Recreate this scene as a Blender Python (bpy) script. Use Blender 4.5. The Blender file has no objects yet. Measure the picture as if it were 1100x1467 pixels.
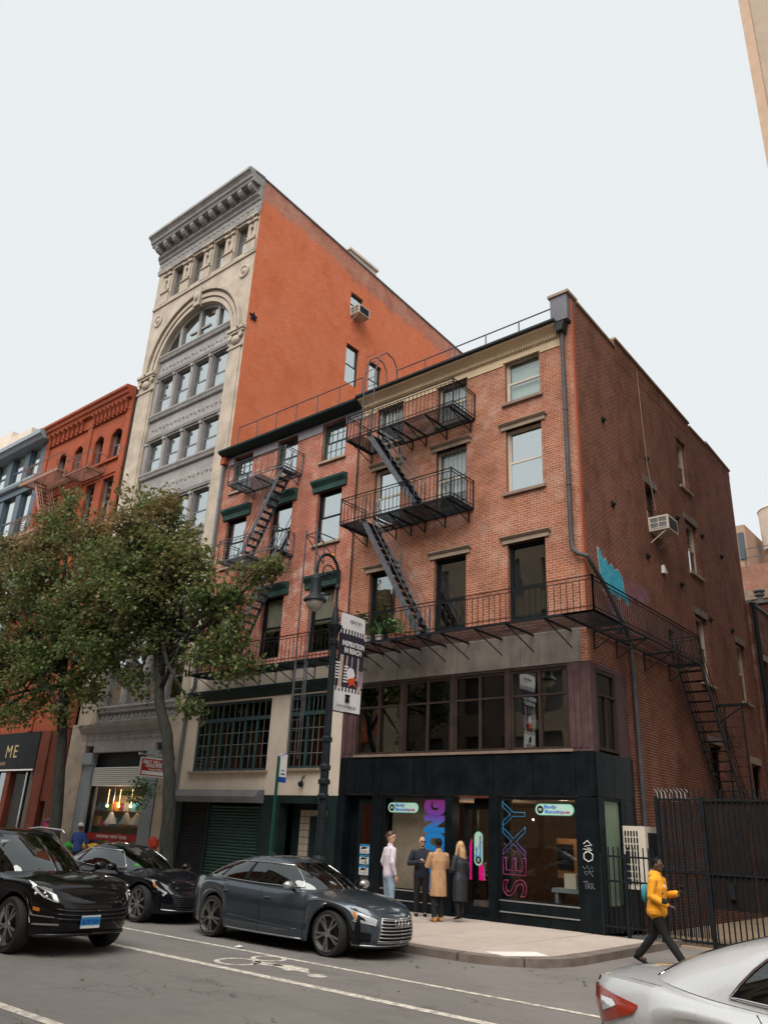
import bpy, bmesh, math, random
from mathutils import Vector, Matrix, noise as mnoise
random.seed(7)
R = math.radians
scene = bpy.context.scene
col = scene.collection

# ------------------------------------------------------------------ camera
cam_d = bpy.data.cameras.new("camera")
cam = bpy.data.objects.new("camera", cam_d)
col.objects.link(cam)
_r = Vector((0.77078461, 0.63554653, 0.04440379))
_u = Vector((0.20661472, -0.31529325, 0.9262292))
_f = Vector((-0.60266196, 0.70474873, 0.37433645))
CAM = Vector((8.686, -18.173, 1.95))
cam.matrix_world = Matrix(((_r.x, _u.x, -_f.x, CAM.x), (_r.y, _u.y, -_f.y, CAM.y), (_r.z, _u.z, -_f.z, CAM.z), (0, 0, 0, 1)))
cam_d.sensor_fit = 'VERTICAL'
cam_d.sensor_height = 36.0
cam_d.lens = 28.03
cam_d.clip_start = 0.05
cam_d.clip_end = 2000
scene.camera = cam

# ------------------------------------------------------------------ sky: overcast
SUN_EL, SUN_AZ = R(52), R(163)       # azimuth of the hidden sun, clockwise from +y
world = bpy.data.worlds.new("World")
scene.world = world
world.use_nodes = True
nt = world.node_tree
nt.nodes.clear()
wo = nt.nodes.new('ShaderNodeOutputWorld')
sky = nt.nodes.new('ShaderNodeTexSky')
sky.sky_type = 'NISHITA'
sky.sun_disc = False
sky.sun_elevation = SUN_EL
sky.sun_rotation = SUN_AZ
sky.dust_density = 4.0
b1 = nt.nodes.new('ShaderNodeBackground')
b1.inputs['Strength'].default_value = 0.05
nt.links.new(sky.outputs['Color'], b1.inputs['Color'])
b2 = nt.nodes.new('ShaderNodeBackground')      # the even cloud deck
b2.inputs['Color'].default_value = (0.273, 0.284, 0.289, 1)
b2.inputs['Strength'].default_value = 1.0
mx = nt.nodes.new('ShaderNodeMixShader')
mx.inputs['Fac'].default_value = 0.95
nt.links.new(b1.outputs[0], mx.inputs[1])
nt.links.new(b2.outputs[0], mx.inputs[2])
nt.links.new(mx.outputs[0], wo.inputs['Surface'])

sun_d = bpy.data.lights.new("sun", 'SUN')
sun_d.energy = 1.5
sun_d.angle = R(60)
sun_d.color = (1.0, 0.95, 0.88)
sun = bpy.data.objects.new("sun", sun_d)
col.objects.link(sun)
_sd = Vector((math.sin(SUN_AZ) * math.cos(SUN_EL), math.cos(SUN_AZ) * math.cos(SUN_EL), math.sin(SUN_EL)))
sun.rotation_euler = (-_sd).to_track_quat('-Z', 'Y').to_euler()
sun.location = (0, -10, 60)

vs = scene.view_settings
vs.view_transform = 'Standard'
vs.look = 'None'
vs.exposure = 1.65
vs.gamma = 1.0
scene.render.engine = 'CYCLES'
scene.cycles.use_denoising = True
scene.cycles.max_bounces = 7
scene.cycles.transparent_max_bounces = 12
scene.cycles.caustics_reflective = False
scene.cycles.caustics_refractive = False
scene.cycles.sample_clamp_indirect = 4.0

# ------------------------------------------------------------------ node helpers / materials
MATS = {}
class N:
    def __init__(s, name):
        s.m = bpy.data.materials.new(name)
        s.m.use_nodes = True
        s.t = s.m.node_tree
        s.t.nodes.clear()
        s.out = s.t.nodes.new('ShaderNodeOutputMaterial')
        MATS[name] = s.m
    def n(s, typ, **kw):
        x = s.t.nodes.new('ShaderNode' + typ)
        for k, v in kw.items():
            if k.startswith('i_'):
                key = k[2:].replace('_', ' ')
                key = int(key) if key.isdigit() else key
                if hasattr(v, 'bl_idname') or hasattr(v, 'is_linked'):
                    s.t.links.new(v, x.inputs[key])
                else:
                    x.inputs[key].default_value = v
            else:
                setattr(x, k, v)
        return x
    def link(s, a, b): s.t.links.new(a, b)
    def pos(s): return s.n('NewGeometry').outputs['Position']
    def objc(s): return s.n('TexCoord').outputs['Object']
    def math(s, op, a, b=0.0, clamp=False):
        x = s.n('Math', operation=op); x.use_clamp = clamp
        for i, v in enumerate((a, b)):
            if hasattr(v, 'is_linked'): s.link(v, x.inputs[i])
            else: x.inputs[i].default_value = v
        return x.outputs[0]
    def noise(s, vec, scale, detail=4, rough=.55, dist=0):
        x = s.n('TexNoise')
        x.inputs['Scale'].default_value = scale; x.inputs['Detail'].default_value = detail
        x.inputs['Roughness'].default_value = rough; x.inputs['Distortion'].default_value = dist
        s.link(vec, x.inputs['Vector'])
        return x.outputs['Fac']
    def ramp(s, fac, stops):
        x = s.n('ValToRGB'); e = x.color_ramp.elements
        while len(e) < len(stops): e.new(0.5)
        for el, (p, c) in zip(e, stops):
            el.position = p; el.color = c if len(c) == 4 else (*c, 1)
        s.link(fac, x.inputs[0])
        return x.outputs['Color']
    def mr(s, v, a, b, c=0, d=1):
        x = s.n('MapRange'); x.clamp = True
        s.link(v, x.inputs[0])
        for i, q in zip((1, 2, 3, 4), (a, b, c, d)): x.inputs[i].default_value = q
        return x.outputs[0]
    def mix(s, fac, a, b, blend='MIX'):
        x = s.n('MixRGB', blend_type=blend)
        for i, v in zip((0, 1, 2), (fac, a, b)):
            if hasattr(v, 'is_linked'): s.link(v, x.inputs[i])
            elif i == 0: x.inputs[0].default_value = v
            else: x.inputs[i].default_value = v if len(v) == 4 else (*v, 1)
        return x.outputs[0]
    def stretch(s, vec, sc):
        x = s.n('Mapping'); s.link(vec, x.inputs['Vector']); x.inputs['Scale'].default_value = sc
        return x.outputs[0]
    def principled(s, colr, rough=.6, metal=0, bump=None, bstr=.3, bdist=.01, **kw):
        p = s.n('BsdfPrincipled')
        if hasattr(colr, 'is_linked'): s.link(colr, p.inputs['Base Color'])
        else: p.inputs['Base Color'].default_value = (*colr[:3], 1)
        if hasattr(rough, 'is_linked'): s.link(rough, p.inputs['Roughness'])
        else: p.inputs['Roughness'].default_value = rough
        p.inputs['Metallic'].default_value = metal
        for k, v in kw.items():
            p.inputs[k.replace('_', ' ')].default_value = v
        if bump is not None:
            b = s.n('Bump'); b.inputs['Strength'].default_value = bstr; b.inputs['Distance'].default_value = bdist
            s.link(bump, b.inputs['Height']); s.link(b.outputs[0], p.inputs['Normal'])
        s.link(p.outputs[0], s.out.inputs['Surface'])
        return p

def lum(c, k): return tuple(min(1, x * k) for x in c)

def plain(name, c, rough=.55, metal=0, var=.18, vs=3.0, fine=40, bstr=.12, streak=0, coat=0, dirt=None, spec=None):
    """painted / stone / metal surface with blotchy variation, fine grain and optional rain streaks"""
    m = N(name); p = m.pos()
    a = m.noise(p, vs, 5, .6)
    cc = m.mix(m.mr(a, .3, .72), lum(c, 1 - var), lum(c, 1 + var * .7))
    if streak:
        st = m.noise(m.stretch(p, (5, 5, .35)), 1.6, 4, .65)
        cc = m.mix(m.math('MULTIPLY', m.mr(st, .5, .78), streak), cc, dirt or lum(c, .35))
    g = m.noise(p, fine, 3, .6)
    cc = m.mix(m.mr(g, .35, .7, 0, var * .6), cc, lum(c, .6))
    rr = m.mr(a, .3, .7, rough - .07, min(1, rough + .1))
    m.principled(cc, rr, metal, g, bstr, .006, Specular_IOR_Level=(spec if spec is not None else .5 if metal or coat else .15), **({'Coat_Weight': coat} if coat else {}))
    return m.m

def brick(name, c1, c2, mortar, stain=(.05, .035, .03), stain_amt=.5, pale=(.62, .52, .46), pale_amt=.4, msize=.011, painted=None, paint_top=None, course=.0715, wid=.21, seed=0, soot_low=None):
    m = N(name); p = m.pos()
    sp = m.n('SeparateXYZ'); m.link(p, sp.inputs[0])
    u = m.math('ADD', sp.outputs[0], sp.outputs[1])
    cv = m.n('CombineXYZ'); m.link(u, cv.inputs[0]); m.link(sp.outputs[2], cv.inputs[1])
    wob = m.noise(p, 2.2, 2)
    cv2 = m.n('VectorMath', operation='ADD'); m.link(cv.outputs[0], cv2.inputs[0])
    wv = m.n('CombineXYZ'); m.link(m.math('MULTIPLY', m.math('SUBTRACT', wob, .5), .03), wv.inputs[1]); m.link(m.math('MULTIPLY', m.math('SUBTRACT', wob, .5), .03), wv.inputs[0])
    m.link(wv.outputs[0], cv2.inputs[1])
    b = m.n('TexBrick'); m.link(cv2.outputs[0], b.inputs['Vector'])
    b.offset = .5; b.squash = 1
    b.inputs['Color1'].default_value = (*c1, 1); b.inputs['Color2'].default_value = (*c2, 1); b.inputs['Mortar'].default_value = (*mortar, 1)
    b.inputs['Scale'].default_value = 1; b.inputs['Mortar Size'].default_value = msize; b.inputs['Mortar Smooth'].default_value = .25
    b.inputs['Bias'].default_value = -.1; b.inputs['Brick Width'].default_value = wid; b.inputs['Row Height'].default_value = course
    base = b.outputs['Color']
    n1 = m.noise(p, .55 + seed * .03, 6, .62)
    n2 = m.noise(p, 1.9, 5, .65)
    n3 = m.noise(p, 14, 3, .6)
    base = m.mix(m.mr(n3, .3, .7, 0, .35), base, lum(c1, .72), 'MIX')
    base = m.mix(m.mr(n1, .35, .7, 0, .4), base, lum(c2, 1.25))
    # pale efflorescence / lime bloom patches and soot stains with shapes of their own
    pl = m.math('MULTIPLY', m.mr(n2, .47, .68), m.mr(m.noise(p, .33, 3), .40, .60))
    dk = m.math('MULTIPLY', m.mr(m.noise(p, .8, 6, .68), .48, .68), .55); base = m.mix(dk, base, lum(c2, .55))
    tv = m.n('TexVoronoi'); m.link(m.stretch(cv2.outputs[0], (1 / wid, 1 / course, 1)), tv.inputs['Vector']); tv.inputs['Scale'].default_value = .9
    base = m.mix(m.math('MULTIPLY', m.mr(tv.outputs['Color'], .35, .9), m.math('MULTIPLY', m.math('SUBTRACT', 1.0, b.outputs['Fac']), .5)), base, lum(c2, .6))
    br = m.mr(m.noise(p, 26, 2), .38, .6)
    base = m.mix(m.math('MULTIPLY', m.math('MULTIPLY', pl, br), pale_amt), base, pale)
    st = m.noise(m.stretch(p, (1.3, 1.3, .32)), .9, 6, .65)
    base = m.mix(m.math('MULTIPLY', m.mr(st, .5, .78), stain_amt), base, stain)
    if painted:
        pn = m.mix(m.mr(m.noise(m.stretch(p, (1, 1, .4)), .7, 6, .65), .3, .75), lum(painted, .88), lum(painted, 1.08))
        pn = m.mix(m.math('MULTIPLY', b.outputs['Fac'], .55), pn, lum(painted, 1.5)); pn = m.mix(m.mr(tv.outputs['Color'], .3, .9, 0, .28), pn, lum(painted, .66))
        pn = m.mix(m.mr(m.noise(p, 30, 2), .55, .75, 0, .3), pn, lum(painted, .6))
        if paint_top:
            # bare, mottled coursing in a ragged strip under the coping
            edge = m.math('ADD', sp.outputs[2], m.math('MULTIPLY', sp.outputs[1], .055))
            edge = m.math('ADD', edge, m.math('MULTIPLY', m.noise(p, .8, 5), 1.6))
            edge = m.math('ADD', edge, m.math('MULTIPLY', m.noise(m.stretch(p, (1, 3.5, 9)), 1.4, 4, .7), 1.5))
            f = m.mr(edge, paint_top, paint_top + .3, .34, .92)
            base = m.mix(f, pn, base)
        else:
            base = m.mix(.7, base, pn)
    h = m.math('ADD', m.math('MULTIPLY', b.outputs['Fac'], -1.0), m.math('MULTIPLY', n3, .5))
    m.principled(base, m.mr(n3, .2, .8, .78, .95), 0, h, .7 if not painted else .5, .010, Specular_IOR_Level=.08)
    return m.m

def glass(name, tint=(.55, .62, .6), refl=.12, gain=2.2, rough=.015, wave=.02):
    m = N(name); p = m.pos()
    bm = m.n('Bump'); bm.inputs['Strength'].default_value = wave; bm.inputs['Distance'].default_value = .2
    m.link(m.noise(p, .9, 0), bm.inputs['Height'])
    ge = m.n('NewGeometry'); dt = m.n('VectorMath', operation='DOT_PRODUCT'); m.link(ge.outputs['Normal'], dt.inputs[0]); m.link(ge.outputs['Incoming'], dt.inputs[1])
    sch = m.math('ADD', m.math('MULTIPLY', m.math('POWER', m.math('SUBTRACT', 1.0, m.math('ABSOLUTE', dt.outputs['Value']), True), 5.0), .96), .04)   # Schlick, same from both sides of the pane
    f = m.math('ADD', m.math('MULTIPLY', sch, gain), refl, clamp=True)
    tr = m.n('BsdfTransparent'); tr.inputs['Color'].default_value = (*tint, 1)
    gl = m.n('BsdfGlossy'); gl.inputs['Roughness'].default_value = rough; gl.inputs['Color'].default_value = (.93, .97, .97, 1)
    m.link(bm.outputs[0], gl.inputs['Normal'])
    ms = m.n('MixShader'); m.link(f, ms.inputs[0]); m.link(tr.outputs[0], ms.inputs[1]); m.link(gl.outputs[0], ms.inputs[2])
    m.link(ms.outputs[0], m.out.inputs['Surface'])
    return m.m

def emit(name, c, s):
    m = N(name); e = m.n('Emission'); e.inputs[0].default_value = (*c, 1); e.inputs[1].default_value = s
    m.link(e.outputs[0], m.out.inputs['Surface']); return m.m

# ------------------------------------------------------------------ mesh helpers
class MB:
    def __init__(s, frame=None):
        s.v = []; s.f = []; s.fm = []; s.mi = 0; s.sm = False
        s.fr = frame or (lambda a, b, c: (a, b, c))
    def add(s, vs, fs):
        o = len(s.v); s.v += [s.fr(*p) for p in vs]
        for f in fs: s.f.append([o + i for i in f]); s.fm.append(s.mi)
        return s
    def box(s, x0, x1, y0, y1, z0, z1):
        if x0 > x1: x0, x1 = x1, x0
        if y0 > y1: y0, y1 = y1, y0
        if z0 > z1: z0, z1 = z1, z0
        return s.add([(x0, y0, z0), (x1, y0, z0), (x1, y1, z0), (x0, y1, z0), (x0, y0, z1), (x1, y0, z1), (x1, y1, z1), (x0, y1, z1)],
                     [(0, 3, 2, 1), (4, 5, 6, 7), (0, 1, 5, 4), (1, 2, 6, 5), (2, 3, 7, 6), (3, 0, 4, 7)])
    def quad(s, a, b, c, d): return s.add([a, b, c, d], [(0, 1, 2, 3)])
    def grid(s, rows):
        n, m = len(rows), len(rows[0])
        return s.add([p for r in rows for p in r], [(i * m + j, i * m + j + 1, (i + 1) * m + j + 1, (i + 1) * m + j) for i in range(n - 1) for j in range(m - 1)])
    def bar(s, a, b, w, h=None, up=(0, 0, 1)):
        """rectangular bar from a to b"""
        h = h or w; a = Vector(a); b = Vector(b); d = (b - a).normalized(); up = Vector(up)
        sd = d.cross(up)
        if sd.length < 1e-4: sd = d.cross(Vector((1, 0, 0)))
        sd.normalize(); u2 = sd.cross(d)
        v = []
        for q in (a, b):
            for i, j in ((-1, -1), (1, -1), (1, 1), (-1, 1)): v.append(tuple(q + sd * (w / 2 * i) + u2 * (h / 2 * j)))
        return s.add(v, [(3, 2, 1, 0), (4, 5, 6, 7), (0, 1, 5, 4), (1, 2, 6, 5), (2, 3, 7, 6), (3, 0, 4, 7)])
    def tube(s, pts, r, n=8, caps=True):
        pts = [Vector(p) for p in pts]; rs = r if isinstance(r, (list, tuple)) else [r] * len(pts)
        rings = []; prev = None
        for i, p in enumerate(pts):
            d = (pts[min(i + 1, len(pts) - 1)] - pts[max(i - 1, 0)])
            if d.length < 1e-9: d = Vector((0, 0, 1))
            d.normalize()
            if prev is None:
                a = d.cross(Vector((0, 0, 1)))
                if a.length < .05: a = d.cross(Vector((1, 0, 0)))
            else:
                a = prev - d * prev.dot(d)
                if a.length < 1e-4: a = d.cross(Vector((1, 0, 0)))
            a.normalize(); prev = a; b = d.cross(a)
            rings.append([tuple(p + (a * math.cos(2 * math.pi * k / n) + b * math.sin(2 * math.pi * k / n)) * rs[i]) for k in range(n)])
        o = [p for r_ in rings for p in r_]
        fs = [(i * n + k, i * n + (k + 1) % n, (i + 1) * n + (k + 1) % n, (i + 1) * n + k) for i in range(len(pts) - 1) for k in range(n)]
        if caps: fs += [tuple(range(n - 1, -1, -1)), tuple((len(pts) - 1) * n + k for k in range(n))]
        return s.add(o, fs)
    def lathe(s, prof, c, n=20, axis='z', caps=True):
        """prof: (r, h) pairs"""
        o = []
        for r, h in prof:
            for k in range(n):
                a = 2 * math.pi * k / n; x, y = r * math.cos(a), r * math.sin(a)
                o.append({'z': (c[0] + x, c[1] + y, c[2] + h), 'y': (c[0] + x, c[1] + h, c[2] + y), 'x': (c[0] + h, c[1] + x, c[2] + y)}[axis])
        fs = [(i * n + k, i * n + (k + 1) % n, (i + 1) * n + (k + 1) % n, (i + 1) * n + k) for i in range(len(prof) - 1) for k in range(n)]
        if caps: fs += [tuple(range(n - 1, -1, -1)), tuple((len(prof) - 1) * n + k for k in range(n))]
        return s.add(o, fs)
    def prism(s, poly, fn):
        """poly of 2D points, fn(p, k) -> 3D point for side k=0,1"""
        n = len(poly)
        return s.add([fn(p, 0) for p in poly] + [fn(p, 1) for p in poly],
                     [tuple(range(n - 1, -1, -1)), tuple(range(n, 2 * n))] + [(i, (i + 1) % n, n + (i + 1) % n, n + i) for i in range(n)])
    def ell(s, c, rx, ry=None, rz=None, n=12, m=8):
        ry = ry or rx; rz = rz or rx; o = [(c[0], c[1], c[2] - rz)]
        for i in range(1, m):
            t = math.pi * i / m
            for k in range(n):
                a = 2 * math.pi * k / n
                o.append((c[0] + rx * math.sin(t) * math.cos(a), c[1] + ry * math.sin(t) * math.sin(a), c[2] - rz * math.cos(t)))
        o.append((c[0], c[1], c[2] + rz)); L = len(o) - 1
        fs = [(0, 1 + (k + 1) % n, 1 + k) for k in range(n)]
        fs += [(1 + (i - 1) * n + k, 1 + (i - 1) * n + (k + 1) % n, 1 + i * n + (k + 1) % n, 1 + i * n + k) for i in range(1, m - 1) for k in range(n)]
        fs += [(L, 1 + (m - 2) * n + k, 1 + (m - 2) * n + (k + 1) % n) for k in range(n)]
        return s.add(o, fs)
    def mesh(s, name, off=(0, 0, 0), fix=True, smooth=False, merge=0):
        me = bpy.data.meshes.new(name)
        o = off
        me.from_pydata([(a - o[0], b - o[1], c - o[2]) for a, b, c in s.v], [], s.f)
        me.polygons.foreach_set('material_index', s.fm)
        if smooth: me.polygons.foreach_set('use_smooth', [True] * len(me.polygons))
        if fix or merge:
            bm = bmesh.new(); bm.from_mesh(me)
            if merge: bmesh.ops.remove_doubles(bm, verts=bm.verts, dist=merge)
            if fix: bmesh.ops.recalc_face_normals(bm, faces=bm.faces)
            bm.to_mesh(me); bm.free()
        me.update()
        return me

def wloc(o):
    v = Vector((0, 0, 0))
    while o: v += o.location; o = o.parent
    return v
def M_(m): return MATS[m] if isinstance(m, str) else m
def build(name, mb, mats, parent=None, smooth=False, fix=True, kind=None, label=None, merge=0, angle=None):
    """link the collected geometry as ONE mesh object (world coordinates; parents are pure translations)"""
    off = wloc(parent) if parent else (0, 0, 0)
    me = mb.mesh(name, off, fix, smooth, merge)
    for m in (mats if isinstance(mats, (list, tuple)) else [mats]): me.materials.append(M_(m))
    o = bpy.data.objects.new(name, me); col.objects.link(o)
    if parent: o.parent = parent
    if kind: o['kind'] = kind
    if label: o['label'] = label
    if angle and smooth:
        me.polygons.foreach_set('use_smooth', [True] * len(me.polygons))
        try: me.set_sharp_from_angle(angle=R(angle))
        except Exception: pass
    return o
def tag(o, label, cat, group=None):
    o['label'] = label; o['category'] = cat
    if group: o['group'] = group
    return o
def empty(name, loc, label=None, cat=None, group=None, rotz=0):
    o = bpy.data.objects.new(name, None); o.empty_display_size = .3; col.objects.link(o)
    o.location = loc; o.rotation_euler = (0, 0, rotz)
    if label: tag(o, label, cat, group)
    return o
def single(name, mb, mats, base, label, cat, group=None, **kw):
    """a thing that is one mesh: its origin goes to its base"""
    me = mb.mesh(name, base, kw.get('fix', True), kw.get('smooth', False))
    for m in (mats if isinstance(mats, (list, tuple)) else [mats]): me.materials.append(M_(m))
    o = bpy.data.objects.new(name, me); col.objects.link(o); o.location = base
    return tag(o, label, cat, group)
def inst(name, me, parent, loc, rot=(0, 0, 0), scale=(1, 1, 1)):
    """a repeated piece that shares its mesh"""
    o = bpy.data.objects.new(name, me); col.objects.link(o)
    o.parent = parent; o.location = Vector(loc) - wloc(parent) if parent else Vector(loc)
    o.rotation_euler = rot; o.scale = scale
    return o
def piece(name, mb, m, off=(0, 0, 0), smooth=False):
    me = mb.mesh(name, off, True, smooth); me.materials.append(M_(m)); return me
def text(name, body, size, matname, parent, loc, rot, align='CENTER', extrude=.004, bold=0.0, outline=0, sx=1.0, space=1.0, label=None):
    """lettering as a flat mesh"""
    cu = bpy.data.curves.new('tmp', 'FONT'); cu.body = body; cu.size = size; cu.align_x = align; cu.align_y = 'CENTER'
    cu.space_character = space
    if outline: cu.fill_mode = 'NONE'; cu.bevel_depth = outline; cu.bevel_resolution = 1
    else: cu.extrude = extrude; cu.offset = bold
    cu.resolution_u = 4
    t = bpy.data.objects.new('tmp', cu); col.objects.link(t)
    dg = bpy.context.evaluated_depsgraph_get()
    me = bpy.data.meshes.new_from_object(t.evaluated_get(dg)); me.name = name
    bpy.data.objects.remove(t); me.materials.clear(); me.materials.append(M_(matname))
    if sx != 1: 
        for v in me.vertices: v.co.x *= sx
    o = bpy.data.objects.new(name, me); col.objects.link(o); o.parent = parent
    o.location = Vector(loc) - wloc(parent) if parent else Vector(loc); o.rotation_euler = rot
    if label: o['label'] = label
    return o
FRONT = (R(90), 0, 0)          # lettering that faces the street (-y)
# ------------------------------------------------------------------ materials
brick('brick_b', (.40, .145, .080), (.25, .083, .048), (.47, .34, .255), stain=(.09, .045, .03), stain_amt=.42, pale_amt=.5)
brick('brick_a', (.42, .115, .065), (.30, .085, .055), (.48, .35, .28), stain=(.08, .04, .03), stain_amt=.35, pale=(.70, .56, .48), pale_amt=.95, seed=3)
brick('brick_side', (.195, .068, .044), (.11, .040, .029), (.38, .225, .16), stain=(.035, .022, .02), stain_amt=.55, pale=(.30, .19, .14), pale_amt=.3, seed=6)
brick('brick_orange', (.46, .17, .11), (.36, .10, .06), (.62, .50, .42), pale_amt=.6, painted=(.70, .165, .058), paint_top=31.0, stain_amt=.12, seed=2)
brick('brick_far', (.42, .19, .12), (.33, .14, .09), (.5, .4, .33), stain_amt=.3, seed=4)
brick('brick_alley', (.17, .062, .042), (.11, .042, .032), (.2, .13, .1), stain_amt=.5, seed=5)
brick('brick_black', (.018, .020, .021), (.014, .016, .017), (.035, .038, .038), stain_amt=.2, pale_amt=.05, course=.09, wid=.25, msize=.014)
plain('terracotta_dark', (.15, .045, .028), .8, var=.3, vs=1.2, streak=.3)
plain('terracotta', (.31, .078, .040), .8, var=.22, vs=1.2, streak=.25)
plain('corner_paint', (.34, .095, .05), .8, var=.2, vs=1.5, streak=.35)
plain('limestone', (.445, .38, .312), .85, var=.28, vs=1.3, fine=22, bstr=.5, streak=.25, dirt=(.25, .2, .15))
plain('iron_grey', (.31, .295, .285), .6, var=.22, vs=2, streak=.3)
plain('iron_grey_dark', (.15, .155, .16), .6, var=.22, vs=2)
plain('stucco', (.64, .56, .47), .9, var=.13, vs=1.1, fine=50, bstr=.35, streak=.18, dirt=(.3, .25, .2))
plain('concrete_band', (.20, .175, .155), .9, var=.35, vs=1.6, fine=30, streak=.55, dirt=(.09, .075, .065))
plain('stone_trim', (.32, .25, .19), .85, var=.25, vs=2.5, streak=.35, dirt=(.14, .1, .08))
plain('brown_sill', (.23, .17, .135), .8, var=.2)
plain('cream_paint', (.60, .47, .31), .7, var=.14, vs=1.5, streak=.25, dirt=(.3, .22, .14))
plain('lavender_paint', (.235, .22, .24), .75, var=.14, vs=1.2, streak=.15)
plain('green_paint', (.035, .075, .068), .5, var=.3, vs=3, streak=.25)
plain('green_dark', (.012, .026, .026), .5, var=.35, vs=2, streak=.2)
plain('teal_frame', (.042, .078, .084), .5, var=.3)
plain('cream_frame', (.52, .46, .38), .6, var=.12)
plain('black_frame', (.008, .010, .012), .45, var=.3)
plain('brown_frame', (.045, .030, .024), .55, var=.35, streak=.2)
plain('plum_wood', (.095, .055, .055), .6, var=.35, vs=4, streak=.4)
plain('iron_black', (.010, .013, .016), .6, var=.4, vs=6)
plain('iron_blue', (.085, .09, .105), .55, var=.35, vs=6)
plain('iron_rustpink', (.30, .17, .13), .7, var=.3)
plain('granite_black', (.006, .0095, .012), .35, var=.4, vs=2.5, fine=120, bstr=.02, streak=.25, dirt=(.03, .03, .03))
plain('joint_grey', (.11, .11, .11), .7)
plain('aluminium', (.50, .50, .50), .35, metal=.8, var=.1)
plain('gutter', (.022, .026, .028), .45, var=.3, streak=.2)
plain('slate_pipe', (.16, .175, .185), .55, var=.25, streak=.2)
plain('pipe_dark', (.075, .075, .078), .5, var=.3, streak=.2)
plain('lead', (.15, .15, .165), .6, var=.25)
plain('room_dark', (.055, .05, .045), .9)
plain('room_brown', (.16, .105, .07), .8, var=.3)
plain('blind_white', (.70, .70, .66), .8, var=.06)
plain('blind_mint', (.52, .60, .54), .8, var=.06)
plain('curtain_beige', (.42, .37, .30), .85, var=.15)
plain('white_paint', (.72, .72, .70), .5, var=.06)
plain('ac_beige', (.55, .50, .42), .6, var=.12, streak=.2)
plain('roof_tar', (.06, .06, .06), .9)
plain('blue_steel', (.10, .135, .165), .45, var=.15, streak=.1)
plain('blue_steel_pale', (.26, .30, .33), .5, var=.12, streak=.15)
plain('peach_stone', (.47, .33, .24), .85, var=.12)
plain('beige_stone', (.40, .32, .25), .85, var=.2, vs=.8, streak=.25, dirt=(.22, .17, .13))
plain('opposite_stone', (.32, .25, .19), .85, var=.2, vs=.6)
m = N('frosted'); d1 = m.n('BsdfDiffuse'); d1.inputs[0].default_value = (.50, .60, .52, 1); d2 = m.n('BsdfTranslucent'); d2.inputs[0].default_value = (.55, .66, .58, 1); ms = m.n('MixShader'); ms.inputs[0].default_value = .6; m.link(d1.outputs[0], ms.inputs[1]); m.link(d2.outputs[0], ms.inputs[2]); m.link(ms.outputs[0], m.out.inputs['Surface'])
plain('wood_shelf', (.22, .12, .06), .7)
plain('gate_sheet', (.020, .014, .012), .7, var=.4, vs=1.5, streak=.5)
glass('glass', refl=.05, gain=2.2, tint=(.88, .91, .9), wave=.02)
glass('glass_bright', refl=.42, gain=2.0, tint=(.7, .75, .75), wave=.02)
glass('glass_mid', refl=.20, gain=2.0, tint=(.8, .84, .82), wave=.03)
glass('glass_shop', refl=.0, gain=1.2, tint=(.95, .97, .96), wave=.006)
glass('glass_dark', refl=.05, gain=1.4, tint=(.10, .14, .13))
glass('glass_green', refl=.03, gain=1.4, tint=(.55, .70, .64))

# asphalt
m = N('asphalt'); p = m.pos()
a = m.noise(p, .35, 6, .65); b = m.noise(p, 3.5, 5, .6); g = m.noise(p, 95, 2, .7)
st = m.noise(m.stretch(p, (.12, 1.2, 1)), 1.1, 5, .6)
sk = m.noise(m.stretch(p, (.5, .9, 1)), .9, 6, .7)
c = m.mix(m.mr(a, .3, .7), (.145, .133, .125), (.21, .193, .18))
c = m.mix(m.mr(b, .35, .75, 0, .5), c, (.14, .128, .12))
c = m.mix(m.mr(st, .52, .75, 0, .5), c, (.115, .105, .10))
c = m.mix(m.mr(g, .4, .72, 0, .55), c, (.26, .24, .22))
vo = m.n('TexVoronoi', feature='DISTANCE_TO_EDGE'); wp = m.n('VectorMath', operation='ADD'); m.link(m.stretch(p, (.45, .6, 0)), wp.inputs[0]); nv = m.n('TexNoise'); nv.inputs['Scale'].default_value = 1.1; nv.inputs['Detail'].default_value = 5; m.link(p, nv.inputs['Vector']); m.link(nv.outputs['Color'], wp.inputs[1]); m.link(wp.outputs[0], vo.inputs['Vector']); vo.inputs['Scale'].default_value = .8
ck = m.math('MULTIPLY', m.mr(vo.outputs['Distance'], .006, .0, 0, 1), m.mr(m.noise(p, .5, 3), .44, .54))
c = m.mix(m.mr(sk, .56, .70, 0, .55), c, (.085, .078, .073))
c = m.mix(m.math('MULTIPLY', ck, .8), c, (.03, .027, .025))
m.principled(c, m.mr(b, .3, .7, .72, .92), 0, g, .5, .006)
# pavement concrete
m = N('pavement'); p = m.pos()
a = m.noise(p, .8, 6, .62); b = m.noise(p, 7, 4, .6); g = m.noise(p, 70, 2, .7)
rnd = m.n('ObjectInfo').outputs['Random']
c = m.mix(m.mr(a, .3, .7), (.40, .335, .29), (.52, .445, .395))
c = m.mix(m.mr(rnd, 0, 1, 0, .35), c, (.38, .31, .265))
c = m.mix(m.mr(b, .5, .8, 0, .45), c, (.28, .225, .19))
sp = m.n('TexVoronoi'); m.link(p, sp.inputs['Vector']); sp.inputs['Scale'].default_value = 3.1
c = m.mix(m.mr(sp.outputs['Distance'], .075, .055, 0, .7), c, (.10, .085, .075))
c = m.mix(m.mr(g, .4, .7, 0, .3), c, (.42, .35, .3))
m.principled(c, .9, 0, g, .3, .004)
plain('kerb_granite', (.20, .165, .14), .85, var=.3, vs=3, fine=60)
plain('pad_pale', (.80, .76, .70), .85, var=.12, vs=4)
plain('sand_ground', (.36, .27, .19), .95, var=.25, vs=1.5)
m = N('road_paint'); p = m.pos()
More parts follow.
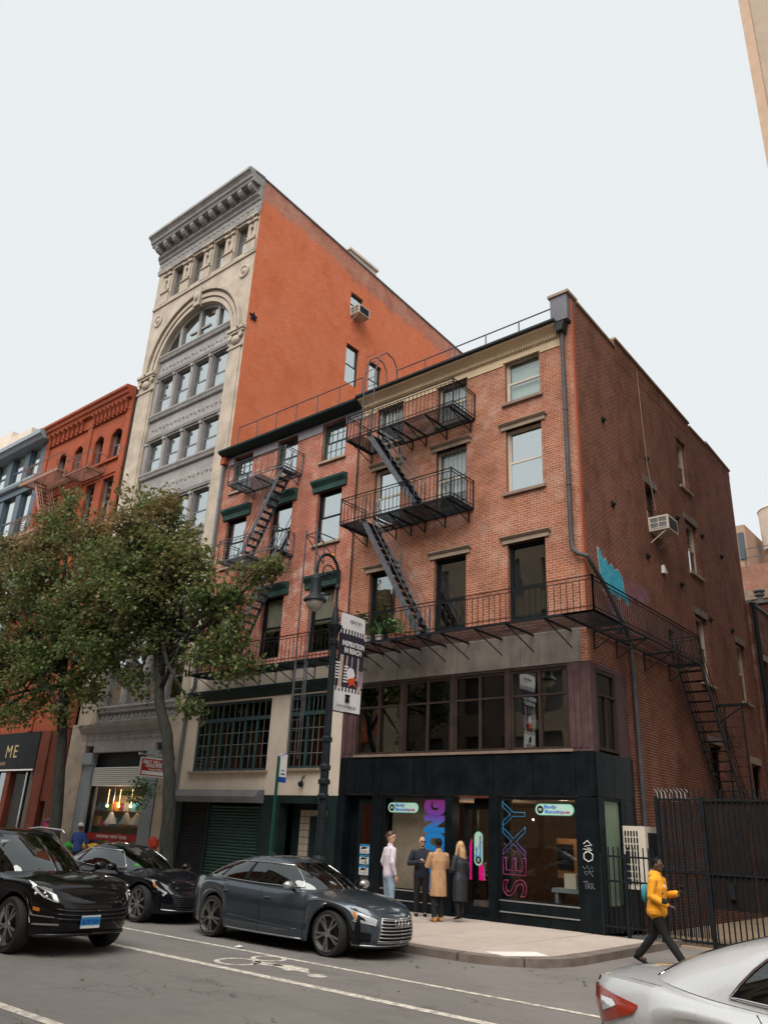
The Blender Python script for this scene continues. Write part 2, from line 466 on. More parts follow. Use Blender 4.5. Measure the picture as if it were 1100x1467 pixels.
wear = m.math('MULTIPLY', m.mr(m.noise(p, 9, 5, .7), .42, .62), .85)
m.principled(m.mix(wear, (.74, .68, .58), (.22, .20, .18)), .75)

# ------------------------------------------------------------------ ground
def structure(o): o['kind'] = 'structure'; return o
g = MB(); g.quad((-400, -400, 0), (400, -400, 0), (400, 400, 0), (-400, 400, 0))
structure(build('road', g, 'asphalt', fix=False))
ZS = .13
side = empty('sidewalk', (-14, -2.7, 0)); structure(side)
bed = MB()
arc = [(-60, .3), (-60, -5.2)] + [(-.1, -5.2)] + [(-.1 + 1.32 * math.sin(R(a)), -3.88 - 1.32 * math.cos(R(a))) for a in range(10, 91, 10)] + [(1.22, 1.2), (.3, 1.2), (.3, .3)]
bed.prism(arc, lambda q, k: (q[0], q[1], -.05 if k == 0 else ZS - .02))
build('bedding', bed, 'joint_grey', side)
rr = random.Random(3)
xs = [-12 + i * 1.68 for i in range(8)]
ys = [.02, -1.62, -3.36, -5.08]
def slab(x0, x1, y0, y1, dz=0):
    b = MB(); e = .015; z = ZS + dz
    b.add([(x0 + e, y0 + e, -.02), (x1 - e, y0 + e, -.02), (x1 - e, y1 - e, -.02), (x0 + e, y1 - e, -.02),
           (x0 + e, y0 + e, z - .004), (x1 - e, y0 + e, z - .004), (x1 - e, y1 - e, z - .004), (x0 + e, y1 - e, z - .004),
           (x0 + e + .006, y0 + e + .006, z), (x1 - e - .006, y0 + e + .006, z), (x1 - e - .006, y1 - e - .006, z), (x0 + e + .006, y1 - e - .006, z)],
          [(0, 1, 5, 4), (1, 2, 6, 5), (2, 3, 7, 6), (3, 0, 4, 7), (4, 5, 9, 8), (5, 6, 10, 9), (6, 7, 11, 10), (7, 4, 8, 11), (8, 9, 10, 11)])
    build('slab', b, 'pavement', side)
for i in range(len(xs) - 1):
    for j in range(3): slab(xs[i], xs[i + 1], ys[j + 1], ys[j], rr.uniform(-.003, .003))
for j in range(2): slab(-.24, 1.12, ys[j + 1], ys[j] + (0 if j else -.02), rr.uniform(-.003, .003))
b = MB()
cor = [(-.231, -5.07), (-.1, -5.07)] + [(-.1 + 1.19 * math.sin(R(a)), -3.88 - 1.19 * math.cos(R(a))) for a in range(10, 91, 10)] + [(1.09, -3.37), (-.231, -3.37)]
b.prism(cor, lambda q, k: (q[0], q[1], -.02 if k == 0 else ZS + .001)); build('slab', b, 'pavement', side)
b = MB()
for i in range(20):
    for j in range(3):
        x0 = -12 - 1.68 * (i + 1); b.box(x0 + .009, x0 + 1.671, ys[j + 1] + .009, ys[j] - .009, -.02, ZS)
build('far_slabs', b, 'pavement', side, kind='stuff')
b = MB(); b.prism([(.09, -4.83), (.62, -4.02), (1.02, -4.30), (.56, -5.02)], lambda q, k: (q[0], q[1], .05 if k == 0 else ZS + .006))
build('pale_pad', b, 'pad_pale', side, label='pale concrete pad set into the corner ramp')
# kerb stones
kerb = empty('kerb', (-10, -5.3, 0)); structure(kerb)
kb = MB(); kb.box(-.9, .9, -.145, .145, -.1, ZS - .004); kme = piece('kerb_stone', kb, 'kerb_granite')
for i in range(9): inst('kerb_stone', kme, kerb, (-1.06 - 1.82 * i, -5.235, rr.uniform(-.004, .002)))
kb = MB(); kb.box(-60, -16.6, -5.38, -5.09, -.1, ZS - .004); build('far_kerb', kb, 'kerb_granite', kerb, kind='stuff')
def arcstone(a0, a1):
    b = MB(); q = []
    n = 5
    for k in range(n + 1):
        a = R(a0 + (a1 - a0) * k / n); q.append((-.1 + 1.5 * math.sin(a), -3.88 - 1.5 * math.cos(a)))
    for k in range(n, -1, -1):
        a = R(a0 + (a1 - a0) * k / n); q.append((-.1 + 1.21 * math.sin(a), -3.88 - 1.21 * math.cos(a)))
    b.prism(q, lambda p, k: (p[0], p[1], -.1 if k == 0 else ZS - .002)); build('kerb_stone', b, 'kerb_granite', kerb)
arcstone(0, 43); arcstone(44, 89)
kb = MB(); kb.box(1.12, 1.41, -3.86, -2.1, -.1, ZS - .002); build('kerb_stone', kb, 'kerb_granite', kerb)
kb = MB(); kb.box(1.12, 1.41, -2.08, -.3, -.1, ZS + .003); build('kerb_stone', kb, 'kerb_granite', kerb)
kb = MB(); kb.box(1.12, 1.40, -.28, .85, -.1, ZS); build('kerb_stone', kb, 'kerb_granite', kerb)
# alley floor behind the gate
b = MB(); b.box(.05, 5.6, .75, 30, -.1, .035); structure(build('alley_ground', b, 'sand_ground'))
# opposite pavement (the photographer stands on it)
b = MB(); b.box(-60, 40, -22, -15.4, -.1, .13); structure(build('opposite_sidewalk', b, 'pavement'))
# painted lines
ln = empty('road_markings', (-2, -9, 0)); structure(ln)
def line(y0, y1, x0=-45, x1=30):
    b = MB(); n = 40
    b.grid([[(x0 + (x1 - x0) * i / n, y, .004) for i in range(n + 1)] for y in (y0, y1)]); build('lane_line', b, 'road_paint', ln, fix=False)
line(-7.76, -7.66); line(-9.26, -9.1); line(-12.98, -12.84)
# bicycle symbol, laid flat in the bike lane
b = MB()
def ring(cx, cy, r, w, n=24, sx=1.6):
    b.grid([[(cx + sx * rr_ * math.cos(2 * math.pi * k / n), cy + rr_ * math.sin(2 * math.pi * k / n), .0045) for k in range(n + 1)] for rr_ in (r - w, r)])
def strip(p, q, w=.1):
    p = Vector((*p, .0045)); q = Vector((*q, .0045)); d = (q - p).normalized(); s = Vector((-d.y, d.x, 0)) * w / 2
    b.quad(tuple(p - s), tuple(q - s), tuple(q + s), tuple(p + s))
ring(-2.05, -8.62, .36, .09, sx=1.05); ring(-2.02, -7.98, .29, .08, sx=1.05)
strip((-1.95, -8.38), (-1.45, -8.30), .13); strip((-1.75, -8.55), (-1.30, -8.22), .16); strip((-1.45, -8.35), (-.95, -8.5), .15)
b.add([(-1.35, -8.15, .0046), (-1.28, -8.40, .0046), (-.62, -8.48, .0046), (-.95, -8.16, .0046)], [(0, 1, 2, 3)])
ring(-.42, -8.52, .13, .13, sx=1.2)
build('bicycle_symbol', b, 'road_paint', ln, fix=False)

# ------------------------------------------------------------------ building kit
def FR(y0): return lambda u, d, z: (u, y0 + d, z)
def SD(x0): return lambda u, d, z: (x0 - d, u, z)
def wall(mb, u0, u1, z0, z1, holes, dep=.28, d=0.0, reveal=True):
    us = sorted({u0, u1, *[h[0] for h in holes], *[h[1] for h in holes]}); zs = sorted({z0, z1, *[h[2] for h in holes], *[h[3] for h in holes]})
    us = [u for u in us if u0 <= u <= u1]; zs = [z for z in zs if z0 <= z <= z1]
    for i in range(len(us) - 1):
        for j in range(len(zs) - 1):
            cu, cz = (us[i] + us[i + 1]) / 2, (zs[j] + zs[j + 1]) / 2
            if any(h[0] < cu < h[1] and h[2] < cz < h[3] for h in holes): continue
            mb.quad((us[i], d, zs[j]), (us[i + 1], d, zs[j]), (us[i + 1], d, zs[j + 1]), (us[i], d, zs[j + 1]))
    if reveal:
        for h in holes:
            if len(h) > 4: continue
            a, b_, c, e = h[:4]
            mb.quad((a, d, c), (a, d + dep, c), (a, d + dep, e), (a, d, e)); mb.quad((b_, d, c), (b_, d, e), (b_, d + dep, e), (b_, d + dep, c))
            mb.quad((a, d, e), (a, d + dep, e), (b_, d + dep, e), (b_, d, e)); mb.quad((a, d, c), (b_, d, c), (b_, d + dep, c), (a, d + dep, c))
def profile(mb, u0, u1, prof):
    """moulding: prof of (d, z) pairs, run along u"""
    mb.prism(prof, lambda q, k: (u0 if k == 0 else u1, q[0], q[1]))
def window(par, fr, u0, u1, z0, z1, fm='black_frame', gm='glass', d=.13, fw=.055, mid=.5, mun=(1, 1), blind=None, blow=0.0, lintel=None, sill=None, guard=None, single_=False, label=None):
    """a sash window: frame with its sashes as the part; panes, lintel, sill, blind as sub-parts"""
    w = MB(fr); zm = z0 + (z1 - z0) * mid
    e = .004
    w.box(u0 + e, u0 + fw, d, d + .1, z0 + e, z1 - e); w.box(u1 - fw, u1 - e, d, d + .1, z0 + e, z1 - e)
    w.box(u0 + fw, u1 - fw, d + .002, d + .098, z1 - fw, z1 - e); w.box(u0 + fw, u1 - fw, d - .003, d + .098, z0 + e, z0 + fw * 1.3)
    halves = [(z0 + fw * 1.3, z1 - fw, d + .05)] if single_ else [(z0 + fw * 1.3, zm, d + .03), (zm, z1 - fw, d + .065)]
    if not single_: w.box(u0 + fw, u1 - fw, d + .012, d + .09, zm - .03, zm + .03)
    a, b_ = u0 + fw, u1 - fw
    for (c, t, dd) in halves:
        s = .032
        w.box(a, a + s, dd - .015, dd + .02, c, t); w.box(b_ - s, b_, dd - .015, dd + .02, c, t)
        w.box(a + s, b_ - s, dd - .013, dd + .018, t - s, t - .001); w.box(a + s, b_ - s, dd - .013, dd + .018, c + .001, c + s)
        for i in range(1, mun[0]): x = a + (b_ - a) * i / mun[0]; w.box(x - .011, x + .011, dd - .011, dd + .016, c + s, t - s)
        for i in range(1, mun[1]): x = c + (t - c) * i / mun[1]; w.box(a + s, b_ - s, dd - .009, dd + .014, x - .011, x + .011)
    o = build('window', w, fm, par, label=label)
    for (c, t, dd) in halves:
        p = MB(fr); p.box(a + .02, b_ - .02, dd, dd + .005, c + .02, t - .02); build('pane', p, gm, o)
    if blind:
        p = MB(fr); zz = z0 + (z1 - z0) * blow; n = 9
        p.grid([[(a + (b_ - a) * i / n, d + .16 + (.006 if i % 2 else 0), z) for i in range(n + 1)] for z in (zz, z1 - .03)])
        build('blind', p, blind, o, fix=False)
    if lintel: lintel(o, fr, u0, u1, z1)
    if sill: sill(o, fr, u0, u1, z0)
    if guard:
        p = MB(fr); n = 8
        for i in range(n): x = u0 + .04 + (u1 - u0 - .08) * i / (n - 1); p.bar((x, .03, z0 + .05), (x, .03, z0 + (z1 - z0) * guard), .014)
        for zz in (.08, guard * .5, guard - .04): p.bar((u0 + .01, .03, z0 + (z1 - z0) * zz), (u1 - .01, .03, z0 + (z1 - z0) * zz), .02)
        build('guard_bars', p, 'iron_black', o)
    return o
def lint_stone(m, ex=.14, h=.2):
    def f(o, fr, u0, u1, z):
        b = MB(fr); b.box(u0 - ex, u1 + ex, -.055, .1, z, z + h - .07); build('lintel', b, m, o)
        b = MB(fr); profile(b, u0 - ex - .05, u1 + ex + .05, [(.08, z + h - .07), (-.09, z + h - .07), (-.15, z + h - .02), (-.15, z + h), (.08, z + h + .04)]); build('lintel_cap', b, m, o)
    return f
def lint_green(o, fr, u0, u1, z):
    b = MB(fr); profile(b, u0 - .22, u1 + .22, [(.05, z - .02), (-.07, z - .02), (-.09, z + .16), (-.22, z + .3), (-.24, z + .38), (.05, z + .44)]); build('lintel', b, 'green_paint', o)
def lint_flat(m, h=.24, ex=.12, pr=.02):
    def f(o, fr, u0, u1, z):
        b = MB(fr); b.box(u0 - ex, u1 + ex, -pr, .1, z + .002, z + h); build('lintel', b, m, o)
    return f
def sill_(m, ex=.09, h=.1, pr=.09):
    def f(o, fr, u0, u1, z):
        b = MB(fr); profile(b, u0 - ex, u1 + ex, [(.12, z - h), (-pr, z - h), (-pr, z - .015), (.12, z + .003)]); build('sill', b, m, o)
    return f
def interior(par, x0, x1, y0, y1, floors, m='room_dark'):
    b = MB()
    b.quad((x0, y1, floors[0]), (x1, y1, floors[0]), (x1, y1, floors[-1]), (x0, y1, floors[-1]))
    for x in (x0, x1): b.quad((x, y0, floors[0]), (x, y1, floors[0]), (x, y1, floors[-1]), (x, y0, floors[-1]))
    for z in floors: b.quad((x0, y0, z), (x1, y0, z), (x1, y1, z), (x0, y1, z))
    return build('interior', b, m, par, fix=False)
def drain(par, pts, r, m, name='downpipe', straps=()):
    b = MB(); b.tube(pts, r, 10)
    for (x, y, z) in straps: b.lathe([(r * 1.25, -.03), (r * 1.25, .03)], (x, y, z), 10)
    return build(name, b, m, par, smooth=True, angle=50)
# ================================================================== corner brick building (boutique)
B = empty('brick_building', (-4, 0, 0), 'four storey corner brick building with cream cornice and black stone boutique front', 'building')
f0 = FR(0); sB = SD(0)
colsB = [(-7.32, -6.22), (-4.80, -3.66), (-2.28, -1.10)]
flB = [(14.08, 15.56), (11.16, 13.17), (7.36, 9.6)]
holes = [(a, b, c, d) for a, b in colsB for c, d in flB]
mb = MB(f0); wall(mb, -8.05, 0, 6.97, 16.02, holes)
build('front_wall', mb, 'brick_b', B, fix=False)
side_w = [(7.92, 8.86, 13.8, 15.74), (4.62, 5.48, 11.18, 12.68), (8.02, 9.12, 10.66, 12.56), (8.04, 9.12, 6.96, 9.2), (12.12, 13.1, 6.92, 9.06), (5.46, 5.98, 7.74, 8.12), (8.1, 9.2, 3.3, 5.05), (12.3, 13.3, 2.6, 4.8)]
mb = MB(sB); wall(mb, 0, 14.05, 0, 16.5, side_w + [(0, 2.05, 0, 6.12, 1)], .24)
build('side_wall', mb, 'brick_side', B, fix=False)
mb = MB(); mb.quad((-8.05, 14.05, 0), (0, 14.05, 0), (0, 14.05, 16.5), (-8.05, 14.05, 16.5)); mb.quad((-8.05, .0, 6.97), (-8.05, 14.05, 6.97), (-8.05, 14.05, 16.42), (-8.05, 0, 16.42))
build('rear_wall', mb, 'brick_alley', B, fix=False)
mb = MB(); mb.box(-8.05, -.31, .01, 14.0, 15.95, 16.05); build('roof', mb, 'roof_tar', B)
interior(B, -7.95, -.35, .3, 4.5, [3.98, 6.2, 10.2, 13.6, 15.9])
mb = MB(); mb.quad((-4.5, 3, 3.9), (-4.5, 13.9, 3.9), (-4.5, 13.9, 16), (-4.5, 3, 16)); build('party_wall', mb, 'room_dark', B, fix=False)
# windows, front
st = lint_stone('stone_trim'); sl = sill_('brown_sill')
window(B, f0, *colsB[2], *flB[0], 'cream_frame', 'glass', mid=.47, blind='blind_mint', sill=sl)
window(B, f0, *colsB[1], *flB[0], 'cream_frame', 'glass', blind='blind_white', guard=1.0, sill=sl)
window(B, f0, *colsB[0], *flB[0], 'cream_frame', 'glass', blind='blind_white', blow=.4, mun=(3, 1), guard=.95, sill=sl)
window(B, f0, *colsB[2], *flB[1], 'cream_frame', 'glass_bright', mid=.48, sill=sl, lintel=st, blind='curtain_beige', blow=.05)
window(B, f0, *colsB[1], *flB[1], 'cream_frame', 'glass', lintel=st, sill=sl, guard=1.0, blind='blind_white', blow=.3)
window(B, f0, *colsB[0], *flB[1], 'cream_frame', 'glass_bright', lintel=st, sill=sl)
for k in (2, 1, 0): window(B, f0, *colsB[k], *flB[2], 'black_frame', 'glass_mid', fw=.10, mid=.42, lintel=st)
# stone band over the shop windows
for i, (a, b) in enumerate([(-8.04, -6.0), (-5.99, -4.05), (-4.04, -1.9), (-1.89, -.17)]):
    mb = MB(f0); mb.box(a, b, -.06, .1, 6.13, 6.975); build('band_stone', mb, 'concrete_band', B)
mb = MB(f0); mb.box(-.168, .012, -.055, .1, 6.13, 6.975); build('corner_quoin', mb, 'brick_b', B)
# cream cornice with dentils, gutter, corner parapet
mb = MB(f0); mb.box(-8.03, -.40, -.03, .05, 15.5, 15.70)
for a, b in ((-8.03, -7.36), (-6.18, -4.84), (-3.62, -2.32), (-1.06, -.40)): mb.box(a, b, -.028, .05, 15.42, 15.498)
profile(mb, -8.04, -.38, [(.05, 15.82), (-.10, 15.82), (-.14, 15.86), (-.24, 15.93), (-.34, 15.97), (-.36, 16.015), (.05, 16.015)])
cor = build('cornice', mb, 'cream_paint', B)
mb = MB(f0); mb.box(-8.02, -.41, -.055, .05, 15.701, 15.818); build('bed_mould', mb, 'cream_paint', cor)
mb = MB(f0)
for i in range(84): x = -7.98 + i * .09; mb.box(x, x + .05, -.125, -.05, 15.715, 15.81)
build('dentils', mb, 'cream_paint', cor, kind='stuff')
mb = MB(f0); profile(mb, -8.05, -.36, [(.02, 16.018), (-.40, 16.018), (-.46, 16.04), (-.46, 16.11), (-.36, 16.13), (.02, 16.13)]); build('gutter', mb, 'gutter', B)
mb = MB(); mb.box(-.56, -.02, -.22, .3, 16.13, 17.0); build('parapet_pier', mb, 'lead', B)
mb = MB(); mb.box(-.62, .05, -.27, .36, 17.0, 17.09); build('coping', mb, 'stone_trim', B)
def parapet(y0, y1, z0a, z0b, m='brick_side', dx=0):
    b = MB(); b.add([(-.3, y0, 16.35), (dx, y0, 16.35), (dx, y1, 16.35), (-.3, y1, 16.35), (-.3, y0, z0a), (dx, y0, z0a), (dx, y1, z0b), (-.3, y1, z0b)],
          [(0, 3, 2, 1), (4, 5, 6, 7), (0, 1, 5, 4), (1, 2, 6, 5), (2, 3, 7, 6), (3, 0, 4, 7)]); build('parapet', b, m, B)
    b = MB(); b.add([(-.36, y0, z0a), (dx + .06, y0, z0a), (dx + .06, y1, z0b), (-.36, y1, z0b), (-.36, y0, z0a + .07), (dx + .06, y0, z0a + .07), (dx + .06, y1, z0b + .07), (-.36, y1, z0b + .07)],
          [(0, 3, 2, 1), (4, 5, 6, 7), (0, 1, 5, 4), (1, 2, 6, 5), (2, 3, 7, 6), (3, 0, 4, 7)]); build('coping', b, 'stone_trim', B)
parapet(.31, 2.95, 16.92, 16.78, dx=.005); parapet(2.96, 9.45, 17.12, 16.88, dx=.008); parapet(9.46, 11.2, 16.76, 16.74, dx=.005); parapet(11.21, 14.05, 16.84, 16.66, dx=.008)
mb = MB(); mb.box(-.02, .022, -.012, .13, 6.98, 16.9); build('corner_strip', mb, 'corner_paint', B)
# leader head and downpipe that turns the corner
mb = MB(); mb.prism([(-.17, 16.0), (.17, 16.0), (.10, 15.72), (-.10, 15.72)], lambda q, k: (-.26 + q[0], -.34 if k == 0 else -.05, q[1])); build('leader_head', mb, 'gutter', B)
drain(B, [(-.26, -.15, 15.74), (-.27, -.13, 14), (-.27, -.13, 9.3), (-.24, -.13, 9.05), (-.08, -.16, 8.88), (.14, -.10, 8.80), (.16, .15, 8.62), (.16, .8, 8.25), (.16, 2.0, 7.3), (.13, 2.3, 7.0), (.13, 2.35, 6.5), (.13, 2.4, .2)], .06, 'pipe_dark', straps=[(-.27, -.13, 13.2), (-.27, -.13, 10.9), (.13, 2.4, 5), (.13, 2.4, 3)])
# windows, side
fl = lint_flat('concrete_band'); sl2 = sill_('stone_trim')
window(B, sB, *side_w[0], 'cream_frame', 'glass', sill=sl2)
window(B, sB, *side_w[1], 'brown_frame', 'glass', lintel=fl)
window(B, sB, *side_w[2], 'cream_frame', 'glass', lintel=fl, sill=sl2)
window(B, sB, *side_w[3], 'cream_frame', 'glass', lintel=fl, sill=sl2, mid=.55)
window(B, sB, *side_w[4], 'cream_frame', 'glass', lintel=fl, sill=sl2)
window(B, sB, *side_w[5], 'black_frame', 'glass_dark', single_=True)
window(B, sB, *side_w[6], 'black_frame', 'glass_dark', lintel=fl)
window(B, sB, *side_w[7], 'black_frame', 'glass_dark', lintel=lint_flat('stone_trim'))
# tie-rod anchor plates on the side wall
ap = MB(); ap.lathe([(.10, -.02), (.10, .02), (.05, .05), (.03, .09)], (0, 0, 0), 8, 'x'); apm = piece('anchor_plate', ap, 'iron_black')
for y, z in ((1.7, 13.6), (4.9, 13.6), (2.0, 11.0), (4.3, 10.1), (7.2, 12.3), (9.6, 12.4), (7.0, 9.9), (9.5, 9.3), (11.6, 12.2), (11.8, 9.4)): inst('anchor_plate', apm, B, (.025, y, z))
mb = MB(); mb.tube([(.05, 4.62, 16.75), (.05, 4.7, 14.8), (.05, 4.85, 13.2), (.05, 5.2, 11.9)], .013, 6); build('cable', mb, 'stone_trim', B)
mb = MB(); mb.prism([(0, 0), (.26, .03), (.02, .26)], lambda q, k: (.01 + .1 * k, 5.35 + q[0], 9.85 + q[1])); build('floodlight', mb, 'white_paint', B)
# ---- upper shop windows (second level)
def shopwin(u0, u1, dark, lab=None):
    w = MB(f0); d = -.02; um = (u0 + u1) / 2
    for a, b in ((u0, u0 + .06), (um - .04, um + .04), (u1 - .06, u1)): w.box(a, b, d, .10, 4.05, 6.05)
    for a, b in ((u0 + .06, um - .04), (um + .04, u1 - .06)):
        w.box(a, b, d + .004, .096, 5.98, 6.05); w.box(a, b, d + .004, .096, 4.05, 4.12); w.box(a, b, d + .004, .096, 5.37, 5.42)
    o = build('shop_window', w, 'brown_frame', B, label=lab)
    for a, b in ((u0 + .06, um - .04), (um + .04, u1 - .06)):
        for c, e in ((4.12, 5.37), (5.42, 5.98)):
            p = MB(f0); p.box(a, b, .04, .046, c, e); build('pane', p, 'glass_dark' if dark else 'glass_mid', o)
shopwin(-7.49, -5.83, False); shopwin(-5.71, -4.09, True); shopwin(-3.98, -2.36, True); shopwin(-2.22, -.57, False)
for a, b in ((-5.829, -5.711), (-4.089, -3.981), (-2.359, -2.221)): mb = MB(f0); mb.box(a, b, -.05, .12, 4.05, 6.05); build('mullion', mb, 'brown_frame', B)
mb = MB(f0); mb.box(-7.55, -.5, -.045, .12, 6.051, 6.129); build('head_beam', mb, 'brown_frame', B)
mb = MB(f0); mb.box(-8.05, -7.49, -.05, .15, 3.99, 6.128); mb.box(-7.95, -7.86, -.075, -.05, 4.1, 6.0); mb.box(-7.7, -7.6, -.075, -.05, 4.1, 6.0); build('timber_pilaster', mb, 'plum_wood', B)
mb = MB(); mb.box(-.57, -.02, -.05, .24, 3.99, 6.13)
for a, b in ((-.5, -.42), (-.34, -.26), (-.17, -.08)): mb.box(a, b, -.072, -.05, 4.08, 6.02)
mb.box(-.02, .02, -.045, .24, 3.99, 6.129); build('timber_pilaster', mb, 'plum_wood', B)
mb = MB(f0); mb.box(-7.5, -.5, -.10, .12, 3.985, 4.05); build('window_ledge', mb, 'brown_sill', B)
# side return of the shop
w = MB(sB); w.box(.26, .32, -.02, .1, 4.05, 6.0); w.box(1.28, 1.4, -.02, .1, 4.05, 6.0); w.box(.32, 1.28, -.018, .1, 5.9, 6.0); w.box(.32, 1.28, -.018, .1, 4.05, 4.12); w.box(.32, 1.28, -.018, .1, 5.35, 5.41); w.box(.78, .82, -.016, .1, 4.12, 5.35)
o = build('shop_window', w, 'brown_frame', B)
for a, b, c, e in ((.32, .78, 4.12, 5.35), (.82, 1.28, 4.12, 5.35), (.32, 1.28, 5.41, 5.9)):
    p = MB(sB); p.box(a, b, .04, .046, c, e); build('pane', p, 'glass_green', o)
mb = MB(sB); mb.box(1.4, 2.05, -.02, .1, 3.99, 6.13); mb.box(.24, 1.4, -.03, .1, 6.0, 6.13); build('plum_boards', mb, 'plum_wood', B)
# ---- black stone fascia panels
px = [-8.05, -7.78, -6.74, -6.41, -5.28, -4.13, -2.75, -1.61, -.48, .03]
mb = MB(f0); mb.box(-8.04, 0, -.02, .1, 2.96, 3.985); build('fascia_backing', mb, 'joint_grey', B)
for i in range(len(px) - 1):
    mb = MB(f0); mb.box(px[i] + .008, px[i + 1] - .008, -.055, -.018, 2.985, 3.975); build('stone_panel', mb, 'granite_black', B)
mb = MB(sB); mb.box(.0, 2.05, -.02, .1, .13, .60); build('side_bulkhead', mb, 'granite_black', B)
mb = MB(sB); mb.box(0, 2.05, -.02, .1, 2.96, 3.985); build('fascia_backing', mb, 'joint_grey', B)
for a, b in ((-.02, .9), (.916, 2.05)):
    mb = MB(sB); mb.box(a, b, -.055, -.021, 2.985, 3.975); build('stone_panel', mb, 'granite_black', B)
mb = MB(sB); mb.box(-.02, .3, -.05, .1, .14, 2.98); build('stone_pier', mb, 'granite_black', B)
mb = MB(sB); mb.box(1.22, 2.05, -.05, .1, .14, 2.98); build('stone_pier', mb, 'granite_black', B)
for q in (.601, 2.9): mb = MB(sB); mb.box(.3, 1.22, -.03, .1, q, q + .059); build('window_rail', mb, 'black_frame', B)
mb = MB(sB); mb.box(.3, 1.22, .02, .026, .67, 2.9); build('side_pane', mb, 'glass_shop', B)
mb = MB(sB); mb.box(.3, 1.22, .035, .039, .67, 2.9); build('frosted_film', mb, 'frosted', B)
# ---- ground floor shop front
for a, b in ((-8.05, -7.78), (-6.74, -6.36), (-4.22, -4.02), (-2.9, -2.62), (-.5, .028)):
    mb = MB(f0); mb.box(a, b, -.05, .3, .14, 2.955); build('stone_pier', mb, 'granite_black', B)
for a, b in ((-6.36, -4.22), (-2.62, -.5)):
    mb = MB(f0); mb.box(a, b, -.02, .28, .14, .60); bk = build('bulkhead', mb, 'granite_black', B)
    mb = MB(f0); mb.box(a + .02, b - .02, -.05, -.021, .36, .385); build('metal_strip', mb, 'aluminium', bk)
    w = MB(f0); w.box(a, b, 0, .08, .601, .66); w.box(a, b, 0, .08, 2.88, 2.955); w.box(a, a + .05, .002, .078, .66, 2.88); w.box(b - .05, b, .002, .078, .66, 2.88)
    o = build('display_window', w, 'black_frame', B)
    p = MB(f0); p.box(a + .05, b - .05, .03, .038, .66, 2.88); build('pane', p, 'glass_shop', o)
    p = MB(f0); p.box(a, b, -.03, -.001, .602, .63); build('metal_edge', p, 'aluminium', o)
# entrance with glass door, recessed
mb = MB(f0); mb.box(-4.02, -2.9, 1.0, 1.08, 2.8, 2.955); mb.box(-4.02, -3.86, .9, .98, .2, 2.8); mb.box(-3.0, -2.9, .9, .98, .2, 2.8); build('door_surround', mb, 'granite_black', B)
def door(par, a, b, y, z0=.2, z1=2.8, m='black_frame', g='glass_shop'):
    w = MB(f0); w.box(a, a + .13, y, y + .05, z0, z1); w.box(b - .13, b, y, y + .05, z0, z1); w.box(a + .13, b - .13, y + .002, y + .048, z1 - .15, z1); w.box(a + .13, b - .13, y + .002, y + .048, z0, z0 + .2)
    o = build('door', w, m, par); p = MB(f0); p.box(a + .13, b - .13, y + .02, y + .028, z0 + .2, z1 - .15); build('pane', p, g, o)
    h = MB(); h.tube([(b - .2, y, 1.0), (b - .2, y - .06, 1.02), (b - .2, y - .06, 1.38), (b - .2, y, 1.4)], .014, 6); build('handle', h, 'aluminium', o); return o
shop_door = door(B, -3.86, -3.0, .30)
mb = MB(f0); mb.box(-4.02, -2.9, .02, .98, .13, .2); build('door_step', mb, 'granite_black', B)
# residents' entrance on the left
mb = MB(f0); mb.box(-7.78, -6.74, .9, .98, .14, 2.955); build('entry_back', mb, 'granite_black', B)
side_door = door(B, -7.35, -6.76, .10, .16, 2.85, 'black_frame', 'glass')
mb = MB(f0); mb.box(-7.78, -7.35, .30, .38, .14, 2.955); build('entry_side_panel', mb, 'granite_black', B)
# shop interior
b = MB(); b.quad((-7.9, 5.5, .1), (-.3, 5.5, .1), (-.3, 5.5, 2.95), (-7.9, 5.5, 2.95)); b.quad((-7.9, .4, 2.94), (-.3, .4, 2.94), (-.3, 5.5, 2.94), (-7.9, 5.5, 2.94)); b.quad((-7.9, .3, .16), (-.3, .3, .16), (-.3, 5.5, .16), (-7.9, 5.5, .16))
b.quad((-.3, 1.35, .1), (-.3, 5.5, .1), (-.3, 5.5, 2.95), (-.3, 1.35, 2.95)); b.quad((-7.9, .5, .1), (-7.9, 5.5, .1), (-7.9, 5.5, 2.95), (-7.9, .5, 2.95))
build('shop_room', b, 'room_brown', B, fix=False)
b = MB(f0); b.box(-6.34, -4.24, .40, .44, .3, 2.93); build('display_screen_wall', b, 'stone_trim', B)

def shop_lamp(x, y, z, watts, lab):
    d_ = bpy.data.lights.new('shop_lamp', 'POINT'); d_.energy = watts; d_.color = (1, .80, .58); d_.shadow_soft_size = .06
    o = bpy.data.objects.new('shop_lamp', d_); col.objects.link(o); o.location = (x, y, z)
shop_lamp(-1.3, .9, 2.6, 9, ''); shop_lamp(-20.2, .5, 2.75, 5, ''); shop_lamp(-19.0, .5, 2.75, 5, ''); shop_lamp(-5.3, 2.6, 2.5, 8, ''); shop_lamp(-3.4, 2.2, 2.5, 5, '')
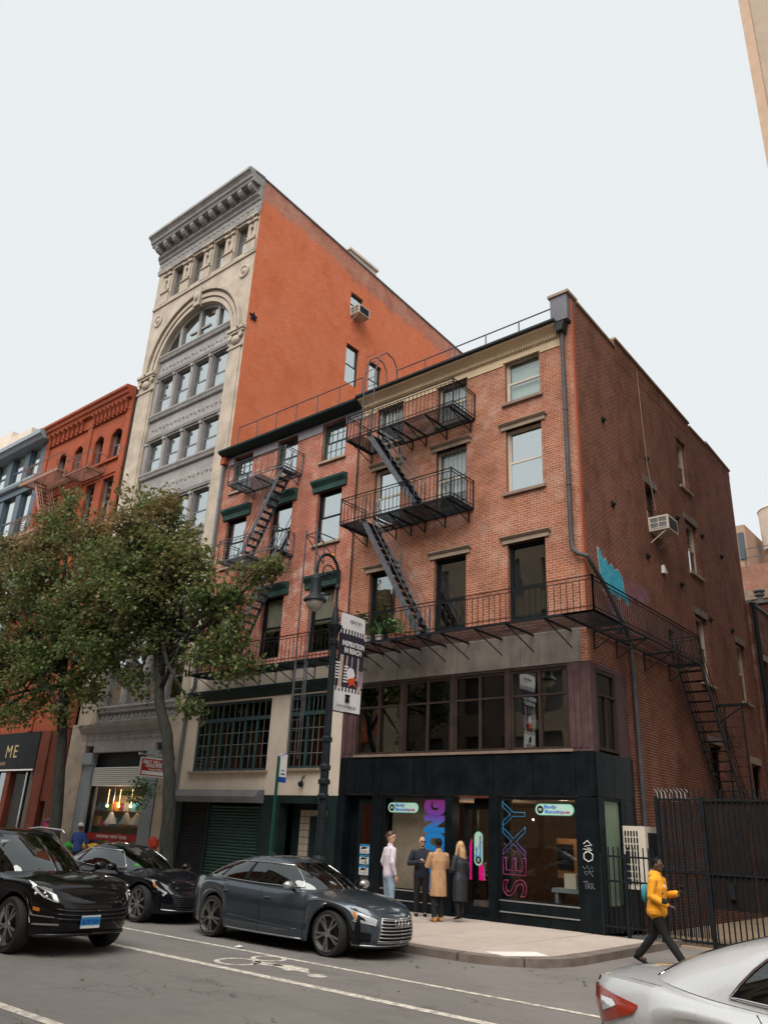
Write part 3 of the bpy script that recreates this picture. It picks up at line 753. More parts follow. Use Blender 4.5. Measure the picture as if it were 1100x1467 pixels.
# ================================================================== brick building with green lintels
A = empty('brick_building', (-11.7, 0, 0), 'red brick building with dark green window hoods above a cream stucco base', 'building')
colsA = [(-14.87, -13.72), (-12.32, -11.22), (-9.95, -8.8)]
flA = [(14.2, 15.7), (11.06, 13.04), (7.3, 9.5)]
XA0, XA1 = -15.42, -8.055
mb = MB(f0); wall(mb, XA0, XA1, 6.95, 15.95, [(a, b, c, d) for a, b in colsA for c, d in flA]); build('front_wall', mb, 'brick_a', A, fix=False)
mb = MB(f0)
for a, b in ((XA0, -14.87), (-13.72, -12.32), (-11.22, -9.95), (-8.8, XA1)): mb.box(a, b, -.03, .02, 15.42, 15.71)
mb.box(XA0, XA1, -.032, .02, 15.712, 15.80); build('fascia', mb, 'lavender_paint', A)
mb = MB(f0); profile(mb, XA0 - .02, XA1, [(.02, 15.8), (-.18, 15.8), (-.34, 15.87), (-.42, 15.9), (-.46, 15.94), (-.46, 16.02), (-.36, 16.05), (.02, 16.05)]); build('gutter', mb, 'green_dark', A)
mb = MB(); mb.box(XA0, XA1, .02, 14, 15.9, 16.0); build('roof', mb, 'roof_tar', A)
mb = MB(); mb.box(XA0 - .05, XA0 + .22, -.25, .0, 15.5, 15.79); build('corner_bracket', mb, 'terracotta', A)
interior(A, XA0 + .1, XA1 - .05, .3, 4.5, [.2, 2.95, 6.3, 10.2, 13.6, 15.85])
sg = sill_('stone_trim')
window(A, f0, *colsA[0], *flA[0], 'green_paint', 'glass_bright', mun=(3, 2), sill=sg, blind='blind_white')
window(A, f0, *colsA[1], *flA[0], 'green_paint', 'glass_bright', sill=sg, blind='blind_white', blow=.3)
window(A, f0, *colsA[2], *flA[0], 'green_paint', 'glass_bright', mun=(4, 2), sill=sg, blind='blind_white')
for k, bl in ((0, 'blind_white'), (1, None), (2, 'curtain_beige')): window(A, f0, *colsA[k], *flA[1], 'black_frame', 'glass_bright', lintel=lint_green, sill=sg, blind=bl, blow=.35)
for k in (0, 1, 2): window(A, f0, *colsA[k], *flA[2], 'black_frame', 'glass', lintel=lint_green, blind='curtain_beige', blow=.45)
drain(A, [(XA0 + .02, -.12, 15.8), (XA0 + .02, -.12, 10), (XA0 + .02, -.12, 6.6), (XA0 - .25, -.12, 6.2), (XA0 - .28, -.12, 2.95)], .065, 'slate_pipe', straps=[(XA0 + .02, -.12, 14), (XA0 + .02, -.12, 11), (XA0 - .28, -.12, 4.4)])
mb = MB(); mb.tube([(-8.1, -.05, 15.4), (-8.1, -.05, 7.2)], .022, 6); build('conduit', mb, 'iron_black', A)
# stucco storey with two multi-paned windows
gA = [(-15.06, -11.27, 3.68, 5.96), (-10.42, -8.8, 3.72, 5.98)]
mb = MB(f0); wall(mb, XA0 - .3, XA1, 2.93, 6.95, gA, .22, d=-.03); build('stucco_wall', mb, 'stucco', A, fix=False)
mb = MB(f0); profile(mb, -15.5, -8.65, [(0, 6.02), (-.06, 6.02), (-.10, 6.1), (-.24, 6.24), (-.3, 6.28), (-.3, 6.36), (0, 6.42)]); build('shop_cornice', mb, 'green_dark', A)
def multi(u0, u1, z0, z1, n, label):
    zt = z0 + (z1 - z0) * .735; w = MB(f0); d = .03
    w.box(u0, u0 + .07, d, d + .1, z0, z1); w.box(u1 - .07, u1, d, d + .1, z0, z1); w.box(u0 + .07, u1 - .07, d + .002, d + .1, z1 - .08, z1); w.box(u0 + .07, u1 - .07, d - .02, d + .1, z0, z0 + .07); w.box(u0 + .07, u1 - .07, d - .03, d + .098, zt - .06, zt + .06)
    a, b = u0 + .07, u1 - .07; wd = (b - a) / n
    for i in range(1, n): w.box(a + wd * i - .045, a + wd * i + .045, d - .01, d + .096, z0 + .07, zt - .06)
    k = max(2, n // 2)
    for i in range(1, k): x = a + (b - a) * i / k; w.box(x - .04, x + .04, d - .01, d + .096, zt + .06, z1 - .08)
    o = build('paned_window', w, 'teal_frame', A, label=label)
    mu = MB(f0)
    for i in range(n):
        for q in ((1,) if n > 3 else (1, 2)): x = a + wd * (i + q / (2 if n > 3 else 3)); mu.box(x - .011, x + .011, d + .02, d + .05, z0 + .07, zt - .06)
        for q in (1, 2, 3): z = z0 + .07 + (zt - z0 - .13) * q / 4; mu.box(a + wd * i + .046, a + wd * (i + 1) - .046, d + .022, d + .048, z - .011, z + .011)
    for i in range(k):
        for q in (1, 2, 3): x = a + (b - a) * (i + q / 4) / k; mu.box(x - .011, x + .011, d + .02, d + .05, zt + .06, z1 - .08)
    build('muntins', mu, 'slate_pipe', o)
    for i in range(n):
        p = MB(f0); p.box(a + wd * i + .046, a + wd * (i + 1) - .046, d + .03, d + .036, z0 + .07, zt - .06); build('pane', p, 'glass_green', o)
    for i in range(k):
        p = MB(f0); p.box(a + (b - a) * i / k + .041, a + (b - a) * (i + 1) / k - .041, d + .03, d + .036, zt + .06, z1 - .08); build('pane', p, 'glass_green', o)
    p = MB(f0); profile(p, u0 - .12, u1 + .1, [(.05, z0 - .08), (-.13, z0 - .08), (-.13, z0 - .01), (.05, z0 + .005)]); build('sill', p, 'stone_trim', o)
multi(*gA[0], 6, None); multi(*gA[1], 2, None)
# roller-shutter shop and door under it
for q in ((XA0 - .3, -15.28, -.06, .3, .14, 2.925), (-11.3, -10.45, -.06, .3, .14, 2.925), (-8.42, XA1 - .001, -.06, .3, .14, 2.925)): mb = MB(f0); mb.box(*q); build('green_pier', mb, 'green_dark', A)
for q in ((-10.45, -8.42, -.05, .3, 2.7, 2.925), (-15.28, -11.3, -.05, .3, 2.7, 2.925)): mb = MB(f0); mb.box(*q); build('green_lintel', mb, 'green_dark', A)
mb = MB(f0); mb.box(-15.28, -13.9, .02, .3, .14, 2.7); build('black_brick_panel', mb, 'brick_black', A)
mb = MB(f0)
for i in range(26):
    z = .16 + i * .094; profile(mb, -13.88, -11.32, [(.10, z), (.05, z + .012), (.03, z + .045), (.05, z + .08), (.10, z + .09)])
build('shutter_slats', mb, 'green_paint', A, kind='stuff')
mb = MB(f0); mb.prism([(-.06, 2.68), (-.42, 2.68), (-.45, 2.86), (-.30, 3.06), (-.06, 3.08)], lambda q, k: (-15.5 if k == 0 else -11.2, q[0], q[1])); build('shutter_box', mb, 'iron_grey_dark', A)
for q in (-13.94, -11.36): mb = MB(f0); mb.box(q, q + .08, -.03, .1, .14, 2.69); build('shutter_guide', mb, 'green_dark', A)
mb = MB(f0); mb.box(-10.45, -8.42, .55, .6, .14, 2.7); build('recess_back', mb, 'green_dark', A)
mb = MB(f0)
for i in range(8):
    for j in range(12):
        x = -10.08 + i * .2; z = .2 + j * .195
        if -9.62 < x + .1 < -8.82 and z < 2.3: continue
        mb.box(x + .008, x + .192, .50, .549, z + .008, z + .187)
build('glass_blocks', mb, 'curtain_beige', A, kind='stuff')
mb = MB(f0); mb.box(-9.6, -8.85, .48, .545, .16, 2.36); dr = build('door', mb, 'green_dark', A)
text('door_number', '5', .26, 'cream_frame', dr, (-9.15, .475, 1.62), FRONT)
mb = MB(); mb.ell((-8.93, .45, 1.1), .03); build('door_knob', mb, 'aluminium', dr)
mb = MB(); mb.ell((-9.55, -.12, 3.25), .07, .1, .09); mb.tube([(-9.5, -.03, 3.5), (-9.5, -.12, 3.42), (-9.53, -.12, 3.3)], .018, 6); build('wall_lamp', mb, 'iron_black', A)

# ================================================================== tall loft building
T = empty('loft_building', (-19.3, .1, 0), 'tall narrow loft building with limestone arch facade and painted orange brick flank', 'building')
fT = FR(.1); XT0, XT1 = -23.3, -15.43; xc = -19.22; RA = 2.78; ZA = 22.3
bay0, bay1 = xc - RA, xc + RA
topw = [(-22.0, -21.12), (-20.36, -19.5), (-18.7, -17.84), (-17.06, -16.2)]
mb = MB(fT)
wall(mb, XT0, XT1, 26.3, 28.75, [(a, b, 26.8, 28.62) for a, b in topw], .3)
wall(mb, XT0, XT1, 3.0, ZA, [(bay0, bay1, 3.0, ZA, 1)], .4)
n = 40                                             # spandrel wall round the arch
arcp = [(xc - RA * math.cos(math.pi * k / n), ZA + RA * math.sin(math.pi * k / n)) for k in range(n + 1)]
mb.quad((XT0, 0, ZA), (bay0, 0, ZA), (bay0, 0, 26.3), (XT0, 0, 26.3)); mb.quad((bay1, 0, ZA), (XT1, 0, ZA), (XT1, 0, 26.3), (bay1, 0, 26.3))
for k in range(n):
    p, q = arcp[k], arcp[k + 1]
    mb.quad((p[0], 0, p[1]), (q[0], 0, q[1]), (q[0], 0, 26.3), (p[0], 0, 26.3)); mb.quad((p[0], 0, p[1]), (p[0], .45, p[1]), (q[0], .45, q[1]), (q[0], 0, q[1]))
for x in (bay0, bay1): mb.quad((x, 0, 3), (x, .45, 3), (x, .45, ZA), (x, 0, ZA))
build('stone_facade', mb, 'limestone', T, fix=False)
def archband(r0, r1, d0, d1, name, m='limestone', nn=44):
    b = MB(fT)
    for k in range(nn):
        a0, a1 = math.pi * k / nn, math.pi * (k + 1) / nn
        P = lambda r, a: (xc - r * math.cos(a), ZA + r * math.sin(a))
        q = [P(r0, a0), P(r1, a0), P(r1, a1), P(r0, a1)]
        b.quad(*[(x, d0, z) for x, z in q])
        b.quad((q[1][0], d0, q[1][1]), (q[1][0], d1, q[1][1]), (q[2][0], d1, q[2][1]), (q[2][0], d0, q[2][1])); b.quad((q[0][0], d0, q[0][1]), (q[3][0], d0, q[3][1]), (q[3][0], d1, q[3][1]), (q[0][0], d1, q[0][1]))
    return build(name, b, m, T, fix=False)
archband(RA + .02, RA + .22, -.06, .02, 'arch_moulding'); archband(RA + .30, RA + .48, -.11, .02, 'arch_moulding'); archband(RA + .62, RA + .74, -.20, .02, 'arch_moulding')
mb = MB(fT)
for k in range(70):
    a = math.pi * (k + .5) / 70; r = RA + .55; mb.ell((xc - r * math.cos(a), -.05, ZA + r * math.sin(a)), .05, .06, .05, 6, 4)
build('arch_beads', mb, 'limestone', T, kind='stuff')
mb = MB(fT); mb.prism([(-.22, 25.0), (.22, 25.0), (.30, 25.95), (-.30, 25.95)], lambda q, k: (xc + q[0], -.22 if k == 0 else .02, q[1])); mb.ell((xc, -.24, 25.5), .14, .1, .25); build('keystone', mb, 'limestone', T, smooth=True, angle=40)
for x in (-22.62, -16.05):
    mb = MB(fT); mb.lathe([(.34, .0), (.34, -.06), (.27, -.08), (.24, -.04), (.16, -.04), (.10, -.10), (.02, -.12)], (x, 0, 25.62), 20, 'y'); build('medallion', mb, 'limestone', T, smooth=True, angle=45)
mb = MB(fT); mb.box(XT0, XT1, -.07, .02, 26.46, 26.58); build('string_course', mb, 'limestone', T)
for x0, x1 in ((XT0 + .02, bay0), (bay1, XT1 - .02)):                      # capitals and piers
    mb = MB(fT); mb.box(x0 - .04, x1 + .04, -.2, .02, 22.28, 22.42); mb.box(x0, x1, -.14, .02, 22.16, 22.28)
    mb.lathe([(.13, -.14), (.13, .02)], (x0 + .16, 0, 22.02), 10, 'y'); mb.lathe([(.13, -.14), (.13, .02)], (x1 - .16, 0, 22.02), 10, 'y'); mb.ell(((x0 + x1) / 2, -.05, 21.85), .28, .14, .22); mb.box(x0, x1, -.10, .02, 21.4, 21.5)
    build('capital', mb, 'limestone', T)
    mb = MB(fT); mb.box(x0 + .12, x1 - .12, -.05, .02, 5.6, 21.4); build('pier_panel', mb, 'limestone', T)
# carved piers between the attic windows
for x in (-22.42, -20.74, -19.1, -17.45, -15.82):
    w = .36 if x not in (-22.42, -15.82) else .34
    mb = MB(fT); mb.box(x - w, x + w, -.08, .02, 26.6, 27.25); mb.prism([(-.42, 27.25), (.42, 27.25), (0, 27.45)], lambda q, k: (x + q[0] * w / .4, -.14 if k == 0 else .02, q[1])); mb.box(x - w * .8, x - w * .25, -.05, .02, 27.46, 28.3); mb.box(x + w * .25, x + w * .8, -.05, .02, 27.46, 28.3)
    mb.ell((x, -.05, 28.05), .09, .08, .1); mb.box(x - w, x + w, -.12, .02, 28.35, 28.48); mb.ell((x, -.16, 28.58), .14, .1, .1); mb.box(x - w - .03, x + w + .03, -.16, .02, 28.64, 28.745)
    build('carved_pier', mb, 'limestone', T)
for a, b in topw: window(T, fT, a, b, 26.8, 28.62, 'iron_grey_dark', 'glass_bright', d=.2)
# sheet-metal entablature and cornice with modillions
cor = MB(fT); profile(cor, XT0 - .05, XT1 + .02, [(.02, 28.75), (-.08, 28.75), (-.12, 28.95), (-.06, 28.98), (-.06, 29.45), (-.14, 29.5), (-.16, 29.62), (-.22, 29.66), (-.24, 29.8), (.02, 29.82)])
profile(cor, XT0 - .1, XT1 + .02, [(.02, 30.22), (-.66, 30.22), (-.70, 30.34), (-.78, 30.38), (-.80, 30.52), (-.90, 30.62), (-.98, 30.66), (-.98, 30.8), (-.85, 30.86), (.02, 30.9)])
cor.box(XT0 - .05, XT1 + .01, -.20, .02, 29.82, 30.22)
co = build('cornice', cor, 'iron_grey', T)
mod = MB(); mod.prism([(0, 0), (-.34, .08), (-.44, .2), (-.44, .36), (0, .36)], lambda q, k: (-.13 + .26 * k, q[0], q[1])); mm = piece('modillion', mod, 'iron_grey')
for i in range(11): inst('modillion', mm, co, (XT0 + .25 + i * .735, -.10, 29.85))
mb = MB(fT)
for i in range(90): x = XT0 + .05 + i * .087; mb.box(x, x + .05, -.30, -.235, 29.68, 29.79)
for i in range(22):
    x = XT0 + .25 + i * .355; mb.ell((x, -.06, 29.2), .12, .05, .07, 8, 5); mb.ell((x + .17, -.06, 29.26), .05, .04, .10, 6, 4)
build('frieze_ornament', mb, 'iron_grey', co, kind='stuff')
# iron bay: window rows and spandrels
rows = [(6.2, 8.5), (9.75, 11.95), (13.2, 15.15), (16.7, 18.55), (19.8, 22.0)]
for z0, z1 in rows:
    for i in range(4):
        a = bay0 + .1 + i * 1.34; window(T, fT, a + .11, a + 1.23, z0 + .1, z1 - .08, 'iron_grey_dark', 'glass_bright', d=.28, fw=.07, mid=.45)
    for i in range(5):
        mb = MB(fT)
        x = bay0 + .1 + i * 1.34; mb.box(x - .11, x + .11, .14, .45, z0 + .08, z1 - .07); mb.tube([(x, .13, z0 + .2), (x, .13, z1 - .2)], .055, 8); mb.box(x - .1, x + .1, .05, .2, z1 - .2, z1 - .075)
        build('iron_colonnette', mb, 'iron_grey', T)
for i, (z0, z1) in enumerate([(5.55, 6.2), (8.5, 9.75), (11.95, 13.2), (15.15, 16.7), (18.55, 19.8), (22.0, 23.12)]):
    mb = MB(fT); mb.box(bay0 + .002, bay1 - .002, .16, .45, z0 - .07, z1 + .08)
    profile(mb, bay0 + .003, bay1 - .003, [(.2, z1 - .18), (.08, z1 - .18), (.02, z1 - .04), (-.02, z1 + .02), (-.02, z1 + .09), (.2, z1 + .1)]); profile(mb, bay0 + .004, bay1 - .004, [(.2, z0 + .02), (.1, z0 + .02), (.06, z0 + .14), (.2, z0 + .18)])
    o = build('spandrel', mb, 'iron_grey', T)
    mb = MB(fT); zm = (z0 + z1) / 2 - .02
    for k in range(18): x = bay0 + .35 + k * .29; mb.ell((x, .16, zm), .10, .05, .16 if k % 2 else .09, 8, 5)
    for k in range(46): x = bay0 + .06 + k * .118; mb.box(x, x + .06, .03, .1, z1 - .16, z1 - .09)
    build('spandrel_ornament', mb, 'iron_grey', o, kind='stuff')
# lunette window in the arch
lun = MB(fT)
for x in (xc - 1.42, xc - .02, xc + 1.38):
    zt = ZA + math.sqrt(max(.1, RA ** 2 - (x - xc) ** 2)); lun.box(x - .09, x + .09, .18, .4, 23.2, zt - .02)
    lun.box(x - .75, x + .75, .24, .36, 23.85, 23.95) if abs(x - xc) < .5 else None
for k in range(n):
    p, q = arcp[k], arcp[k + 1]
    if min(p[1], q[1]) > 23.15:
        s = (RA - .14) / RA; P = (xc + (p[0] - xc) * s, ZA + (p[1] - ZA) * s); Q = (xc + (q[0] - xc) * s, ZA + (q[1] - ZA) * s)
        lun.quad((p[0], .2, p[1]), (q[0], .2, q[1]), (Q[0], .2, Q[1]), (P[0], .2, P[1])); lun.quad((P[0], .2, P[1]), (Q[0], .2, Q[1]), (Q[0], .4, Q[1]), (P[0], .4, P[1]))
lo = build('lunette_window', lun, 'iron_grey', T, fix=False)
for x0, x1 in ((bay0 + .2, xc - 1.51), (xc - 1.33, xc - .11), (xc + .07, xc + 1.29), (xc + 1.47, bay1 - .2)):
    pts = [(x0, 23.21), (x1, 23.21)] + [(x1 + (x0 - x1) * k / 8, ZA + math.sqrt(max(.83, (RA - .13) ** 2 - (x1 + (x0 - x1) * k / 8 - xc) ** 2))) for k in range(9)]
    p = MB(fT); p.prism(pts, lambda q, k: (q[0], .30 + .006 * k, max(q[1], 23.21))); build('pane', p, 'glass_bright', lo)
# flank wall, roof
SX = XT1; sT = SD(SX)
hs = [(6.55, 7.5, 26.9, 28.25), (6.5, 7.46, 22.8, 25.05), (8.28, 9.25, 22.9, 24.92)]
mb = MB(sT); wall(mb, .1, 24, 2, 29.3, hs, .2)
mb.quad((.1, 0, 29.3), (24, 0, 29.3), (24, 0, 29.42), (.1, 0, 30.72)); build('flank_wall', mb, 'brick_orange', T, fix=False)
mb = MB(sT); mb.add([(-.5, -.05, 30.76), (24, -.05, 29.44), (24, .3, 29.44), (-.5, .3, 30.76), (-.5, -.05, 30.84), (24, -.05, 29.52), (24, .3, 29.52), (-.5, .3, 30.84)], [(0, 3, 2, 1), (4, 5, 6, 7), (0, 1, 5, 4), (1, 2, 6, 5), (2, 3, 7, 6), (3, 0, 4, 7)]); build('coping', mb, 'lead', T)
mb = MB(); mb.box(XT0, XT1 - .3, .2, 24, 29.0, 29.2); mb.quad((XT0, 24, 0), (XT1, 24, 0), (XT1, 24, 29.4), (XT0, 24, 29.4)); mb.quad((XT0, .1, 3), (XT0, 24, 3), (XT0, 24, 29.4), (XT0, .1, 30.7)); build('roof', mb, 'roof_tar', T)
mb = MB(); mb.box(-18.5, -16.6, 7.4, 9.7, 29.2, 32.1); mb.box(-18.6, -16.5, 7.3, 9.8, 32.1, 32.25); build('bulkhead', mb, 'stucco', T)
for h in hs: window(T, sT, *h, 'green_paint', 'glass_bright', d=.1)
star = MB(sT); pts = [((.24 if k % 2 == 0 else .095) * math.sin(math.pi * k / 5), (.24 if k % 2 == 0 else .095) * math.cos(math.pi * k / 5)) for k in range(10)]
star.prism(pts, lambda q, k: (.42 + q[0], -.07 + .08 * k, 23.05 + q[1])); build('star_anchor', star, 'iron_black', T)
interior(T, XT0 + .1, XT1 - .1, .65, 4.5, [2.9, 5.6, 9.1, 12.6, 16, 19.2, 22.6, 26.4, 29])
# street front of the loft building
mb = MB(fT); mb.box(XT0, bay0 - .06, -.18, .02, .14, 5.6); mb.box(XT0, bay0 - .02, -.22, .02, .14, .7); build('stone_pilaster', mb, 'limestone', T)
mb = MB(fT); mb.box(-16.85, -15.75, -.18, .02, .14, 5.6); mb.box(-16.9, -15.72, -.24, .02, .14, .85); build('stone_pilaster', mb, 'limestone', T)
mb = MB(fT); profile(mb, -22.55, -16.86, [(.2, 5.2), (-.2, 5.2), (-.26, 5.3), (-.36, 5.4), (-.4, 5.52), (.2, 5.58)]); mb.box(-22.5, -16.9, -.16, .2, 4.72, 5.2); mb.box(-21.4, -17.3, -.2, .2, 4.45, 4.72); sc = build('shop_entablature', mb, 'iron_grey', T)
mb = MB(fT)
for k in range(24): x = -22.3 + k * .225; mb.ell((x, -.16, 4.97), .1, .04, .11 if k % 2 else .06, 8, 5)
build('entablature_ornament', mb, 'iron_grey', sc, kind='stuff')
for x in (-21.75, -17.35):
    mb = MB(fT); mb.box(x - .35, x + .35, -.14, .3, .14, 4.0); mb.box(x - .37, x + .37, -.22, .28, 4.0, 4.44); build('iron_pilaster', mb, 'blue_steel_pale', T)
mb = MB(fT); mb.box(-21.4, -17.7, .05, .3, 3.6, 4.44); build('transom_panel', mb, 'black_frame', T)
mb = MB(fT)
for i in range(10): mb.prism([(.05, 3.2 + i * .07), (-.03, 3.215 + i * .07), (-.03, 3.25 + i * .07), (.05, 3.265 + i * .07)], lambda q, k: (-21.3 + k * 3.6, q[0] - .05, q[1]))
build('shutter_slats', mb, 'white_paint', T, kind='stuff')
w = MB(fT); w.box(-21.4, -21.25, 0, .1, .14, 3.2); w.box(-17.85, -17.7, 0, .1, .14, 3.2); w.box(-21.25, -17.85, 0, .1, .14, .6); o = build('display_window', w, 'black_frame', T)
p = MB(fT); p.box(-21.25, -17.85, .04, .046, .6, 3.2); build('pane', p, 'glass_shop', o)
p = MB(fT); p.box(-21.2, -17.9, .02, .03, 1.28, 1.52); build('red_banner', p, plain('sign_red', (.35, .03, .025), .6), o)
text('banner_lettering', 'HARDWARE  PAINTS  TOOLS', .15, 'white_paint', o, (-19.55, .115, 1.4), FRONT)
mb = MB(fT); mb.box(-23.1, -17.72, .75, .8, .2, 3.3); build('display_back', mb, 'room_brown', o)
for z in (1.15, 1.75, 2.3): mb = MB(fT); mb.box(-23.0, -17.8, .5, .74, z, z + .03); build('display_shelf', mb, 'wood_shelf', o)
mb = MB(fT); mb.box(-22.9, -17.75, .12, .75, .5, .55); build('display_floor', mb, 'room_brown', o)

# ================================================================== terracotta building
Cb = empty('terracotta_building', (-27.5, 0, 0), 'orange-red painted building with bracketed cornice and a beige fire escape', 'building')
XC0, XC1 = -31.5, -23.34
cw = [(-30.0, -29.1), (-28.3, -27.5), (-26.4, -25.55), (-24.9, -23.95)]
mb = MB(f0); rowsC = [(18.4, 20.0), (15.0, 17.35), (11.6, 13.8), (8.2, 10.4)]
wall(mb, XC0, XC1, 5.46, 21.9, [(a, b, c, d) for a, b in cw for c, d in rowsC], .3); build('front_wall', mb, 'terracotta', Cb, fix=False)
for a, b in cw:
    for i, (c, d) in enumerate(rowsC): window(Cb, f0, a, b, c, d, 'iron_grey_dark', 'glass', d=.2)
    mb = MB(f0); nn = 8
    mb.prism([(a, 20.01)] + [(a + (b - a) * k / nn, 19.75 + .25 * math.sin(math.pi * k / nn)) for k in range(nn + 1)] + [(b, 20.01)], lambda q, k: (q[0], .01 + .15 * k, q[1])); build('arch_head', mb, 'terracotta', Cb)
for x in (-31.3, -27.0, -23.54): mb = MB(f0); mb.box(x - .2, x + .2, -.08, .02, 5.5, 20.75); build('pilaster', mb, 'terracotta', Cb)
for z in (18.2, 14.8):
    for q in ((-26.8, -23.74), (-31.1, -27.2)): mb = MB(f0); mb.box(*q, -.12, .02, z, z + .12); build('sill_course', mb, 'terracotta', Cb)
mb = MB(f0); mb.box(XC0, XC1, -.05, .02, 17.5, 17.6); build('string_course', mb, 'terracotta', Cb)
mb = MB(f0); profile(mb, XC0, XC1, [(.02, 20.75), (-.1, 20.75), (-.12, 21.3), (-.3, 21.36), (-.34, 21.5), (-.42, 21.55), (-.45, 21.7), (-.55, 21.78), (-.55, 21.92), (.02, 22.0)]); co = build('cornice', mb, 'terracotta', Cb)
br = MB(); br.prism([(0, -.45), (-.1, -.4), (-.16, -.1), (-.26, .0), (-.26, .1), (0, .1)], lambda q, k: (-.07 + .14 * k, q[0], q[1])); brm = piece('bracket', br, 'terracotta')
for i in range(9): inst('bracket', brm, co, (-26.55 + i * .36, -.10, 21.2))
for i in range(8): inst('bracket', brm, co, (-30.9 + i * .46, -.10, 21.2))
mb = MB(); mb.quad((XC1, 0, 16), (XC1, 14, 16), (XC1, 14, 21.9), (XC1, 0, 21.9)); mb.box(XC0, XC1 - .01, .03, 14, 21.4, 21.5); build('roof', mb, 'roof_tar', Cb, fix=False)
interior(Cb, XC0 + .1, XC1 - .1, .35, 4, [3.9, 7.6, 11, 14.3, 17.7, 21.3])
mb = MB(f0); mb.box(XC0, -25.75, -.14, .2, 3.86, 5.45); sgn = build('sign_fascia', mb, 'black_frame', Cb)
mb = MB(f0); mb.box(XC0, -25.8, -.17, -.14, 3.82, 3.88); build('fascia_edge', mb, 'white_paint', sgn)
text('sign_lettering', 'ME', .78, plain('gold_letter', (.50, .40, .20), .5), sgn, (-28.55, -.146, 4.62), FRONT, space=1.25, align='LEFT')
text('sign_subtitle', 'RESTAURANT', .2, 'gold_letter', sgn, (-28.35, -.146, 4.12), FRONT, space=1.4, align='RIGHT')
for q in ((-25.7, -24.9, -.12, .2, .14, 5.45), (-24.2, XC1, -.12, .2, .14, 5.45), (-24.9, -24.2, -.05, .2, 2.6, 5.45), (-28.2, -27.8, -.1, .2, .14, 3.86)): mb = MB(f0); mb.box(*q); build('red_pilaster', mb, 'terracotta_dark', Cb)
w = MB(f0); w.box(-24.9, -24.2, .3, .35, .14, 2.6); build('door', w, 'brown_frame', Cb)
w = MB(f0); w.box(XC0, -25.7, .25, .3, .14, .9); w.box(-26.9, -26.8, .22, .3, .9, 3.86); w.box(-29.6, -29.5, .22, .3, .9, 3.86); o = build('shop_window', w, 'brown_frame', Cb)
p = MB(f0); p.box(XC0, -25.7, .26, .268, .9, 3.86); build('pane', p, 'glass', o)

# ================================================================== blue steel building and neighbour behind
D = empty('steel_building', (-36, 0, 0), 'blue-grey steel framed building with large windows and a pale cornice', 'building')
mb = MB(f0)
for x in (-31.8, -33.6, -35.6, -37.6, -39.6, -41.6): mb.box(x - .28, x + .28, -.05, .3, 3, 21.3)
for z in (18.95, 15.3, 11.6, 8, 4.5): mb.box(-42, -31.55, -.12, .3, z - .35, z + .05)
build('steel_frame', mb, 'blue_steel', D)
mb = MB(f0)
for z in (18.95, 15.3, 11.6): profile(mb, -42, -31.53, [(.0, z + .05), (-.3, z + .05), (-.36, z + .18), (-.36, z + .3), (0, z + .34)])
profile(mb, -42, -31.2, [(.3, 21.3), (-.5, 21.3), (-.62, 21.45), (-.75, 21.5), (-.75, 21.75), (.3, 21.85)]); build('pale_cornice', mb, 'blue_steel_pale', D)
for i, x in enumerate((-33.32, -35.32, -37.32, -39.32, -41.32)):
    for z0, z1 in ((19.3, 21.3), (15.65, 18.6), (11.95, 14.95), (8.05, 11.25), (4.55, 7.65)):
        wd = 1.24 if i == 0 else 1.44
        w = MB(f0); w.box(x, x + .06, .1, .2, z0, z1); w.box(x + wd - .06, x + wd, .1, .2, z0, z1); w.box(x + .06, x + wd - .06, .102, .2, (z0 + z1) / 2 - .04, (z0 + z1) / 2 + .04); o = build('window', w, 'blue_steel', D)
        p = MB(f0); p.box(x + .06, x + wd - .06, .14, .146, z0, z1); build('pane', p, 'glass_bright', o)
mb = MB(); mb.box(-42, -31.55, 4, 12, 0, 21.4); build('block', mb, 'blue_steel_pale', D)
Eb = empty('cream_building', (-56, 6, 0), 'cream stone building rising behind the blue-grey steel building', 'building')
mb = MB(); mb.box(-75, -47.6, 6, 20, 0, 28.7); build('block', mb, 'cream_paint', Eb)
mb = MB(); mb.box(-75, -47.2, 5.6, 20, 28.7, 29.5); mb.box(-75, -51.5, 6.0, 20, 29.5, 30.6); build('cornice', mb, 'stucco', Eb)
for i in range(4):
    w = MB(); x = -50.2 - i * 2.6; w.box(x, x + 1.6, 5.93, 6.0, 25, 28.4); o = build('window', w, 'blue_steel', Eb)
    p = MB(); p.box(x + .1, x + 1.5, 5.91, 5.925, 25.1, 28.3); build('pane', p, 'glass_bright', o)

# ================================================================== right of the alley and behind
H = empty('stone_tower', (10, 6, 0), 'tall beige stone building on the far side of the gated alley', 'building')
mb = MB(); mb.box(5.98, 30, .02, 16, 0, 44); build('block', mb, 'beige_stone', H)
mb = MB(); mb.box(5.72, 5.975, -.03, .3, 0, 44.2); build('corner_strip', mb, 'peach_stone', H)
for z in range(4, 44, 5):
    mb = MB(); mb.box(7, 29.5, -.06, .02, z - .15, z); build('belt_course', mb, 'peach_stone', H)
Fb = empty('alley_building', (-2, 17, 0), 'low dark brick building at the back of the alley', 'building')
sF = SD(.12)
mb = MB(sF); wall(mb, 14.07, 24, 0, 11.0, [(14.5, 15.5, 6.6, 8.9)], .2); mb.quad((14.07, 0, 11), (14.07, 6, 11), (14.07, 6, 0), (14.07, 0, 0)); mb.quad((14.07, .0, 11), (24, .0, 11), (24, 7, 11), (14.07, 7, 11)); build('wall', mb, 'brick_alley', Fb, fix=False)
window(Fb, sF, 14.5, 15.5, 6.6, 8.9, 'cream_frame', 'glass', lintel=lint_flat('stone_trim'))
mb = MB(); mb.box(-.3, .2, 14.07, 24, 11.0, 11.1); build('coping', mb, 'iron_grey_dark', Fb)
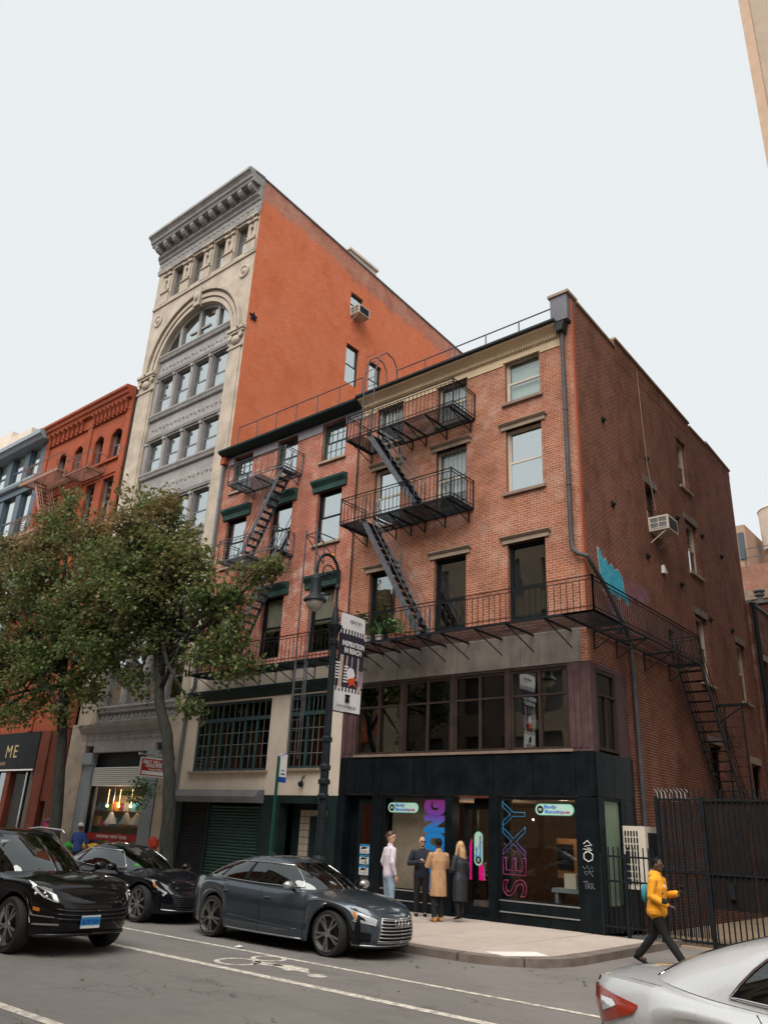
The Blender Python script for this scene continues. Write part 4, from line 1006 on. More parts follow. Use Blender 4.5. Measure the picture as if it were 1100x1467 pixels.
mb = MB(); mb.tube([(.25, 14.2, 11), (.25, 14.2, 0)], .09, 8); build('downpipe', mb, 'iron_black', Fb)
Fc = empty('brick_outbuilding', (-1, 21, 0), 'small brick rear building with a flue pipe on its roof', 'building')
mb = MB(); mb.box(-1.45, 4, 20, 26, 0, 12.55); build('wall', mb, 'brick_alley', Fc)
mb = MB(); mb.box(-1.55, 4.1, 19.9, 26, 12.55, 12.68); build('coping', mb, 'iron_grey_dark', Fc)
mb = MB(); mb.lathe([(.13, 0), (.13, .42), (.22, .42), (.24, .5), (.15, .55), (.26, .62), (.26, .68), (.05, .75)], (-1.05, 20.4, 12.6), 12); build('flue_pipe', mb, 'iron_grey_dark', Fc)
Gb = empty('rear_brick_building', (0, 33, 0), 'pale orange brick building beyond the alley with a roof railing', 'building')
mb = MB(); mb.box(-12, 5.5, 30, 40, 0, 17.7); build('wall', mb, 'brick_far', Gb)
mb = MB(); mb.box(-12, 5.5, 29.9, 30, 15.6, 16.2); build('stucco_band', mb, 'stone_trim', Gb)
mb = MB(); mb.box(-6.5, -3.85, 30.2, 36, 17.7, 20.4); build('penthouse', mb, 'peach_stone', Gb)
mb = MB(); mb.box(-4.3, -3.95, 30.12, 30.2, 18.2, 19.9); build('penthouse_window', mb, 'blue_steel', Gb)
mb = MB()
for x in (-4.0, -3.2, -2.4, -1.6, -.8): mb.bar((x, 30, 17.7), (x, 30, 18.75), .05)
for z in (18.2, 18.75): mb.bar((-4.1, 30, z), (-.5, 30, z), .04)
mb.bar((-3.2, 30, 18.75), (-2.4, 30, 18.2), .04); build('railing', mb, 'blue_steel', Gb)
WTX = -2.4
wt = empty('water_tank', (WTX, 33, 17.7), 'round pale water tank on legs above the rear roof', 'water tank')
mb = MB(); mb.lathe([(1.2, 0), (1.25, 2.6), (1.3, 2.6), (.1, 3.5)], (WTX, 33, 19.3), 20); build('tank', mb, 'stucco', wt, smooth=True, angle=40)
for dx, dy in ((-.9, -.9), (.9, -.9), (.9, .9), (-.9, .9)):
    mb = MB(); mb.bar((WTX + dx, 33 + dy, 17.7), (WTX + dx * .8, 33 + dy * .8, 19.3), .12); build('leg', mb, 'blue_steel', wt)
# ================================================================== across the street (seen in the glass and paint)
for i, (x0, x1, hh, m, lab) in enumerate([(-70, -42, 15, 'opposite_stone', 'low stone block across the street, far up the road'), (-41.9, -25, 17.5, 'terracotta', 'red block across the street, next to the low stone block'), (-24.9, -9, 20.5, 'opposite_stone', 'tan stone block across the street with arched upper windows'), (-8.9, 4, 18.5, 'beige_stone', 'beige block across the street facing the boutique'), (4.1, 30, 13, 'brick_far', 'lower brick block across the street beside the beige block')]):
    O = empty('opposite_building', ((x0 + x1) / 2, -27, 0), lab, 'building')
    mb = MB(lambda u, d, z: (u, -22.2 - d, z)); hl = []
    nw = int((x1 - x0) / 2.6); st_ = (x1 - x0) / nw
    for k in range(nw):
        for j in range(int((hh - 5) / 3.5)): hl.append((x0 + k * st_ + .7, x0 + k * st_ + st_ - .7, 5.2 + j * 3.5, 7.5 + j * 3.5))
    wall(mb, x0, x1, 0, hh, hl, .3); build('facade', mb, m, O, fix=False)
    mb = MB(); mb.box(x0, x1, -22.75, -22.55, 0, hh - .1); mb.box(x0, x1, -30, -22.76, 0, hh - .2); build('windows_and_core', mb, 'iron_grey_dark', O)
    mb = MB(lambda u, d, z: (u, -22.2 - d, z)); profile(mb, x0, x1, [(0, hh - 1), (-.2, hh - 1), (-.6, hh - .4), (-.7, hh), (0, hh + .1)]); build('cornice', mb, 'stone_trim', O)
# ================================================================== fire escapes
bal_me = {}
def baluster(h, m='iron_black', w=.014):
    k = (round(h, 3), m)
    if k not in bal_me:
        b = MB(); b.box(-w / 2, w / 2, -w / 2, w / 2, 0, h); bal_me[k] = piece('baluster', b, m)
    return bal_me[k]
def platform(par, fr, u0, u1, dep, z, brackets, rail=.86, m='iron_black', step=.15, ends=(1, 1), front=True, slat=.055, gap=None, d0=-.02, bh=.42):
    """iron landing: edge frame, slats, cross bars with triangular brackets, two-bar railing with balusters"""
    f = MB(fr); D = -dep
    for d in (D, d0): f.box(u0, u1, d - .012, d + .012, z - .05, z)
    for u in (u0, u1): f.box(u - .012, u + .012, D + .013, d0 - .013, z - .05, z)
    pl = build('platform', f, m, par)
    s = MB(fr); n = int((dep - .04) / slat)
    for i in range(1, n + 1):
        d = D + i * (dep - .02) / (n + 1)
        if gap:
            s.box(u0 + .013, gap[0], d - .011, d + .011, z - .018, z - .003); s.box(gap[1], u1 - .013, d - .011, d + .011, z - .018, z - .003)
        else: s.box(u0 + .013, u1 - .013, d - .011, d + .011, z - .018, z - .003)
    build('slats', s, m, pl, kind='stuff')
    for u in brackets:
        b = MB(fr); b.bar((u, D + .02, z - .06), (u, -.005, z - .06), .04, .05); b.bar((u, D * .92, z - .085), (u, -.02, z - bh), .022); b.bar((u, -.02, z - bh), (u, -.02, z - .06), .03)
        build('bracket', b, m, pl)
    r = MB(fr); segs = []
    if front: segs.append(((u0, D), (u1, D)))
    if ends[0]: segs.append(((u0, D), (u0, d0)))
    if ends[1]: segs.append(((u1, D), (u1, d0)))
    for (a, b_) in segs:
        r.bar((a[0], a[1], z + rail), (b_[0], b_[1], z + rail), .035, .02); r.bar((a[0], a[1], z + rail - .09), (b_[0], b_[1], z + rail - .09), .025, .015); r.bar((a[0], a[1], z + .09), (b_[0], b_[1], z + .09), .025, .015)
    for q in {s_ for g_ in segs for s_ in g_}: r.bar((q[0], q[1], z - .04), (q[0], q[1], z + rail + .03), .035)
    ro = build('railing', r, m, par); me = baluster(rail - .1, m)
    for (a, b_) in segs:
        L = math.hypot(b_[0] - a[0], b_[1] - a[1]); n = int(L / step)
        for i in range(1, n):
            t = i / n; inst('baluster', me, ro, fr(a[0] + (b_[0] - a[0]) * t, a[1] + (b_[1] - a[1]) * t, z + .005))
    return pl
def stair(par, fr, a, b, d0, d1, n, m='iron_black', ms='iron_blue', rails=True):
    """a, b: (u, z) of top and bottom; runs along u between depths d0 and d1"""
    s = MB(fr)
    for d in (d0, d1): s.bar((a[0], d, a[1]), (b[0], d, b[1]), .018, .17, up=(0, 0, 1))
    st_ = build('staircase', s, ms, par)
    t = MB(); t.box(-.105, .105, -abs(d1 - d0) / 2 + .02, abs(d1 - d0) / 2 - .02, -.012, .012)
    horiz = fr(1, 0, 0)[0] != fr(0, 0, 0)[0]
    me = piece('tread', t, m)
    for i in range(n):
        q = (i + .5) / n; inst('tread', me, st_, fr(a[0] + (b[0] - a[0]) * q, (d0 + d1) / 2, a[1] + (b[1] - a[1]) * q), (0, 0, 0 if horiz else R(90)))
    if rails:
        h = MB(fr)
        for d in (d0, d1):
            for dz in (.45, .82): h.tube([(a[0], d, a[1] + dz), (b[0], d, b[1] + dz)], .013, 6)
            for q in (.02, .5, .98): x, z = a[0] + (b[0] - a[0]) * q, a[1] + (b[1] - a[1]) * q; h.bar((x, d, z), (x, d, z + .82), .02)
        build('handrail', h, ms, par)
    return st_
FB = empty('fire_escape', (-4, 0, 7), 'black iron fire escape with plant-lined balcony wrapping round the corner building', 'fire escape')
platform(FB, f0, -7.62, -3.36, 1.18, 13.92, (-7.5, -6.3, -5.75, -5.2, -4.4, -3.5), gap=(-6.95, -6.2), ends=(1, 1))
platform(FB, f0, -7.66, -3.40, 1.16, 10.96, (-7.5, -6.3, -5.7, -5.15, -4.4, -3.55), gap=(-6.95, -6.2))
platform(FB, f0, -7.35, .86, 1.42, 6.98, (-7.2, -6.55, -5.9, -5.16, -4.27, -3.5, -2.45, -1.5, -.42), ends=(1, 0), step=.165, slat=.09, rail=.83, bh=.5)
stair(FB, f0, (-6.72, 13.93), (-4.72, 11.0), -1.12, -.62, 12)
stair(FB, f0, (-6.74, 10.95), (-4.45, 7.05), -1.10, -.58, 16)
# the arm along the side wall
platform(FB, sB, -1.42, 5.6, .86, 6.975, (.3, 1.6, 3.4, 5.2), ends=(0, 1), step=.11, slat=.09, rail=.83, bh=.5, d0=-.05)
stair(FB, sB, (5.62, 6.95), (8.75, 2.4), -.82, -.16, 17, ms='iron_black')
gate_f = MB(sB); gate_f.bar((9.0, -.06, 6.3), (9.0, -1.05, 6.3), .08, .08)
for d in (-.3, -.85): gate_f.bar((9.0, d, 6.3), (9.0, d, 2.2), .04)
gate_f.bar((9.0, -.08, 5.75), (9.0, -.9, 6.26), .035); gate_f.bar((9.0, -.06, 5.6), (9.0, -.06, 6.3), .04)
for i in range(12): gate_f.bar((9.0, -.31, 5.9 - i * .3), (9.0, -.84, 5.9 - i * .3), .014)
build('ladder_frame', gate_f, 'iron_black', FB)
gn = MB(); 
for x in (-7.0, -6.55): gn.tube([(x, -1.16, 13.95), (x, -1.14, 16.2), (x, -.95, 16.9), (x, -.62, 17.2), (x, -.25, 17.15), (x, -.05, 16.9), (x, -.02, 16.5)], .022, 8)
for i in range(10): gn.bar((-7.0, -1.15, 14.2 + i * .3), (-6.55, -1.15, 14.2 + i * .3), .016)
build('roof_ladder', gn, 'iron_blue', FB)

FA = empty('fire_escape', (-12, 0, 7), 'blue-grey iron fire escape with steep stairs and drop ladder on the green-hooded brick building', 'fire escape')
platform(FA, f0, -13.95, -10.85, .92, 14.0, (-13.4, -12.4, -11.0), m='iron_blue', gap=(-12.1, -10.95), step=.3, rail=.78)
platform(FA, f0, -13.95, -10.95, .92, 10.9, (-13.4, -12.4, -11.1), m='iron_blue', gap=(-12.2, -11.1), step=.3, rail=.78)
platform(FA, f0, -14.75, -8.0, .92, 6.86, (-14.4, -13.6, -12.8, -12, -11.2, -10.4, -9.4, -8.4), m='iron_black', step=.17, rail=.83)
stair(FA, f0, (-10.98, 13.98), (-12.72, 10.98), -.86, -.40, 13, m='iron_blue')
stair(FA, f0, (-10.85, 10.95), (-13.0, 6.95), -.86, -.40, 17, m='iron_blue')
dl = MB()
for x, z0 in ((-9.42, 4.2), (-8.9, 5.0)):
    dl.bar((x, -.9, z0), (x, -.9, 11.2), .035); dl.bar((x, -.9, 11.05), (x, -.01, 11.05), .03); dl.bar((x, -.85, 11.0), (x, -.02, 10.3), .024); dl.bar((x, -.02, 10.3), (x, -.02, 11.05), .025)
dl.bar((-9.42, -.9, 11.05), (-8.9, -.9, 11.05), .03)
for x in (-9.36, -8.96): dl.bar((x, -.93, 3.9), (x, -.93, 7.1), .03)
for i in range(10): dl.bar((-9.36, -.93, 4.1 + i * .31), (-8.96, -.93, 4.1 + i * .31), .018)
build('drop_ladder', dl, 'iron_blue', FA)

FC = empty('fire_escape', (-29, 0, 15), 'beige painted fire escape on the terracotta building', 'fire escape')
for z in (18.1, 15.1, 11.8):
    platform(FC, f0, -30.9, -27.2, 1.25, z, (-30.7, -27.4), m='iron_rustpink', step=.5, bh=.7)
    sk = MB(f0); sk.box(-30.95, -27.15, -1.29, -1.264, z - .16, z + .02); build('skirt', sk, 'iron_rustpink', FC)
platform(FC, f0, -27.1, -24.9, .9, 17.75, (-26.9, -25.1), m='iron_rustpink', step=.4)
stair(FC, f0, (-29.7, 18.1), (-27.9, 15.1), -1.1, -.5, 12, 'iron_rustpink', 'iron_rustpink'); stair(FC, f0, (-29.7, 15.1), (-27.9, 11.8), -1.1, -.5, 12, 'iron_rustpink', 'iron_rustpink')
ld = MB()
for x in (-28.9, -28.5): ld.bar((x, -1.2, 4.0), (x, -1.2, 8), .05)
for i in range(11): ld.bar((-28.9, -1.2, 4.1 + i * .36), (-28.5, -1.2, 4.1 + i * .36), .03)
ld.bar((-28.9, -1.2, 7.9), (-28.9, -.02, 7.9), .04); ld.bar((-28.5, -1.2, 7.9), (-28.5, -.02, 7.9), .04); build('drop_ladder', ld, 'iron_rustpink', FC)

# roof edge guard rails
def roof_rail(x0, x1, zt, n, label):
    b = MB(); b.tube([(x0, .05, zt), (x1, .05, zt)], .022, 6)
    for i in range(n): x = x0 + (x1 - x0) * i / (n - 1); b.tube([(x, .05, 16.0), (x, .05, zt)], .02, 6)
    return single('roof_railing', b, 'iron_blue', ((x0 + x1) / 2, .05, 16.4), label, 'railing')
roof_rail(-14.9, -8.2, 17.15, 7, 'thin pipe railing along the roof of the green-hooded brick building')
roof_rail(-6.6, -.58, 16.86, 6, 'thin pipe railing along the roof above the cream cornice')

# ================================================================== air conditioners
def ac(name, label, x, y0, y1, z0, z1, xo):
    a = empty(name, (x, (y0 + y1) / 2, z0), label, 'air conditioner', 'window air conditioners')
    b = MB(); b.box(x - .25, x + xo, y0, y1, z0, z1); build('case', b, 'ac_beige', a)
    b = MB()
    b.box(x + .06, x + xo - .06, y0 - .008, y0 - .001, z0 + .06, z1 - .06); build('side_grille', b, 'iron_grey_dark', a)
    b = MB(); b.box(x + xo + .001, x + xo + .008, y0 + .07, y1 - .07, z0 + .05, z1 - .06); build('rear_coil', b, 'iron_black', a)
    b = MB()
    for i in range(3): z = z0 + .07 + (z1 - z0 - .12) * i / 2; b.box(x + .04, x + xo - .04, y0 - .018, y0 - .009, z - .012, z + .012)
    b.box(x + xo / 2 - .01, x + xo / 2 + .01, y0 - .02, y0 - .009, z0 + .05, z1 - .05); build('fins', b, 'ac_beige', a)
    b = MB(); b.bar((x + xo - .08, y0 + .06, z0), (x + .01, y0 + .06, z0 - .35), .025); b.bar((x + xo - .08, y1 - .06, z0), (x + .01, y1 - .06, z0 - .35), .025); build('support_bracket', b, 'cream_frame', a)
ac('air_conditioner', 'beige window air conditioner on the dark side wall below the cable', 0, 4.64, 5.42, 11.0, 11.46, .62)
ac('air_conditioner', 'beige window air conditioner on the orange brick flank', XT1, 6.6, 7.42, 26.75, 27.25, .6)
hp = empty('heat_pump', (.62, 1.1, .1), 'tall beige outdoor heat pump behind the low iron fence', 'heat pump')
b = MB(); b.box(.27, .80, .72, 1.5, 1.05, 2.38); build('case', b, 'ac_beige', hp)
b = MB(); b.box(.8005, .808, .86, 1.42, 1.5, 2.25); build('coil_panel', b, 'iron_black', hp)
b = MB()
for i in range(5):
    for j in range(8): b.box(.31 + i * .07, .345 + i * .07, .708, .7195, 1.15 + j * .145, 1.26 + j * .145)
build('louvres', b, 'iron_black', hp, kind='stuff')
for x, y in ((.3, .78), (.77, .78), (.3, 1.44), (.77, 1.44)): b = MB(); b.box(x - .03, x + .03, y - .03, y + .03, .03, 1.05); build('leg', b, 'iron_black', hp)

# ================================================================== fence and gate
lf = empty('low_fence', (.7, -.04, .1), 'low black iron fence between the boutique corner and the alley gate', 'fence')
for z in (1.70, .30, 1.2): b = MB(); b.box(.06, 1.34, -.06, -.02, z, z + .04); build('rail', b, 'iron_black', lf)
me = baluster(1.72, 'iron_black', .022)
for i in range(11): inst('bar', me, lf, (.12 + i * .115, -.04, .2))
for x in (.05, .62, 1.36):
    b = MB(); b.box(x - .03, x + .03, -.07, -.01, .1, 1.78); build('post', b, 'iron_black', lf)
gt = empty('alley_gate', (3.3, .9, 0), 'tall black iron bar gate across the alley with spikes', 'gate')
for z in (2.95, .1, 1.45): b = MB(); b.box(1.04, 5.7, .875, .925, z, z + .045); build('rail', b, 'iron_black', gt)
b = MB(); b.box(-.013, .013, -.013, .013, 0, 3.12); bm_ = piece('bar', b, 'iron_black')
for i in range(40): inst('bar', bm_, gt, (1.12 + i * .116, .9, .08))
for x in (1.05, 2.08, 4.0, 5.66):
    b = MB(); b.box(x - .04, x + .04, .86, .94, .02, 3.05); build('post', b, 'iron_black', gt)
b = MB()
for i in range(21): b.box(1.1 + i * .045, 1.122 + i * .045, .91, .93, .2, 2.92)
build('mesh_panel', b, 'iron_black', gt, kind='stuff')
for i in range(9): x = 1.1 + i * .09; b = MB(); b.tube([(x, .9, 3.0), (x - .01, .9, 3.12), (x - .09, .88, 3.22)], [.014, .012, .003], 5); build('spike', b, 'iron_grey', gt)
for x in (2.12, 3.05, 4.04, 4.85):
    b = MB(); w = .78 if x > 4 else .9
    b.box(x, x + w, .93, .945, .78, 2.94)
    for k in range(5): b.box(x + .06 + k * .17, x + .1 + k * .17, .945, .965, .78, 2.94)
    build('backing_sheet', b, 'gate_sheet', gt)
b = MB(); b.box(2.5, 2.62, .82, .88, 1.0, 1.3); build('lock_box', b, 'iron_black', gt)

# ================================================================== lettering on the boutique
ROT90 = Matrix(((0, -1, 0), (0, 0, -1), (1, 0, 0))).to_euler()
def fit_text(name, body, m, par, cx, y, cz, w, h, vert=False, outline=0, bold=.0, ext=.003):
    o = text(name, body, 1.0, m, par, (0, 0, 0), (0, 0, 0), outline=outline, bold=bold, extrude=ext)
    vs_ = o.data.vertices; x0 = min(v.co.x for v in vs_); x1 = max(v.co.x for v in vs_); y0 = min(v.co.y for v in vs_); y1 = max(v.co.y for v in vs_)
    zs = max(abs(v.co.z) for v in vs_) or 1
    for v in vs_: v.co = Vector(((v.co.x - (x0 + x1) / 2) / (x1 - x0) * w, (v.co.y - (y0 + y1) / 2) / (y1 - y0) * h, v.co.z / zs * ext))
    o.location = Vector((cx, y, cz)) - wloc(par); o.rotation_euler = ROT90 if vert else FRONT
    return o
def gradz(name, stops, axis=2, rough=.4, emis=0):
    m = N(name); p = m.pos(); sp = m.n('SeparateXYZ'); m.link(p, sp.inputs[0])
    f = m.mr(sp.outputs[axis], stops[0][0], stops[-1][0])
    L = stops[-1][0] - stops[0][0]
    c = m.ramp(f, [((s[0] - stops[0][0]) / L, s[1]) for s in stops]); m.principled(c, rough); return m.m
gradz('print_strong', [(.6, (.005, .10, .38)), (1.7, (.005, .18, .50)), (2.15, (.01, .18, .50)), (2.45, (.13, .045, .32)), (2.9, (.20, .02, .14))])
gradz('print_sexy', [(.7, (.28, .04, .08)), (1.0, (.24, .015, .09)), (1.5, (.20, .02, .13)), (1.75, (.08, .05, .22)), (2.05, (.01, .16, .36)), (2.9, (.01, .19, .36))])
gradz('print_pill_left', [(-5.95, (.02, .18, .7)), (-5.6, (.12, .10, .5)), (-5.25, (.5, .02, .08))], 0)
gradz('print_pill_right', [(-1.32, (.02, .18, .7)), (-1.0, (.12, .10, .5)), (-.7, (.5, .02, .08))], 0)
gradz('print_pill_door', [(1.6, (.02, .18, .7)), (1.85, (.12, .10, .5)), (2.1, (.5, .02, .08))], 2)
plain('pill_mint', (.42, .66, .56), .4, var=.04); plain('pill_edge', (.05, .32, .22), .4); plain('print_black', (.01, .01, .012), .4); plain('paper_white', (.70, .70, .68), .7, var=.05); plain('poster_blue', (.02, .22, .48), .5)
def pill(cx, y, cz, L, h, vert, gm, label):
    e = empty('window_sign', (cx, y, cz), label, 'sign')
    def cap(r, l, yy, m, nm):
        pts = [(l / 2 - r + r * math.sin(math.pi * k / 10), -r * math.cos(math.pi * k / 10)) for k in range(11)]; pts += [(-q[0], -q[1]) for q in pts]
        b = MB(); b.prism(pts, lambda q, k: (cx + (q[0] if not vert else -q[1]), yy - .004 * k, cz + (q[1] if not vert else q[0]))); return build(nm, b, m, e)
    cap(h / 2, L, y, 'pill_edge', 'border'); cap(h / 2 - .014, L - .028, y - .006, 'pill_mint', 'plate')
    o = -L / 2 + h * .53
    pts = [(h * .33 * math.cos(2 * math.pi * k / 16), h * .33 * math.sin(2 * math.pi * k / 16)) for k in range(16)]
    b = MB(); dx, dz = (o, 0) if not vert else (0, o)
    b.prism(pts, lambda q, k: (cx + dx + q[0], y - .012 - .003 * k, cz + dz + q[1])); build('emblem_disc', b, 'print_black', e)
    b = MB()
    for k in (-1, 0, 1):
        b.box(cx + dx - (.045 if not vert else .006) + (0 if not vert else k * .022), cx + dx + (.045 if not vert else .006) + (0 if not vert else k * .022), y - .019, y - .016, cz + dz - (.006 if not vert else .045) + (k * .022 if not vert else 0), cz + dz + (.006 if not vert else .045) + (k * .022 if not vert else 0))
    build('emblem_mark', b, 'pill_mint', e)
    if not vert:
        fit_text('lettering', 'Body', gm, e, cx - L * .10, y - .013, cz + h * .20, L * .32, h * .38, bold=.02); fit_text('lettering', 'Boutique', gm, e, cx + L * .07, y - .013, cz - h * .2, L * .62, h * .36, bold=.02)
    else:
        fit_text('lettering', 'Body', gm, e, cx - h * .2, y - .013, cz - L * .09, L * .30, h * .38, True, bold=.02); fit_text('lettering', 'Boutique', gm, e, cx + h * .2, y - .013, cz + L * .06, L * .60, h * .36, True, bold=.02)
pill(-5.68, .028, 2.645, 1.06, .27, False, 'print_pill_left', 'mint Body Boutique sign at the top of the window lettered STRONG')
pill(-1.10, .028, 2.67, 1.04, .27, False, 'print_pill_right', 'mint Body Boutique sign at the top of the window lettered SEXY')
pill(-3.43, .315, 1.72, .82, .27, True, 'print_pill_door', 'upright mint Body Boutique sign on the glass shop door')
s1 = empty('window_lettering', (-4.6, .02, .7), 'tall filled blue and purple STRONG lettering on the shop window', 'lettering')
fit_text('lettering', 'STRONG', 'print_strong', s1, -4.61, .026, 1.78, 2.18, .72, True, bold=.085)
s2 = empty('window_lettering', (-2.2, .02, .7), 'tall outlined SEXY lettering fading from blue to pink on the shop window', 'lettering')
fit_text('lettering', 'SEXY', 'print_sexy', s2, -2.22, .022, 1.78, 2.14, .66, True, outline=.010, bold=.0, ext=.008)
# notices on the residents' door
for k in range(3):
    b = MB(); z = 1.42 - k * .27; b.box(-7.22, -6.86, .085, .0905, z, z + .25); e = single('notice', b, 'poster_blue', (-7.04, .085, z), ['topmost blue and white notice taped to the dark side door', 'middle blue and white notice taped to the dark side door', 'lowest blue and white notice taped to the dark side door'][k], 'notice')
    b = MB(); b.box(-7.205, -6.875, .079, .083, z + .01, z + .19); o = build('sheet', b, 'paper_white', e)
    b = MB(); b.prism([(0, 0), (.2, .02), (.26, .06), (.05, .07)], lambda q, c_: (-7.18 + q[0], .078 - .002 * c_, z + .115 + q[1])); build('picture', b, 'print_black', e)
    b = MB()
    for j in range(3): b.box(-7.18, -6.93 + .02 * (j % 2), .075, .078, z + .03 + j * .025, z + .038 + j * .025)
    build('text_lines', b, 'iron_grey', e, kind='stuff')
b = MB(); b.box(-6.84, -6.77, .08, .087, 1.4, 1.78); single('notice', b, 'paper_white', (-6.8, .08, 1.4), 'narrow white sheet taped beside the blue notices', 'notice')
# things inside the boutique
emit('neon_pink', (1.0, .012, .26), .22)
b = MB(); b.prism([(-4.45, .95), (-3.75, .95), (-3.85, 1.5), (-4.1, 2.1), (-4.25, 1.75)], lambda q, k: (q[0], 1.1 + .03 * k, q[1])); single('light_panel', b, 'neon_pink', (-4.1, 1.1, .95), 'magenta glowing light panel inside the shop door', 'light')
b = MB(); b.tube([(-3.62, 1.0, .2), (-3.62, 1.0, 1.12)], .025, 8); b.ell((-3.62, 1.0, 1.16), .06); b.lathe([(.16, 0), (.16, .03), (.03, .05)], (-3.62, 1.0, .165), 14); single('queue_post', b, 'print_black', (-3.62, 1.0, .165), 'small black barrier post inside the shop door', 'post')
plain('wood_orange', (.26, .125, .055), .6, var=.2)
b = MB(); b.box(-1.75, -.45, 1.3, 1.36, 1.15, 2.05); single('wood_partition', b, 'wood_orange', (-1.1, 1.3, 1.15), 'brown wooden partition inside the window lettered SEXY', 'partition')
b = MB(); b.box(-1.72, -1.3, 1.25, 1.29, 1.35, 1.92); single('wall_screen', b, 'print_black', (-1.5, 1.25, 1.35), 'dark screen on the brown wooden partition', 'screen')
b = MB(); b.box(-.98, -.86, 1.26, 1.29, 1.6, 1.74); single('card', b, 'paper_white', (-.92, 1.27, 1.6), 'small white card pinned on the brown wooden partition', 'card')
bn = empty('bench', (-1.0, .7, .16), 'padded grey bench inside the window lettered SEXY', 'bench')
b = MB(); b.box(-1.5, -.5, .5, .95, .86, .95); build('cushion', b, 'slate_pipe', bn)
for x in (-1.4, -.6):
    b = MB(); b.box(x - .04, x + .04, .55, .9, .16, .86); build('leg', b, 'aluminium', bn)
for x, z, w, lab in ((-1.05, .955, .3, 'pale carton standing on the grey bench in the shop window'), (-.75, .17, .35, 'pale carton on the floor under the grey bench in the shop window')):
    b = MB(); b.box(x - w / 2, x + w / 2, .58, .85, z, z + .32); single('carton', b, 'curtain_beige', (x, .7, z), lab, 'box')
for x, lab in ((-1.95, 'pair of small lit ceiling spots above the outlined lettering'), (-.62, 'small lit ceiling spot beside the mint sign in the right shop window')):
    b = MB(); b.ell((x, .5, 2.45), .022, n=8, m=6); single('spot_lamp', b, emit('spot_%d' % int(-x * 100), (1, .85, .6), 2.5), (x, .5, 2.43), lab, 'lamp')
# paint tags
def scribble(name, pts, r, m, label, base, par): 
    b = MB(); b.tube(pts, r, 5); o = build(name, b, m, par, label=label)
P = lambda q: [(-.25 + x, -.056, z) for x, z in q]
scribble('graffiti_tag', P([(-.1, 1.95), (.0, 2.02), (.1, 1.93), (-.08, 1.9), (.08, 1.86), (-.12, 1.84), (.1, 1.82), (-.06, 1.78), (.02, 1.79), (.12, 1.73), (.1, 1.62), (0, 1.58), (-.1, 1.64), (-.1, 1.74), (0, 1.79)]), .011, 'paper_white', 'white scribbled tag on the black pier', None, B)
scribble('graffiti_tag', P([(-.15, 1.48), (-.08, 1.42), (-.04, 1.5), (.02, 1.4), (.08, 1.48), (.12, 1.38), (-.12, 1.36), (-.05, 1.3), (.03, 1.36), (.1, 1.28)]), .007, 'slate_pipe', None, None, B)
scribble('graffiti_tag', P([(-.14, 1.16), (-.02, 1.17), (-.08, 1.17), (-.09, 1.02), (-.04, 1.02), (-.03, 1.14), (.02, 1.12), (.0, 1.07), (-.03, 1.07), (.05, 1.02), (.06, 1.15), (.06, 1.08), (.12, 1.14), (.06, 1.08), (.13, 1.02)]), .008, 'slate_pipe', None, None, B)
brick('graffiti_cyan', (.04, .36, .50), (.03, .28, .40), (.12, .46, .58), stain=(.02, .12, .17), stain_amt=.4, pale=(.25, .5, .58), pale_amt=.5)
brick('graffiti_white', (.5, .45, .42), (.4, .35, .33), (.5, .45, .4), stain_amt=.5)
brick('graffiti_plum', (.20, .09, .10), (.15, .065, .075), (.28, .16, .17), stain_amt=.4, pale=(.3, .25, .38), pale_amt=.9)
def blob(pts, d, m):
    b = MB(); b.prism(pts, lambda q, k: (.003 + d + .003 * k, q[0], q[1])); build('graffiti', b, m, B)
cy = [(.84, 9.45), (.92, 9.48), (1.02, 9.38), (1.08, 9.2), (1.15, 9.14), (1.2, 9.25), (1.28, 9.28), (1.36, 9.12), (1.46, 9.1), (1.52, 9.2), (1.62, 9.16), (1.7, 9.05), (1.78, 9.12), (1.9, 9.14), (2.02, 9.02), (2.1, 9.0), (2.14, 8.8), (2.16, 8.6), (2.26, 8.45), (2.36, 8.36), (2.42, 8.22), (2.34, 8.12), (2.2, 8.14), (2.1, 8.28), (1.98, 8.3), (1.9, 8.18), (1.76, 8.16), (1.66, 8.26), (1.5, 8.24), (1.36, 8.12), (1.2, 8.1), (1.06, 8.2), (.98, 8.4), (.92, 8.7), (.86, 9.1)]
c0 = (sum(p[0] for p in cy) / len(cy), sum(p[1] for p in cy) / len(cy))
cy = [(c0[0] + .12 + (p[0] - c0[0]) * 1.15, c0[1] - .05 + (p[1] - c0[1]) * .86) for p in cy]; c0 = (c0[0] + .12, c0[1] - .05)
blob([(c0[0] + (p[0] - c0[0]) * 1.06, c0[1] + (p[1] - c0[1]) * 1.07) for p in cy], 0, 'graffiti_white'); blob(cy, .006, 'graffiti_cyan')
blob([(2.5, 9.1), (2.7, 8.9), (3.3, 8.95), (3.95, 9.0), (4.2, 8.8), (4.1, 8.5), (3.6, 8.4), (3.1, 8.5), (2.8, 8.2), (2.5, 8.25)], 0, 'graffiti_plum'); blob([(1.2, 7.95), (2.2, 8.0), (2.3, 7.3), (1.8, 7.2), (1.4, 7.5)], 0, 'graffiti_plum')
